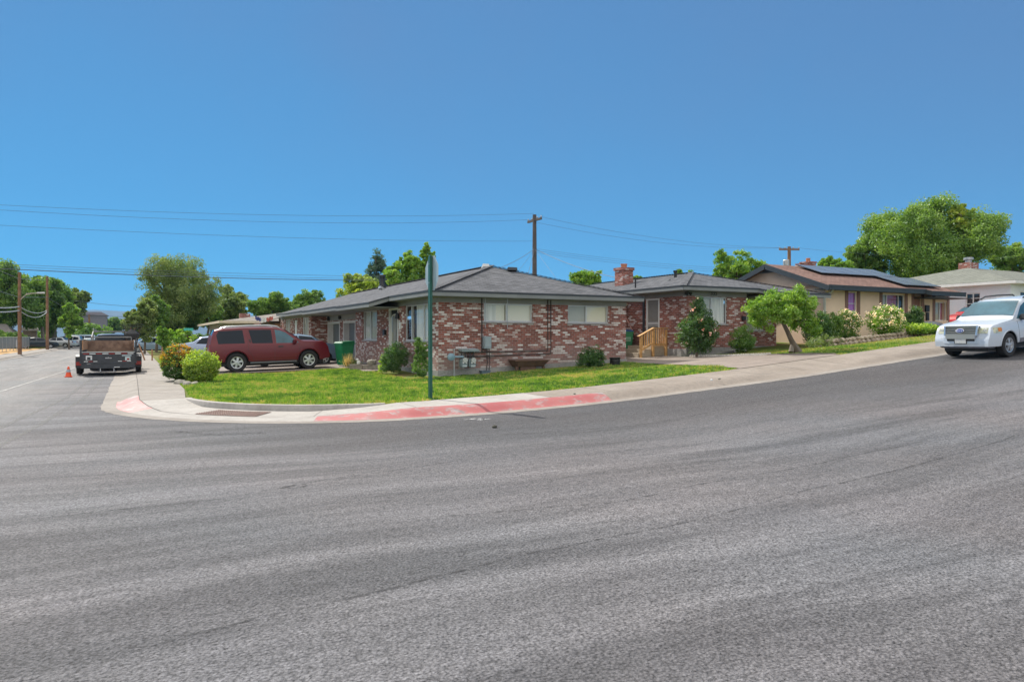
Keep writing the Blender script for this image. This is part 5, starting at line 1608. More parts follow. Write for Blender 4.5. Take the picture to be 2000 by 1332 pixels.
# --- generic cars further away
def sedan(label, cat, x, y, z, rz, pm, kind='sedan', group=None, sc=1.0, name='parked_car'):
    if kind == 'sedan':
        top = [(0, .65), (.05, .95), (.6, 1.03), (.95, 1.1), (1.35, 1.38), (1.9, 1.45), (2.4, 1.42), (2.75, 1.3), (3.3, 1.0), (3.45, .96), (4.2, .85), (4.45, .7), (4.55, .5)]
        belt = [(0, .95), (1.1, .98), (3.2, .95), (4.55, .75)]
        wn_ = [[(1.1, 1.03), (1.42, 1.34), (2.0, 1.4), (2.0, 1.0)], [(2.08, 1.0), (2.08, 1.4), (2.45, 1.37), (3.05, 1.03)]]
        wsx = (3.2, 2.6); rwx = (.95, 1.3); wl_ = [.85, 3.55]; Lc, Wc, Rr = 4.55, 1.78, .32
    elif kind == 'suv':
        top = [(0, .7), (.05, 1.0), (.25, 1.5), (.5, 1.62), (1.5, 1.67), (2.3, 1.64), (2.7, 1.5), (3.3, 1.12), (3.5, 1.07), (4.2, .95), (4.45, .75), (4.55, .5)]
        belt = [(0, 1.02), (1.1, 1.04), (3.2, 1.02), (4.55, .8)]
        wn_ = [[(.35, 1.1), (.42, 1.45), (1.05, 1.56), (1.1, 1.08)], [(1.18, 1.08), (1.16, 1.57), (2.0, 1.58), (2.02, 1.06)], [(2.1, 1.06), (2.1, 1.57), (2.4, 1.53), (3.1, 1.08)]]
        wsx = (3.2, 2.55); rwx = (.1, .32); wl_ = [.85, 3.6]; Lc, Wc, Rr = 4.55, 1.82, .35
    elif kind == 'pickup':
        top = [(0, .75), (.03, 1.05), (1.95, 1.06), (2.0, 1.25), (2.1, 1.7), (2.5, 1.78), (3.1, 1.77), (3.5, 1.65), (4.05, 1.18), (4.2, 1.13), (5.0, 1.05), (5.3, .85), (5.4, .6)]
        belt = [(0, 1.06), (3.5, 1.1), (5.4, .9)]
        wn_ = [[(2.2, 1.16), (2.24, 1.64), (2.8, 1.66), (2.82, 1.15)], [(2.9, 1.15), (2.9, 1.66), (3.3, 1.62), (3.85, 1.16)]]
        wsx = (3.95, 3.4); rwx = (2.0, 2.14); wl_ = [1.1, 4.4]; Lc, Wc, Rr = 5.4, 1.95, .39
    else:  # van
        top = [(0, .7), (.04, 1.2), (.15, 1.85), (.4, 1.95), (3.2, 1.95), (3.7, 1.75), (4.3, 1.2), (4.5, 1.15), (4.9, .95), (5.0, .55)]
        belt = [(0, 1.15), (5, .95)]
        wn_ = [[(.3, 1.25), (.3, 1.75), (1.5, 1.8), (1.5, 1.25)], [(1.6, 1.25), (1.6, 1.8), (2.9, 1.8), (2.9, 1.22)], [(3.0, 1.22), (3.0, 1.8), (3.5, 1.72), (4.05, 1.22)]]
        wsx = (4.25, 3.6); rwx = (.05, .16); wl_ = [.95, 4.1]; Lc, Wc, Rr = 5.0, 1.95, .36
    c = Car(name, label, cat, Lc, Wc, top, belt, .3, wl_, Rr, .21, Rr*.6, pm, (x-Lc/2*math.cos(rz)*sc, y-Lc/2*math.sin(rz)*sc, z), rz, 0, group, nst=36, spokes=5)
    for w_ in wn_: c.sidepoly('window', w_, M_CARGL)
    c.toppatch('windscreen', *wsx, .95, .92, M_CARGL2); c.toppatch('rear_window', *rwx, .85, .85, M_CARGL)
    for sd in (1, -1):
        c.pbox('tail_light', -.015, .12, min(sd*Wc*.3, sd*Wc*.43), max(sd*Wc*.3, sd*Wc*.43), .72, .88, M_LAMPR, .01)
        c.pbox('headlight', Lc-.3, Lc-.1, min(sd*Wc*.26, sd*Wc*.42), max(sd*Wc*.26, sd*Wc*.42), .62, .74, M_LAMPC, .02)
    c.pbox('rear_bumper', -.08, .1, -Wc*.42, Wc*.42, .36, .58, pm, .03); c.pbox('front_bumper', Lc-.14, Lc+.05, -Wc*.36, Wc*.36, .3, .52, pm, .03)
    c.pbox('number_plate', -.1, -.08, -.22, .22, .62, .74, M_PLATE, .003)
    if sc != 1: c.root.scale = (sc,)*3
    return c
M_SILB = paint('silver_blue_paint', (.3, .36, .5), .3); M_SIL = paint('silver_paint', (.42, .44, .46), .4); M_GRYB = paint('grey_blue_paint', (.12, .2, .29), .4)
M_DKC = paint('dark_car_paint', (.02, .03, .04)); M_WHC = paint('white_car_paint', (.7, .7, .7), 0); M_PUR = paint('plum_car_paint', (.1, .05, .09)); M_RED = paint('red_truck_paint', (.5, .015, .02), 0, .3)
sedan('silver-blue saloon behind the two round trimmed shrubs', 'car', 4.3, 44.5, yz(4, 44)+.03, R(0), M_SILB, 'sedan')
sedan('grey-blue saloon on the far side of the maroon SUV', 'car', 6.6, 35.0, yz(6.5, 35)+.03, R(180), M_GRYB, 'sedan')
bx, by = at(1850, 41.5)
sedan('bright red car behind the bonnet of the white SUV', 'car', bx+3.2, by, yz(bx+1, by)-.02, R(180), M_RED, 'sedan')
def rd(px, z, dz=0): p = at(px, z); return p
for label, cat, px, z, rz, pm, kind in (
    ('white saloon driving up the street just left of the loaded trailer', 'car', 174.5, 96, R(-90), M_WHC, 'sedan'),
    ('dark green car parked behind the end of the chain-link fence', 'car', 73, 92, R(15), M_DKC, 'sedan'),
    ('silver car parked between the two thick tree trunks', 'car', 112, 100, R(160), M_SIL, 'sedan'),
    ('grey SUV parked right of the thick tree trunks', 'suv', 128, 108, R(170), M_SIL, 'suv'),
    ('plum estate car parked under the small left street tree', 'car', 138, 118, R(180), M_PUR, 'suv'),
    ('pale blue van parked in front of the office block', 'van', 152, 112, R(180), paint('pale_blue_paint', (.35, .45, .55), 0), 'van'),
    ('silver car far down the street above the pickup rack', 'car', 203, 150, R(-90), M_SIL, 'sedan'),
    ('tiny white van at the far end of the street', 'van', 222, 190, R(-90), M_WHC, 'van'),
    ('silver saloon parked along the kerb ahead of the pickup', 'car', 256.5, 84, R(90), M_SIL, 'sedan'),
    ('light blue car parked beyond the wooden tree stakes', 'car', 298, 70, R(10), paint('powder_blue_paint', (.3, .42, .55), .2), 'sedan')):
    x, y = at(px, z)
    sedan(label, cat, x, y, (.0 if -8 < x < -.6 else .13), rz, pm, kind)

# --- dump trailer parked against the kerb
def trailer():
    M_TB = mk('black_trailer_steel', (.035, .04, .048), .45, .35, 5)
    T = empty('utility_trailer', (-.9, 34.9, 0.02), 0, 'black steel tipping trailer with plywood sides parked at the kerb', 'trailer')
    W = 1.0
    M_PLY = mk('weathered_plywood', (.21, .125, .09), .85, .3, 5, col2=(.26, .17, .12)); M_PLY2 = mk('orange_plywood', (.42, .23, .12), .8, .15, 4)
    mb = MB(); mb.box(-W, W, .02, 3.6, .52, .62)
    for s in (-1, 1): mb.box(s*W-.06 if s > 0 else -W, s*W if s > 0 else -W+.06, .02, 3.9, .4, .52)
    mb.build('bed', M_TB, T)
    for s in (-1, 1):
        x0, x1 = (W-.04, W) if s > 0 else (-W, -W+.04)
        mb = MB(); mb.box(x0, x1, .05, 3.6, .62, 1.06)
        sp = mb.build('side_panel', M_TB, T)
        for k in range(5):
            mb = MB(); y = .06+k*.86; xx = s*W; mb.box(min(xx, xx+s*.06), max(xx, xx+s*.06), y, y+.07, .5, 1.5); mb.build('post', M_TB, sp)
        mb = MB(); mb.box(x0+(.0 if s < 0 else -.0)-s*.03, x1-s*.03, .1, 3.55, 1.07, 1.48); mb.build('plywood_side', M_PLY2 if s < 0 else M_PLY, T)
        mb = MB(); pts = []
        fx0, fx1 = s*(W+.03), s*(W+.26)
        prof = [(.95, .45), (1.05, .78), (1.25, .86), (2.6, .86), (2.8, .78), (2.9, .45)]
        vs = []
        for (y, z) in prof: vs += [(fx0, y, z), (fx1, y, z)]
        for (y, z) in prof: vs += [(fx0, y, z-.03), (fx1, y, z-.03)]
        n = len(prof)
        fs = [(2*i, 2*i+1, 2*i+3, 2*i+2) for i in range(n-1)]+[(2*n+2*i, 2*n+2*i+2, 2*n+2*i+3, 2*n+2*i+1) for i in range(n-1)]+[(2*i+1, 2*n+2*i+1, 2*n+2*i+3, 2*i+3) for i in range(n-1)]+[(2*i, 2*i+2, 2*n+2*i+2, 2*n+2*i) for i in range(n-1)]
        mb.add(vs, fs); mb.build('fender', M_TB, T)
        for y in (1.5, 2.35):
            mb = MB(); mb.lathe([(.2, -.1), (.33, -.11), (.37, -.07), (.37, .07), (.33, .11), (.2, .1)], (s*(W+.14), y, .37), axis='x', n=20); w = mb.build('wheel', M_TYRE, T, smooth=True)
            mb = MB(); mb.lathe([(.2, s*.09), (.19, s*.05), (.06, s*.06), (.05, s*.11), (.001, s*.11)], (s*(W+.14), y, .37), axis='x', n=16, cap=False); mb.build('rim', M_GALV, w)
        mb = MB(); xx = s*(W+.13); mb.box(xx-.11, xx+.11, .88, .94, .4, .56); mb.build('tail_light', M_LAMPR, T, bevel=.01)
        mb = MB(); mb.box(xx-.13, xx+.13, .93, .97, .3, .78); mb.build('fender_end', M_TB, T)
    mb = MB(); mb.box(-W+.05, W-.05, 3.5, 3.54, .64, 1.46); mb.build('front_board', M_PLY, T)
    mb = MB(); mb.box(-W+.02, W-.02, -.03, .02, .5, .97); tg = mb.build('tailgate', M_TB, T)
    mb = MB(); mb.box(-W+.02, W-.02, -.045, .04, .971, 1.0); mb.build('top_rail', mk('pale_rail', (.42, .46, .46), .5), tg)
    xs = -W+.07
    for i in range(8):
        w = .235
        mb = MB(); mb.box(xs, xs+w*.94, -.04, -.032, .9, .94); mb.build('reflector_tape', M_LAMPR if i % 2 == 0 else M_PLATE, tg); xs += w
    xs = -W+.1
    for i, m_ in enumerate((M_PLATE, M_LAMPR, M_PLATE)):
        for o in (0, 1.25):
            mb = MB(); mb.box(xs+o, xs+o+.15, -.04, -.032, .58, .61); mb.build('reflector_tape', m_, tg)
        xs += .17
    for (x0, x1, z0, z1, m_) in ((-.83, -.6, .66, .84, M_PLATE), (.5, .86, .8, .87, M_EBOX), (.62, .82, .62, .78, mk('pale_sticker', (.45, .55, .56), .5)), (.68, .78, .64, .72, M_LAMPR)):
        mb = MB(); mb.box(x0, x1, -.038-.002*(m_ is M_LAMPR), -.031, z0, z1); mb.build('sticker', m_, tg)
    mb = MB(); mb.box(-.78, -.66, -.041, -.038, .67, .78); mb.build('sticker_print', M_TRIMB, tg)
    mb = MB(); mb.box(-.12, .12, -.045, -.03, .71, .75); mb.tube([(-.04, -.05, .73), (.0, -.06, .76), (.04, -.05, .73)], .015, 6); mb.build('latch', M_GALV, tg)
    mb = MB(); mb.box(-W, W, -.05, .05, .3, .49); mb.build('rear_beam', M_TB, T)
    mb = MB(); mb.box(.2, .42, -.06, -.05, .33, .36); mb.build('marker_lamp', M_PLATE, T)
    mb = MB(); mb.box(-.6, .75, .6, 3.2, .22, .4); mb.build('ramp_carrier', M_TRIMB, T)
    mb = MB(); mb.bar((-.8, 3.6, .5), (0, 5.0, .48), .08, .1); mb.bar((.8, 3.6, .5), (0, 5.0, .48), .08, .1); mb.build('drawbar', M_TB, T)
    for x in (-.3, .2):
        mb = MB(); mb.tube([(x, -.02, .34), (x, -.04, .16)], .02, 6); mb.build('chain', M_GALV, T)
trailer()
pk = sedan('dark pickup with a tool rack hitched ahead of the trailer', 'pickup', -.9, 42.6, .01, R(90), M_DKC, 'pickup')
rk = MB()
for s in (-.85, .85):
    rk.tube([(.3, s, 1.06), (.3, s, 1.62)], .03, 6); rk.tube([(1.9, s, 1.06), (1.9, s, 1.9)], .03, 6)
rk.tube([(.3, -.85, 1.62), (.3, .85, 1.62)], .035, 6); rk.tube([(1.9, -.85, 1.9), (1.9, .85, 1.9)], .035, 6)
rk.tube([(.3, -.85, 1.62), (1.9, -.85, 1.9)], .03, 6); rk.tube([(.3, .85, 1.62), (1.9, .85, 1.9)], .03, 6)
rk.build('rack', mk('dull_rack', (.2, .2, .2), .6), pk.root)
# bundle of gardening tools standing in the pickup bed
TB = empty('tool_bundle', (-.05, 40.5, 1.0), 0, 'dark bundle of long-handled tools standing in the pickup bed', 'tools')
rr = random.Random(2)
mb = MB()
for i in range(9):
    x, y = rr.uniform(-.25, .3), rr.uniform(-.1, .2); mb.tube([(x*.6, y, 0), (x*1.3, y, rr.uniform(.8, 1.3))], .02, 5)
mb.build('handles', M_WOODB, TB)
mb = MB(); mb.lathe([(.05, .45), (.32, .6), (.36, .8), (.2, .95), (.02, 1.0)], (0, 0, 0), n=9); mb.build('bag', M_TRIMB, TB)
mb = MB()
for i in range(6):
    z = .95+i*.06; mb.bar((-.55+rr.uniform(-.1, .2), 0, z), (.45+rr.uniform(-.2, .1), .1, z+rr.uniform(-.04, .04)), .04, .025)
mb.build('rake_heads', M_TRIMB, TB)
# ---------------------------------------------------------------- vegetation kit
LM = dict(
    dark=leaf_mat('leaf_dark', (.022, .05, .014), (.045, .095, .022), (.1, .16, .04)),
    mid=leaf_mat('leaf_mid', (.038, .082, .015), (.09, .155, .028), (.18, .26, .055)),
    bright=leaf_mat('leaf_bright', (.045, .1, .012), (.112, .195, .024), (.23, .31, .05)),
    yellow=leaf_mat('leaf_yellow', (.07, .12, .015), (.17, .22, .03), (.34, .36, .06)),
    olive=leaf_mat('leaf_olive', (.045, .075, .02), (.1, .14, .04), (.19, .22, .08)),
    blue=leaf_mat('leaf_spruce', (.02, .045, .03), (.045, .08, .05), (.08, .12, .08)),
    orange=leaf_mat('leaf_orange', (.2, .075, .006), (.26, .135, .01), (.3, .22, .02)),
    lime=leaf_mat('leaf_lime', (.09, .16, .015), (.22, .3, .03), (.36, .42, .06)),
    straw=leaf_mat('leaf_straw', (.3, .21, .09), (.42, .33, .16), (.5, .42, .25)),
    pink=leaf_mat('petal_pink', (.6, .25, .22), (.7, .45, .36), (.75, .62, .5), .3),
    cream=leaf_mat('petal_cream', (.55, .38, .28), (.68, .55, .42), (.75, .66, .55), .3),
)
M_BARK = mk('bark', (.13, .1, .075), .95, .3, 6, bmp=.5)
M_BARKG = mk('grey_bark', (.2, .17, .14), .95, .35, 9, bmp=.6)
def clumps(rng, ells, n, per, cr, shell=.55, flat=.8):
    """leaf centres gathered into clumps spread through a set of ellipsoids"""
    ells = np.array(ells, float)
    vol = np.prod(ells[:, 3:], axis=1)**.67
    k = rng.choice(len(ells), n, p=vol/vol.sum())
    d = rdir(rng, n); r = shell+(1-shell)*rng.uniform(0, 1, n)**.6
    r = np.where(rng.uniform(0, 1, n) < .25, rng.uniform(.1, 1, n), r)
    c = ells[k, :3]+d*ells[k, 3:]*r[:, None]
    tone = rng.normal(0, .2, n)
    sz = cr*rng.uniform(.55, 1.35, n)
    P = np.repeat(c, per, 0)+rdir(rng, n*per)*(rng.uniform(0, 1, n*per)**.45)[:, None]*np.repeat(sz, per)[:, None]*np.array([1.1, 1.1, 1.1*flat])
    T = np.repeat(tone, per)
    return c, P, T
def plant(label, cat, name, x, y, z, ells, mat, seed, n=60, per=60, cr=.3, leaf=.1, trunk=None, bark=None, group=None, shell=.55, limbs=6, extra=(), flat=.8, base=.38, clip=True, lean=None, asp=.55):
    """ells relative to the foot"""
    rng = np.random.default_rng(seed)
    root = empty(name, (x, y, z), 0, label, cat, group)
    c, P, T = clumps(rng, ells, n, per, cr, shell, flat)
    if clip:
        k = P[:, 2] > .02; P = P[k]; T = T[k]
    tag(leaves('crown' if trunk else 'foliage', P, leaf, LM[mat], rng, root, rnd=np.clip(base+T+rng.normal(0, .16, len(P)), 0, 1), asp=asp))
    for (m2, cnt, per2, cr2, leaf2, zmin, off) in extra:
        e2 = np.array(ells, float); 
        c2, P2, T2 = clumps(rng, e2, cnt*3, 1, .01, .97)
        kk = P2[:, 2] > zmin
        P2 = P2[kk][:cnt]
        P2 = np.repeat(P2, per2, 0)+rng.normal(size=(len(P2)*per2, 3))*cr2
        leaves(off, P2, leaf2, LM[m2], rng, root, rnd=rng.uniform(0, 1, len(P2)), asp=.8)
    if trunk:
        r0, h0 = trunk
        mb = MB()
        tp = lean or [(0, 0, -.2), (rng.normal(0, .04)*h0, rng.normal(0, .04)*h0, h0*.5), (rng.normal(0, .06)*h0, rng.normal(0, .06)*h0, h0)]
        mb.tube(tp, [r0*1.2*(1-.55*i/(len(tp)-1)) for i in range(len(tp))], 10)
        t0 = Vector(tp[-1])
        for i in rng.choice(len(c), min(limbs, len(c)), replace=False):
            e = Vector(c[i]); m = t0.lerp(e, .5)+Vector(rng.normal(0, .06, 3))*h0*.5+Vector((0, 0, .05*h0))
            mb.tube([t0-Vector((0, 0, r0)), m, e], [r0*.5, r0*.28, r0*.08], 6)
        mb.build('trunk', bark or M_BARK, root, smooth=True, angle=60)
    return root
def lobes(rng, hw, h0, h1, n, depth=None, top=.9, spread=.62, rg=(.26, .42)):
    """random lobes inside a crown envelope of half width hw between heights h0 and h1"""
    dp = depth or hw; H = (h1-h0)/2; zc = (h0+h1)/2
    out = [(0, 0, zc, hw*.62, dp*.62, H*.7)]
    for i in range(n):
        d = rdir(rng, 1)[0]
        r = rng.uniform(*rg)
        out.append((d[0]*hw*spread, d[1]*dp*spread, zc+d[2]*H*(1-r)*top, hw*r, dp*r, H*r*1.0))
    return out
def tree_px(label, px, z, ytop, ybot, hw_px, mat, seed, zg=None, n=130, per=70, leaf=None, cr=None, trunk=True, nl=8, group=None, name='leafy_tree', shell=.55, bark=None, spread=.62, base=.38, depth=None, limbs=8, rg=(.26, .42)):
    rng = np.random.default_rng(seed+1000)
    x, y = at(px, z)
    if zg is None: zg = float(yard(x, y)) if x > 1 else .1
    h1 = el(ytop, z)-zg; h0 = el(ybot, z)-zg; hw = hw_px/1400*z
    h0 = max(h0, .3)
    L_ = lobes(rng, hw, h0, h1, nl, depth, spread=spread, rg=rg)
    return plant(label, 'tree', name, x, y, zg, L_, mat, seed, n=int(n*2.2), per=int(per*1.35), cr=cr or hw*.135, leaf=leaf or z*.0032, trunk=(max(.09, hw*.06), max(h0+(h1-h0)*.3, .8)) if trunk else None, group=group, shell=shell, bark=bark, base=base, limbs=limbs)

# --- trees along the through street
tree_px('tall dark broadleaf tree behind the chain-link fence at the left edge', 18, 100, 506, 656, 80, 'mid', 1, n=260, per=80, nl=12)
tree_px('large broad tree leaning over the left pavement behind the second utility pole', 98, 108, 520, 658, 62, 'mid', 2, n=200, per=80, nl=10, bark=M_BARKG)
tree_px('rounded tree at the right end of the left street row', 146, 122, 555, 640, 34, 'olive', 3, n=140, per=70, base=.5)
tree_px('small light green tree in front of the office block', 135, 95, 588, 660, 26, 'bright', 4, n=80, per=60)
for k, (px, z) in enumerate(((83, 103), (106, 108))):
    x, y = at(px, z)
    mb = MB(); mb.tube([(x, y, -.1), (x+.05, y, 1.6), (x-.1, y+.2, 4.6)], [.46 if k else .33, .34 if k else .24, .24 if k else .15], 10)
    tag(mb.build('tree_trunk', M_BARKG, None, smooth=True), 'thick grey trunk left of the second utility pole' if k == 0 else 'thickest grey trunk right of the second utility pole', 'trunk')
tree_px('tall open-crowned tree right of the street with bare limbs showing', 346, 76, 487, 650, 84, 'olive', 5, n=300, per=70, nl=22, shell=.6, limbs=16, bark=M_BARKG, leaf=.17, base=.5)
tree_px('dense dark tree below the tall open crown', 356, 78, 560, 668, 62, 'dark', 6, n=170, per=90, nl=8, trunk=True)
tree_px('pale willow-like tree overhanging the far pavement', 282, 62, 578, 672, 36, 'olive', 7, n=110, per=70, base=.6)
tree_px('dark bushy tree left of the street-name sign', 305, 68, 575, 660, 40, 'mid', 8, n=110, per=70)
tree_px('grey-green tree behind the bungalow chimney', 455, 98, 552, 645, 46, 'olive', 9, n=130, per=60, shell=.65, base=.45, bark=M_BARKG)
tree_px('dense tree left of the bungalow chimney', 405, 90, 578, 650, 42, 'mid', 10, n=120, per=80)
tree_px('spreading tree above the brown house roof', 535, 92, 560, 640, 48, 'mid', 11, n=130, per=70, base=.45)
tree_px('airy tree right of the bungalow chimney', 600, 96, 565, 640, 44, 'mid', 12, n=110, per=64, base=.4, shell=.65)
tree_px('bright conical sapling beside the far pavement', 320, 48, 628, 690, 17, 'bright', 13, n=60, per=70, leaf=.12, name='sapling')
tree_px('distant rounded tree at the end of the street', 222, 210, 617, 652, 26, 'mid', 14, n=80, per=50, zg=0)
tree_px('small distant tree left of the street end', 198, 200, 628, 654, 12, 'bright', 15, n=50, per=40, zg=0)
tree_px('distant bushy tree just left of the willow', 250, 150, 622, 658, 16, 'olive', 16, n=60, per=50, zg=0)
# --- behind the houses
tree_px('yellow-green tree behind the black flue pipe', 708, 62, 522, 610, 50, 'yellow', 20, n=140, per=76, base=.45)
tree_px('tall bright tree behind the stop sign', 792, 56, 485, 590, 40, 'bright', 21, n=130, per=70, nl=9, base=.5, spread=.7)
tree_px('slim bright treetop rising beside the stop sign', 830, 57, 466, 560, 21, 'bright', 22, n=90, per=60, base=.5)
tree_px('rounded green tree right of the brick corner house roof', 1143, 60, 522, 600, 42, 'bright', 23, n=90, per=70, base=.5)
tree_px('small green tree just behind the second house chimney', 1235, 64, 533, 600, 34, 'bright', 24, n=80, per=60)
tree_px('low rounded treetop above the second brick roof', 1337, 70, 519, 590, 28, 'bright', 25, n=70, per=60)
tree_px('light green ragged tree left of the tan gable', 1440, 52, 474, 575, 50, 'bright', 26, n=110, per=60, nl=11, spread=.72, base=.5, shell=.7)
tree_px('small tree between tan roof chimney and the great tree', 1628, 64, 490, 560, 34, 'bright', 27, n=80, per=60, spread=.72)
tree_px('great bushy green tree towering behind the tan and white houses', 1808, 64, 384, 575, 130, 'mid', 28, n=400, per=130, nl=34, base=.62, leaf=.2, spread=.8, rg=(.15, .3), cr=.75)
tree_px('side tree left of the great tree', 1690, 66, 455, 570, 44, 'mid', 29, n=110, per=70, base=.55)
tree_px('yellowish treetop at the right shoulder of the great tree', 1880, 61, 388, 470, 34, 'yellow', 30, n=70, per=60, base=.55)
tree_px('rounded green tree at the right edge behind the white house', 1975, 72, 466, 570, 52, 'mid', 31, n=130, per=70, base=.55)
x, y = at(738, 78)
rng = np.random.default_rng(50)
h_ = el(487, 78)-.8
plant('blue-green spruce rising behind the yellow-green tree', 'tree', 'conifer', x, y, .8, [(0, 0, h_*(.35+.6*t), 2.6*(1-t)+.4, 2.6*(1-t)+.4, h_*.06) for t in np.linspace(0, 1, 12)**.7], 'blue', 50, n=330, per=70, cr=.42, leaf=.18, trunk=(.12, h_*.9), limbs=0, flat=.5)

# --- shrubs and small plants
def foot(px, z, dz=0):
    x, y = at(px, z); return x, y, yz(x, y)+dz
x, y, z = foot(349, 24.3)
E_ = [(0, 0, .64, .56, .56, .6), (0, 0, .5, .53, .53, .46)]
plant('round trimmed shrub with orange new leaves over its top', 'shrub', 'trimmed_shrub', x, y, z, E_, 'dark', 60, n=330, per=50, cr=.08, leaf=.05, shell=.85, base=.5, group='two round shrubs by the pavement', extra=(('orange', 330, 6, .035, .055, .78, 'orange_leaves'), ('orange', 170, 5, .03, .05, .45, 'orange_leaves'), ('lime', 260, 6, .03, .045, .35, 'new_leaves')))
x, y, z = foot(392, 23.4)
plant('round trimmed shrub with yellow-green leaves in front of the orange-topped one', 'shrub', 'trimmed_shrub', x, y, z, [(0, 0, .53, .55, .55, .5), (.05, 0, .45, .52, .52, .42)], 'yellow', 61, n=320, per=50, cr=.08, leaf=.05, shell=.85, group='two round shrubs by the pavement', base=.4, extra=(('lime', 260, 7, .06, .05, .6, 'new_leaves'),))
x, y, z = foot(771, 26.6)
plant('dark clipped shrub under the picture window', 'shrub', 'clipped_shrub', x, y, z, [(0, 0, .62, .52, .5, .55), (.12, 0, .75, .44, .44, .4), (-.15, .05, .4, .42, .42, .38)], 'dark', 62, n=170, per=60, cr=.12, leaf=.05, base=.42)
x, y = at(747, 26.9)
plant('yellow-green shoots at the left side of the dark clipped shrub', 'shrub', 'shrub', x, y, yz(x, y), [(0, 0, .4, .2, .2, .4)], 'lime', 63, n=30, per=40, cr=.1, leaf=.055)
x, y, z = foot(822, 24.3)
plant('narrow dark conifer beside the brick corner', 'conifer', 'dwarf_conifer', x, y, z, [(0, 0, .5, .28, .28, .5), (-.1, 0, 1.0, .13, .13, .42), (.1, 0, .95, .13, .13, .38)], 'mid', 64, n=150, per=50, cr=.08, leaf=.05, base=.3)
x, y, z = foot(681, 30.6)
rng = np.random.default_rng(65)
g = empty('dry_grass_tuft', (x, y, z), 0, 'tuft of dry ornamental grass beside the green bin', 'grass tuft')
n = 260; th = rng.uniform(0, 6.28, n); ln = rng.uniform(.1, .55, n); H = rng.uniform(.25, .65, n)
U = np.stack([np.cos(th)*ln*H*.5, np.sin(th)*ln*H*.5, H*.5], -1); V = np.stack([-np.sin(th)*.008, np.cos(th)*.008, 0*th], -1)
P = U+np.stack([rng.normal(0, .07, n), rng.normal(0, .07, n), 0*th], -1)
quad_cloud('blades', P, U, V, rng.uniform(0, 1, n), LM['straw'], g)
P = rng.normal(size=(500, 3))*[.16, .16, .1]+[.15, 0, .15]; P = P[P[:, 2] > 0]
leaves('green_leaves', P, .07, LM['olive'], rng, g)
x, y, z = foot(1155, 26.2)
plant('dark shrub with drooping leaves against the shaded brick wall', 'shrub', 'shrub', x, y-.0, z, [(0, 0, .42, .48, .35, .42), (-.2, 0, .3, .35, .3, .3), (.28, 0, .28, .3, .3, .28)], 'dark', 66, n=110, per=55, cr=.14, leaf=.075, asp=.35, extra=(('pink', 8, 3, .02, .05, .1, 'flowers'),))
x, y, z = foot(1360, 29.0)
plant('tall climbing rose bush with pink blooms on the brick house corner', 'rose bush', 'rose_bush', x, y, z, [(0, 0, 1.0, .85, .5, .78), (.15, 0, 1.5, .6, .42, .6), (-.5, 0, .95, .42, .4, .55), (.6, 0, 1.1, .42, .4, .5), (.3, 0, .6, .5, .4, .45), (.12, 0, 2.05, .25, .2, .38)], 'dark', 67, n=300, per=55, cr=.17, leaf=.075, trunk=(.05, .5), base=.42, extra=(('pink', 26, 9, .035, .08, .5, 'blooms'), ('cream', 8, 7, .035, .07, .9, 'blooms')))
x, y, z = foot(1450, 29.6)
plant('round clipped bush beside the dark front door', 'shrub', 'clipped_shrub', x, y, z, [(0, 0, .6, .55, .52, .55), (0, 0, .45, .5, .5, .42)], 'mid', 68, n=180, per=60, cr=.12, leaf=.05, base=.36)
# leaning lawn tree
zt_ = 25.7; x, y = at(1553, zt_); zg = yz(x, y)
ux = Vector((CY, -SY, 0))
def rel(px, py, dd=0):
    a, b = at(px, zt_+dd); return (a-x, b-y, el(py, zt_+dd)-zg)
el_ = [(*rel(1520, 588), .75, .75, .36), (*rel(1490, 602, -.3), .55, .6, .36), (*rel(1560, 592, .2), .62, .65, .34), (*rel(1562, 622, .4), .5, .5, .42), (*rel(1530, 612, -.6), .6, .5, .3), (*rel(1480, 625, .2), .24, .3, .32), (*rel(1586, 638, .5), .28, .3, .32), (*rel(1563, 570, .1), .18, .2, .2), (*rel(1505, 640, .1), .07, .07, .3)]
plant('small leaning tree with gnarled trunk and drooping bright crown on the right lawn', 'tree', 'leaning_tree', x, y, zg, el_, 'bright', 69, n=420, per=52, cr=.14, leaf=.095, trunk=(.088, 1.4), bark=M_BARK, lean=[rel(1556, 690), rel(1547, 668), rel(1538, 648), rel(1527, 626), rel(1517, 606)], limbs=22, base=.52, clip=False, asp=.5)
mb = MB()
mb.tube([rel(1562, 688), rel(1555, 678), rel(1546, 662)], [.11, .09, .06], 8); mb.tube([rel(1545, 688, -.1), rel(1547, 674)], [.1, .07], 8)
r_ = [o for o in COL.objects if o.name.startswith('leaning_tree')][0]
mb.build('root_flare', M_BARKG, r_, smooth=True)
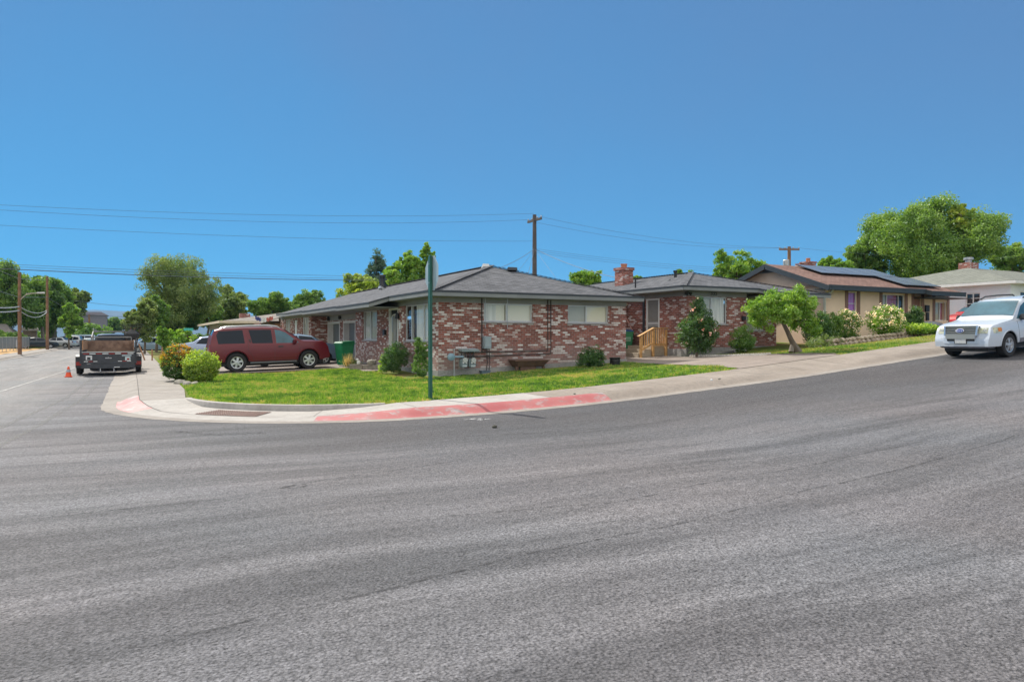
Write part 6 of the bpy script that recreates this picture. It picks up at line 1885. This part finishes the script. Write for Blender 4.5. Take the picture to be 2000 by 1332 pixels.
for k, (lab, px, z_, hwpx, top_y, mat, extra) in enumerate((
    ('dark loose shrub right of the leaning tree trunk', 1598, 30.5, 34, 610, 'dark', (('pink', 10, 4, .03, .06, .3, 'blooms'),)),
    ('dark green shrub between leaning tree and first oleander', 1622, 31.5, 22, 612, 'mid', ()),
    ('smaller cream-pink flowering bush under the violet-curtained window', 1655, 32, 29, 606, 'mid', (('cream', 200, 7, .045, .06, .35, 'blossom'),)),
    ('larger rounded cream-pink flowering bush under the wide window', 1728, 32, 46, 597, 'bright', (('cream', 230, 7, .05, .06, .5, 'blossom'),)),
    ('dark red-leaved rose beside the brown front door', 1783, 34, 18, 600, 'dark', (('pink', 6, 3, .03, .06, .6, 'blooms'),)),
    ('low lime green bush at the right end of the stone edging', 1800, 31.8, 36, 634, 'bright', (('lime', 120, 8, .06, .09, .2, 'new_leaves'),)))):
    x, y = at(px, z_); zg = yz(x, y)+.1
    hh = el(top_y, z_)-zg; w = hwpx/1400*z_
    rng = np.random.default_rng(300+k)
    e = [(0, 0, hh*.52, w*.85, w*.75, hh*.48), (-w*.35, -.1, hh*.42, w*.6, w*.6, hh*.4), (w*.4, .05, hh*.4, w*.55, w*.55, hh*.38), (w*.1, -.2, hh*.62, w*.5, w*.5, hh*.34)]
    plant(lab, 'shrub', 'flowering_shrub' if extra and 'oss' in extra[0][6] else 'shrub', x, y, zg, e, mat, 70+k, n=170, per=60, cr=.16, leaf=.075, base=.45, extra=extra)
for k, (px, z_, w, hh) in enumerate(((1590, 28.6, .3, .45), (1610, 29, .35, .5), (1632, 30, .3, .4))):
    x, y = at(px, z_); plant('weedy low plants in front of the stone edging' if k == 0 else ('tangle of stems below the dark shrub' if k == 1 else 'pale weeds at the left end of the stone edging'), 'weeds', 'weed_clump', x, y, yz(x, y), [(0, 0, hh*.5, w, w, hh*.5)], 'olive', 90+k, n=40, per=22, cr=.12, leaf=.06, base=.5)
for k, (px, z_, w, hh, mat) in enumerate(((10, 92, 2.6, 2.2, 'mid'), (35, 98, 2.0, 1.6, 'dark'), (70, 120, 2.5, 2.4, 'bright'), (178, 150, 4, 4, 'mid'), (395, 60, 1.3, 1.8, 'dark'), (350, 56, 1.2, 2.2, 'bright'))):
    x, y = at(px, z_)
    plant(('leafy hedge bush behind the fence at the far left', 'dark hedge bush behind the fence beside the first pole', 'light bush between the two left utility poles', 'green bush below the far utility pole', 'dark dome-shaped bush against the pale bungalow wall', 'bright bush left of the street-name sign')[k], 'bush', 'bush', x, y, .1, [(0, 0, hh*.5, w, w, hh*.5)], mat, 100+k, n=60, per=50, cr=w*.2, leaf=z_*.004, base=.45)
# ---------------------------------------------------------------- street furniture and small things
M_SIGNG = mk('sign_pole_green', (.012, .085, .06), .4, .2, 6)
M_SIGNB = mk('sign_back', (.36, .45, .48), .45, .08, 3, metal=.3)
px_, py_ = at(840.5, 16.8)
zs = yz(px_, py_)
S = empty('stop_sign', (px_, py_, zs), 0, 'traffic sign seen from behind on a dark green pole at the corner', 'road sign')
hs = el(500, 16.8)-zs
mb = MB(); mb.box(-.03, .03, -.07, .07, -.1, hs); mb.build('pole', M_SIGNG, S, bevel=.008)
mb = MB(); mb.lathe([(.14, -.02), (.14, .0), (.1, .025), (.07, .03)], n=12); mb.build('base_plate', M_FND, S)
mb = MB()
cz = hs-.41; r8 = .405/math.cos(math.pi/8)
oc = [(.034, r8*math.cos(math.pi/8+k*math.pi/4), cz+r8*math.sin(math.pi/8+k*math.pi/4)) for k in range(8)]
mb.ext(oc, (.006, 0, 0)); pl = mb.build('sign_plate', M_SIGNB, S)
mb = MB(); mb.ext([(.0405+.0015, p[1]*.985, cz+(p[2]-cz)*.985) for p in oc], (.001, 0, 0)); fc = mb.build('red_face', mk('stop_red', (.45, .015, .02), .4), pl)
text3d('STOP', (.046, 0, cz), (R(90), 0, R(90)), .3, M_PLATE, pl, 'lettering', .001)
for z in (cz+.22, cz-.22):
    mb = MB(); mb.box(-.036, .045, -.015, .015, z-.015, z+.015); mb.build('bolt', M_GALV, S)

# traffic cone
x, y = at(133.5, 29.4)
Cn = empty('traffic_cone', (x, y, .006), 0, 'small orange traffic cone with grey band on the road', 'traffic cone')
M_CONE = mk('cone_orange', (.75, .09, .02), .5, .1, 8)
mb = MB(); mb.box(-.14, .14, -.14, .14, 0, .03); mb.build('base', M_CONE, Cn, bevel=.01)
mb = MB(); mb.lathe([(.115, .03), (.075, .2), (.055, .31), (.03, .43), (.02, .435)], n=18); mb.build('body', M_CONE, Cn, smooth=True)
mb = MB(); mb.lathe([(.079, .2), (.0585, .31)], n=18, cap=False); mb.build('reflective_band', mk('grey_band', (.3, .36, .42), .4), Cn)

# wheeled bins
M_BING = mk('bin_green', (.02, .21, .09), .42, .15, 4); M_BINL = mk('bin_lid_green', (.014, .15, .065), .4, .1, 4)
def bin_(label, x, y, z, rz, lid=None, sticker=False, sc=1.0):
    b = empty('wheeled_bin', (x, y, z), rz, label, 'bin', 'green wheeled bins')
    mb = MB(); mb.hexa([(-.22, -.24, .05), (.22, -.24, .05), (.22, .24, .05), (-.22, .24, .05), (-.29, -.33, .98), (.29, -.33, .98), (.29, .33, .98), (-.29, .33, .98)]); bd = mb.build('body', M_BING, b, bevel=.03)
    mb = MB(); mb.hexa([(-.31, -.35, .93), (.31, -.35, .93), (.31, .33, .93), (-.31, .33, .93), (-.3, -.34, .985), (.3, -.34, .985), (.3, .32, .985), (-.3, .32, .985)]); mb.build('rim', M_BING, b, bevel=.01)
    mb = MB(); mb.hexa([(-.32, -.37, .99), (.32, -.37, .99), (.31, .36, .99), (-.31, .36, .99), (-.27, -.3, 1.06), (.27, -.3, 1.06), (.29, .34, 1.1), (-.29, .34, 1.1)]); mb.build('lid', lid or M_BINL, b, bevel=.02)
    mb = MB(); mb.tube([(-.25, .36, .97), (-.25, .43, .98), (.25, .43, .98), (.25, .36, .97)], .018, 6); mb.build('handle', M_BINL, b)
    for s in (-1, 1):
        mb = MB(); mb.lathe([(.05, -.03), (.13, -.03), (.13, .03), (.05, .03)], (s*.24, .27, .13), axis='x', n=14); mb.build('wheel', M_TYRE, b)
    if sticker:
        mb = MB(); mb.hexa([(-.1, -.292, .55), (.16, -.292, .55), (.16, -.28, .55), (-.1, -.28, .55), (-.1, -.318, .74), (.16, -.318, .74), (.16, -.3, .74), (-.1, -.3, .74)]); st = mb.build('label_panel', mk('pale_green_print', (.35, .55, .45), .6), b)
        for k in range(3):
            mb = MB(); z = .6+k*.045; mb.box(-.07, .13, -.325+.0, -.29, z, z+.012); mb.build('label_line', M_BING, st)
    return b
x, y = at(672.5, 31.3); bin_('dark green wheeled bin standing in front of the garage doors', x, y, yz(x, y)+.03, R(-70))
x, y = 19.92, 26.55; bin_('green wheeled bin with blue lid rim beside the concrete steps', x, y, yz(x, y)+.03, R(-20), mk('bin_blue', (.03, .09, .22), .45), True)

# planter of loose blocks with a rock
M_BLOCK = mk('weathered_block', (.27, .24, .2), .95, .25, 7, bmp=.4)
M_ROCK = mk('field_rock', (.32, .3, .26), .95, .25, 5, bmp=.5)
def rock(name, label, cat, x, y, z, sx, sy, sz, seed, mat=None, group=None):
    bm = bmesh.new(); bmesh.ops.create_icosphere(bm, subdivisions=3, radius=1)
    rr = random.Random(seed); off = [rr.uniform(0, 9) for _ in range(3)]
    from mathutils import noise as mn
    for v in bm.verts:
        d = 1+.22*mn.noise(v.co*1.3+Vector(off))+.08*mn.noise(v.co*4+Vector(off))
        v.co = Vector((v.co.x*sx*d, v.co.y*sy*d, v.co.z*sz*d))
    me = bpy.data.meshes.new(name); bm.to_mesh(me); bm.free(); me.materials.append(mat or M_ROCK)
    o = bpy.data.objects.new(name, me); COL.objects.link(o); o.location = (x, y, z); o.rotation_euler = (0, 0, rr.uniform(0, 3))
    if label: tag(o, label, cat, group)
    return o
blk = [(695, 28.9, .5, .24, .22, R(-15), 'grey concrete block leftmost in the row by the house path'), (709, 29.1, .42, .2, .17, R(20), 'low dark block second from the left in the row by the path'), (722, 28.8, .5, .25, .19, R(-25), 'concrete block under the frog-shaped rock'), (739, 28.6, .46, .24, .2, R(-30), 'concrete block nearest the dark clipped shrub')]
for px, z_, a, b, c, rz, lab in blk:
    x, y = at(px, z_); mb = MB(); mb.box(-a/2, a/2, -b/2, b/2, -.05, c); o = mb.build('concrete_block', M_BLOCK, None, bevel=.015); o.location = (x, y, yz(x, y)); o.rotation_euler = (0, 0, rz); tag(o, lab, 'block', 'blocks in the planter row')
x, y = at(726, 28.75); rock('rock', 'rounded pale rock lying on top of the planter blocks', 'rock', x, y, yz(x, y)+.3, .24, .16, .12, 4)
x, y = at(700.5, 28.9)
mb = MB(); mb.lathe([(.02, 0), (.07, .02), (.08, .1), (.05, .15), (.02, .17)], n=10); mb.lathe([(.01, .13), (.045, .16), (.05, .2), (.02, .24)], (-.04, 0, 0), n=8); mb.tube([(-.08, 0, .2), (-.13, 0, .19)], [.015, .004], 5)
o = mb.build('bird_ornament', M_WHITE, None, smooth=True); o.location = (x, y, yz(x, y)+.22); tag(o, 'small white bird ornament on the leftmost planter block', 'ornament')
for px, z_, s, lab in ((352, 22.7, .17, 'larger dark rock at the foot of the two round shrubs'), (366, 22.2, .14, 'smaller brown rock at the foot of the yellow-green shrub'), (380, 22.3, .13, 'flat pale rock right of the brown rock under the shrub')):
    x, y = at(px, z_); rock('rock', lab, 'rock', x, y, yz(x, y)+.04, s*1.2, s, s*.65, px, group='rocks under the round shrubs')
# black pot by the wall
x, y = at(1201, 27.0)
P_ = empty('plant_pot', (x, y, yz(x, y)), 0, 'round black ribbed pot at the right end of the shaded wall', 'pot')
mb = MB(); mb.lathe([(.14, 0), (.19, .04), (.2, .08), (.185, .12), (.2, .16), (.2, .2), (.185, .23), (.21, .27), (.21, .31), (.18, .31), (.17, .26)], n=20, cap=True); mb.build('body', M_BLK, P_, smooth=True, angle=50)
# scalloped edging and brick edging of the right lawn
M_EDGE = mk('white_edging', (.5, .47, .43), .85, .15, 6)
g = empty('lawn_edging', (20.3, 18, 0), 0, 'low scalloped pale edging between driveway and right lawn', 'edging')
mb = MB(); yy = 18.4
while yy < 22.6:
    z = yz(20.28, yy); mb.ext([(20.24, yy+.06+.055*math.cos(t), z+.05+.055*math.sin(t)) for t in np.linspace(0, math.pi, 7)]+[(20.24, yy+.005, z-.05), (20.24, yy+.115, z-.05)], (.05, 0, 0)); yy += .125
mb.build('scalloped_strip', M_EDGE, g); 
mb = MB(); yy = 15.75
while yy < 18.35:
    z = yz(20.28, yy); mb.box(20.22, 20.34, yy, yy+.2, z-.05, z+.055); yy += .215
mb.build('brick_strip', mk('edging_brick', (.25, .2, .17), .9, .2, 8), g)
under(g)
mb = MB()
vs = [];
g = empty('bed_kerb', (21, 22.4, 1), 0, 'low concrete kerb round the rose bed', 'kerb')
mb = MB(); mb.bar((20.5, 22.35, yz(20.5, 22.35)+.02), (22.4, 22.35, yz(22.4, 22.35)+.04), .12, .2); mb.build('concrete', M_FND, g); under(g)
# rough stone edging
rr = random.Random(8)
g = empty('stone_edging', (31, 19.9, 1.3), 0, 'low edging wall of rough pale stones along the right lawn', 'stone wall')
mb = MB(); bm = bmesh.new(); bmesh.ops.create_icosphere(bm, subdivisions=1, radius=1); vv = [v.co.copy() for v in bm.verts]; ff = [tuple(v.index for v in f.verts) for f in bm.faces]; bm.free()
for row in range(2):
    a = 24.8
    while a < 38:
        s = rr.uniform(.11, .19); z = yz(a, 20)+.06+row*.17
        mb.add([(a+v.x*s*rr.uniform(.85, 1.15), 19.95+row*.06+v.y*s*.8, z+v.z*s*.62*rr.uniform(.85, 1.15)) for v in vv], ff); a += s*1.75
mb.build('stones', mk('edging_stone', (.34, .26, .2), .95, .35, 2.2, col2=(.45, .38, .3), world_=True), g, smooth=True, angle=30); under(g)
# ornaments under the house window: pale garden bench shapes
x, y = at(1822, 35.5)
g = empty('porch_furniture', (x, y, yz(x, y)), R(10), 'grey covered porch furniture under the rightmost window of the tan house', 'furniture')
mb = MB(); mb.hexa([(-.9, -.3, 0), (.9, -.3, 0), (.9, .3, 0), (-.9, .3, 0), (-.8, -.25, .55), (.7, -.25, .6), (.75, .25, .75), (-.85, .25, .7)]); mb.build('cover', mk('grey_tarp', (.2, .22, .24), .7, .3, 3), g, bevel=.06)
# utility poles
M_POLE = mk('pole_wood', (.2, .115, .07), .9, .25, 3, bmp=.3); M_POLED = mk('dark_pole_wood', (.1, .085, .08), .9, .25, 3)
def pole(label, x, y, z0, z1, r, mat=M_POLE, arm=None, ad=None, name='utility_pole'):
    p = empty(name, (x, y, z0), 0, label, 'utility pole')
    mb = MB(); mb.tube([(0, 0, -.3), (0, 0, (z1-z0)*.5), (0, 0, z1-z0)], [r, r*.88, r*.7], 10); mb.build('mast', mat, p, smooth=True)
    if arm:
        for zz, L_ in arm:
            d = Vector((ad[0], ad[1], 0)).normalized()*L_/2
            mb = MB(); mb.bar(Vector((0, 0, zz-z0))-d, Vector((0, 0, zz-z0))+d, .1, .13); am = mb.build('crossarm', mat, p)
            for t in (-.95, -.4, .4, .95):
                mb = MB(); q = d*t; mb.lathe([(.03, 0), (.05, .05), (.03, .12)], (q.x, q.y, zz-z0+.07), n=8); mb.build('insulator', M_GALV, am)
    return p
x1, y1 = at(38.5, 62.4); z1_ = el(532, 62.4)
p1 = pole('brown wooden utility pole with street lamp nearest on the left pavement', x1, y1, 0.13, z1_, .165)
mb = MB(); q = Vector(at(75, 61.6)); 
zl_ = el(578, 62); mb.tube([(0, 0, zl_-.5), (.4*(q.x-x1), .4*(q.y-y1), zl_+.05), (q.x-x1, q.y-y1, zl_+.1)], .035, 6); la = mb.build('lamp_arm', M_GALV, p1)
mb = MB(); mb.hexa([(-.1, -.12, -.06), (.5, -.12, -.04), (.5, .12, -.04), (-.1, .12, -.06), (-.1, -.12, .06), (.45, -.1, .1), (.45, .1, .1), (-.1, .12, .06)]); lh = mb.build('lamp_head', mk('lamp_head_grey', (.5, .52, .5), .5), la); lh.location = (q.x-x1, q.y-y1, zl_+.1)
x2, y2 = at(92.5, 85.5); z2_ = el(540, 85.5)
pole('second brown utility pole standing among the left trees', x2, y2, .13, z2_, .18)
x3, y3 = at(174.5, 150); pole('far utility pole in front of the office block', x3, y3, 0, el(614, 150), .26)
x4, y4 = at(1044, 45.0); z4 = el(420, 45)
pole('tall utility pole with slanted crossarm behind the corner house roof', x4, y4, yz(x4, y4), z4, .17, M_POLED, [(z4-.35, 1.7)], (0, 1))
x5, y5 = at(1541, 55.6); z5 = el(482, 55.6)
p5_ = pole('utility pole with transformer behind the tan roof', x5, y5, yz(x5, y5), z5, .17, M_POLE, [(z5-.22, 1.6)], (.9, -.42))
mb = MB(); mb.lathe([(.2, 0), (.24, .05), (.24, .8), (.2, .86)], (-.32, 0, z5-1.9-yz(x5, y5)), n=14); mb.build('transformer', M_GALV, p5_)
# overhead wires
M_WIRE = mk('wire', (.09, .11, .14), .6, .1); M_WIREL = mk('pale_cable', (.33, .36, .38), .6, .1)
def wire(pts, label, r=.012, mat=None, sag=None):
    mb = MB()
    if sag is not None:
        p, q = Vector(pts[0]), Vector(pts[1]); pts = [p.lerp(q, t)-Vector((0, 0, sag*4*t*(1-t))) for t in np.linspace(0, 1, 17)]
    mb.tube(pts, r, 5); o = mb.build('overhead_wire', mat or M_WIRE, None, smooth=True)
    return tag(o, label, 'wire', 'overhead wires')
def through(ctrl, b_line):
    """points on a vertical plane b = b_line at given photo columns and rows"""
    out = []
    for px, py in ctrl:
        r = (px-1000)/1400; z = b_line/(CY-r*SY); out.append(Vector(((r*CY+SY)*z, b_line, el(py, z))))
    return out
def spline(pts, n=12):
    xs = [p.x for p in pts]; c = np.polyfit(xs, [p.z for p in pts], 2); X = np.linspace(pts[0].x, pts[-1].x, n*2)
    return [Vector((x, pts[0].y, float(np.polyval(c, x)))) for x in X]
W = Vector((x4, y4, 0))
for k, (ctrl, lab) in enumerate((
    ([(-200, 390), (0, 400), (500, 420), (1000, 419.5), (1043, 417)], 'topmost thin wire from the left to the pole with slanted crossarm'),
    ([(-200, 398), (0, 409), (560, 435), (1000, 431.5), (1042, 429)], 'second wire from the top running left from the slanted crossarm'),
    ([(-200, 430), (0, 439), (500, 463), (1000, 472), (1042, 471)], 'third wire from the top ending part way down the tall pole'))):
    wire(spline(through(ctrl, y4+(.0 if k != 1 else -.4))), lab, .007)
for k, (ctrl, r, lab) in enumerate((
    ([(-150, 508), (0, 516), (262, 526), (430, 534), (840, 541)], .012, 'upper thin wire crossing the street over the left trees'),
    ([(-150, 512), (0, 520), (262, 531), (430, 539), (840, 546)], .012, 'middle thin wire crossing the street over the left trees'),
    ([(-150, 517), (0, 524), (262, 537), (430, 543), (860, 548)], .028, 'thick dark cable crossing the street over the left trees'))):
    wire(spline(through(ctrl, 58.0)), lab, r)
wire([(x4, y4-.8, z4-.25), (x5+.5, y5-.3, z5-.1)], 'upper wire from the tall pole to the transformer pole', .007, sag=.5)
wire([(x4, y4+.8, z4-.25), (x5-.5, y5+.3, z5-.1)], 'lower wire from the slanted crossarm to the transformer pole', .007, sag=.55)
wire([(x5+.5, y5-.3, z5-.1), (x5+40, y5-1, z5+1.5)], 'wire leaving the transformer pole to the right', .007, sag=.6)
zlow = el(486, 45)
for k in range(3):
    wire([(x4, y4, zlow-.12*k), (x5-2, y5, el(528+4*k, 55))], ('highest', 'middle', 'lowest')[k]+' of three low cables running right from the tall pole', .007, sag=.25)
xr_, yr2 = at(1215, 38); wire([(x4, y4, zlow), (xr_, yr2, el(545, 38))], 'service cable slanting right from the tall pole to the second chimney', .014, sag=.2)
xa, ya = at(975, 33); wire([(x4, y4, zlow), (xa, ya, el(524, 33))], 'service cable slanting left from the tall pole to the corner roof', .013, sag=.1)
xa, ya = at(1010, 36); wire([(x4, y4, zlow), (xa, ya, el(532, 36))], 'steeper guy cable left of the tall pole', .007, sag=.05)
xa, ya = at(1031, 38); wire([(x4, y4, zlow), (xa, ya, el(536, 38))], 'steepest guy cable left of the tall pole', .01, sag=.05)
xa, ya = at(1085, 40); wire([(x4, y4, zlow), (xa, ya, el(542, 40))], 'faint guy cable right of the tall pole', .007, M_WIRE, sag=.02)
for dz, lab in ((0, 'upper'), (.75, 'lower')):
    wire([(x1, y1, el(599, 62.4)-dz*.45), (x2, y2, el(606, 85.5)-dz*.25)], lab+' thick pale cable sagging between the two left poles', .035, M_WIREL, sag=.45+dz*.25)
    wire([(x1-1.5, y1-30, el(600, 62.4)-dz*.4+.3), (x1, y1, el(599, 62.4)-dz*.45)], lab+' thick pale cable leaving the nearest left pole to the left', .05, M_WIREL, sag=.6)
for k, (za, zb) in enumerate(((545, 548), (581, 581))):
    wire([(x1-1.5, y1-30, el(za, 62.4)+.3), (x1, y1, el(za, 62.4)), (x2, y2, el(zb, 85.5)), (x3, y3, el(640-10*k, 150))], ('top thin wire strung pole to pole along the left pavement', 'lower thin wire strung pole to pole along the left pavement')[k], .02)
for k, (ya_, yb_) in enumerate(((588, 600), (612, 620), (617, 624))):
    z_ = 118; p, q = at(150, z_), at(300, z_)
    wire([(*p, el(ya_, z_)), (*q, el(yb_, z_))], ('highest', 'middle', 'lowest')[k]+' distant wire crossing the street before the hills', .03, sag=.2)
# chain-link fence
M_CL = mk('chain_link', (.2, .23, .25), .6, .15, 3, metal=.3)
fa = -11.5
g = empty('chain_link_fence', (fa, 96, .1), 0, 'grey chain-link fence with privacy slats above the dry verge', 'fence')
for k in range(12):
    b = 82+k*2.55
    mb = MB(); mb.tube([(fa, b, .0), (fa, b, 1.62)], .035, 6); mb.build('post', M_GALV, g)
mb = MB(); mb.tube([(fa, 82, 1.62), (fa, 110, 1.62)], .03, 6); mb.tube([(fa, 110, 1.62), (fa-9, 110, 1.62)], .03, 6); mb.build('top_rail', mk('pale_rail', (.42, .46, .46), .5), g)
mb = MB(); b = 82.0
while b < 110: mb.box(fa-.008, fa+.008, b, b+.13, .42, 1.55); b += .17
a = fa
while a > fa-9: mb.box(a-.13, a, 110-.008, 110+.008, .3, 1.55); a -= .17
o = mb.build('mesh_slats', M_CL, g)
mb = MB(); mb.box(fa+.02, fa+.04, 96.5, 97.2, .5, 1.3); mb.build('notice_board', M_PLATE, g)
under(g)
# street-name sign and tree stakes
x, y = at(366, 56)
g = empty('street_name_sign', (x, y, .1), R(-28), 'green street-name sign on a brown post beyond the parked cars', 'street sign')
mb = MB(); mb.tube([(0, 0, 0), (0, 0, el(645, 56)-.1)], .05, 8); mb.build('post', M_WOODB, g)
mb = MB(); zz = el(646, 56)-.1; mb.box(-.28, .46, -.012, .012, zz, zz+.2); mb.build('blade', mk('sign_green', (.05, .42, .36), .4, .25, 5), g)
for px, z_, ln, hh in ((283, 46, -.35, 1.1), (297, 45, 0, .75), (316, 44, .03, .9)):
    x, y = at(px, z_)
    mb = MB(); mb.tube([(0, 0, 0), (ln, .05, hh)], .045, 7); o = mb.build('wooden_stake', mk('stake_wood', (.33, .18, .1), .85, .2, 5), None)
    o.location = (x, y, .12); tag(o, {283: 'leaning orange-brown stake nearest the pavement', 297: 'short upright wooden stake in the middle of the verge', 316: 'wooden stake supporting the bright sapling'}[px], 'stake', 'wooden stakes')
# red white and blue bunting
x, y = at(516, 49.5)
g = empty('flag_bunting', (x, y, el(617, 49.5)), R(-28), 'red, white and blue bunting draped under the brown house eave', 'bunting')
for k, (t0, t1, m_) in enumerate(((0, .33, mk('bunting_blue', (.05, .06, .22), .8)), (.33, .62, M_PLATE), (.62, 1, mk('bunting_red', (.42, .12, .1), .8)))):
    mb = MB(); n = 6; vs = []
    for i in range(n+1):
        t = t0+(t1-t0)*i/n; xx = (t-.5)*1.25; dz = -.16*math.sin(t*math.pi)
        for j, hh_ in enumerate((0, -.12, -.26)): vs.append((xx, .04*math.sin(i*1.7+j), dz+hh_+.05*math.sin(i*2.3)))
    mb.add(vs, [(3*i+j, 3*i+3+j, 3*i+4+j, 3*i+1+j) for i in range(n) for j in range(2)]); mb.build('cloth_panel', m_, g)
# bits lying on the road
x, y = at(966, 12.8); rock('stone', 'small dark stone lying alone on the road', 'stone', x, y, hz(x)+.02, .05, .04, .03, 7, mk('dark_stone', (.06, .06, .045), .95))
for px, z_, w, lab in ((916, 14.05, .2, 'left thin white paint fleck on the road below the red kerb'), (943, 14.0, .17, 'right thin white paint fleck on the road below the red kerb')):
    x, y = at(px, z_); mb = MB()
    rr = random.Random(px)
    for k in range(5):
        xx = rr.uniform(-w, w); yy = rr.uniform(-.06, .06); mb.add([(xx, yy, .006), (xx+rr.uniform(.05, .14), yy+.01, .006), (xx+.08, yy+rr.uniform(.03, .06), .006), (xx-.02, yy+.03, .006)], [(0, 1, 2, 3)])
    o = mb.build('road_fleck', M_PLATE, None); o.location = (x, y, hz(x)); o['kind'] = 'structure'
for px, z_ in ((1122, 17.0), (1390, 18.4), (1405, 18.6)):
    x, y = at(px, z_); rock('pebble', {1122: 'tiny dark pebble on the new pale pavement', 1390: 'small white stone on the tan pavement', 1405: 'small grey stone beside the white one on the tan pavement'}[px], 'pebble', x, y, yz(x, y)+.03, .04, .03, .025, px, M_PLATE if px == 1390 else None)
# ---------------------------------------------------------------- haze
m = bpy.data.materials.new('thin_haze'); m.use_nodes = True
nt = m.node_tree; nt.nodes.remove(nt.nodes["Principled BSDF"])
v = nt.nodes.new('ShaderNodeVolumePrincipled')
v.inputs['Color'].default_value = (.3, .58, 1, 1); v.inputs['Density'].default_value = .000095
L(nt, v.outputs[0], nt.nodes["Material Output"].inputs['Volume'])
mb = MB(); mb.box(-12500, 12500, -2500, 14500, -5, 330)
hzb = mb.build('haze', m); hzb['kind'] = 'stuff'
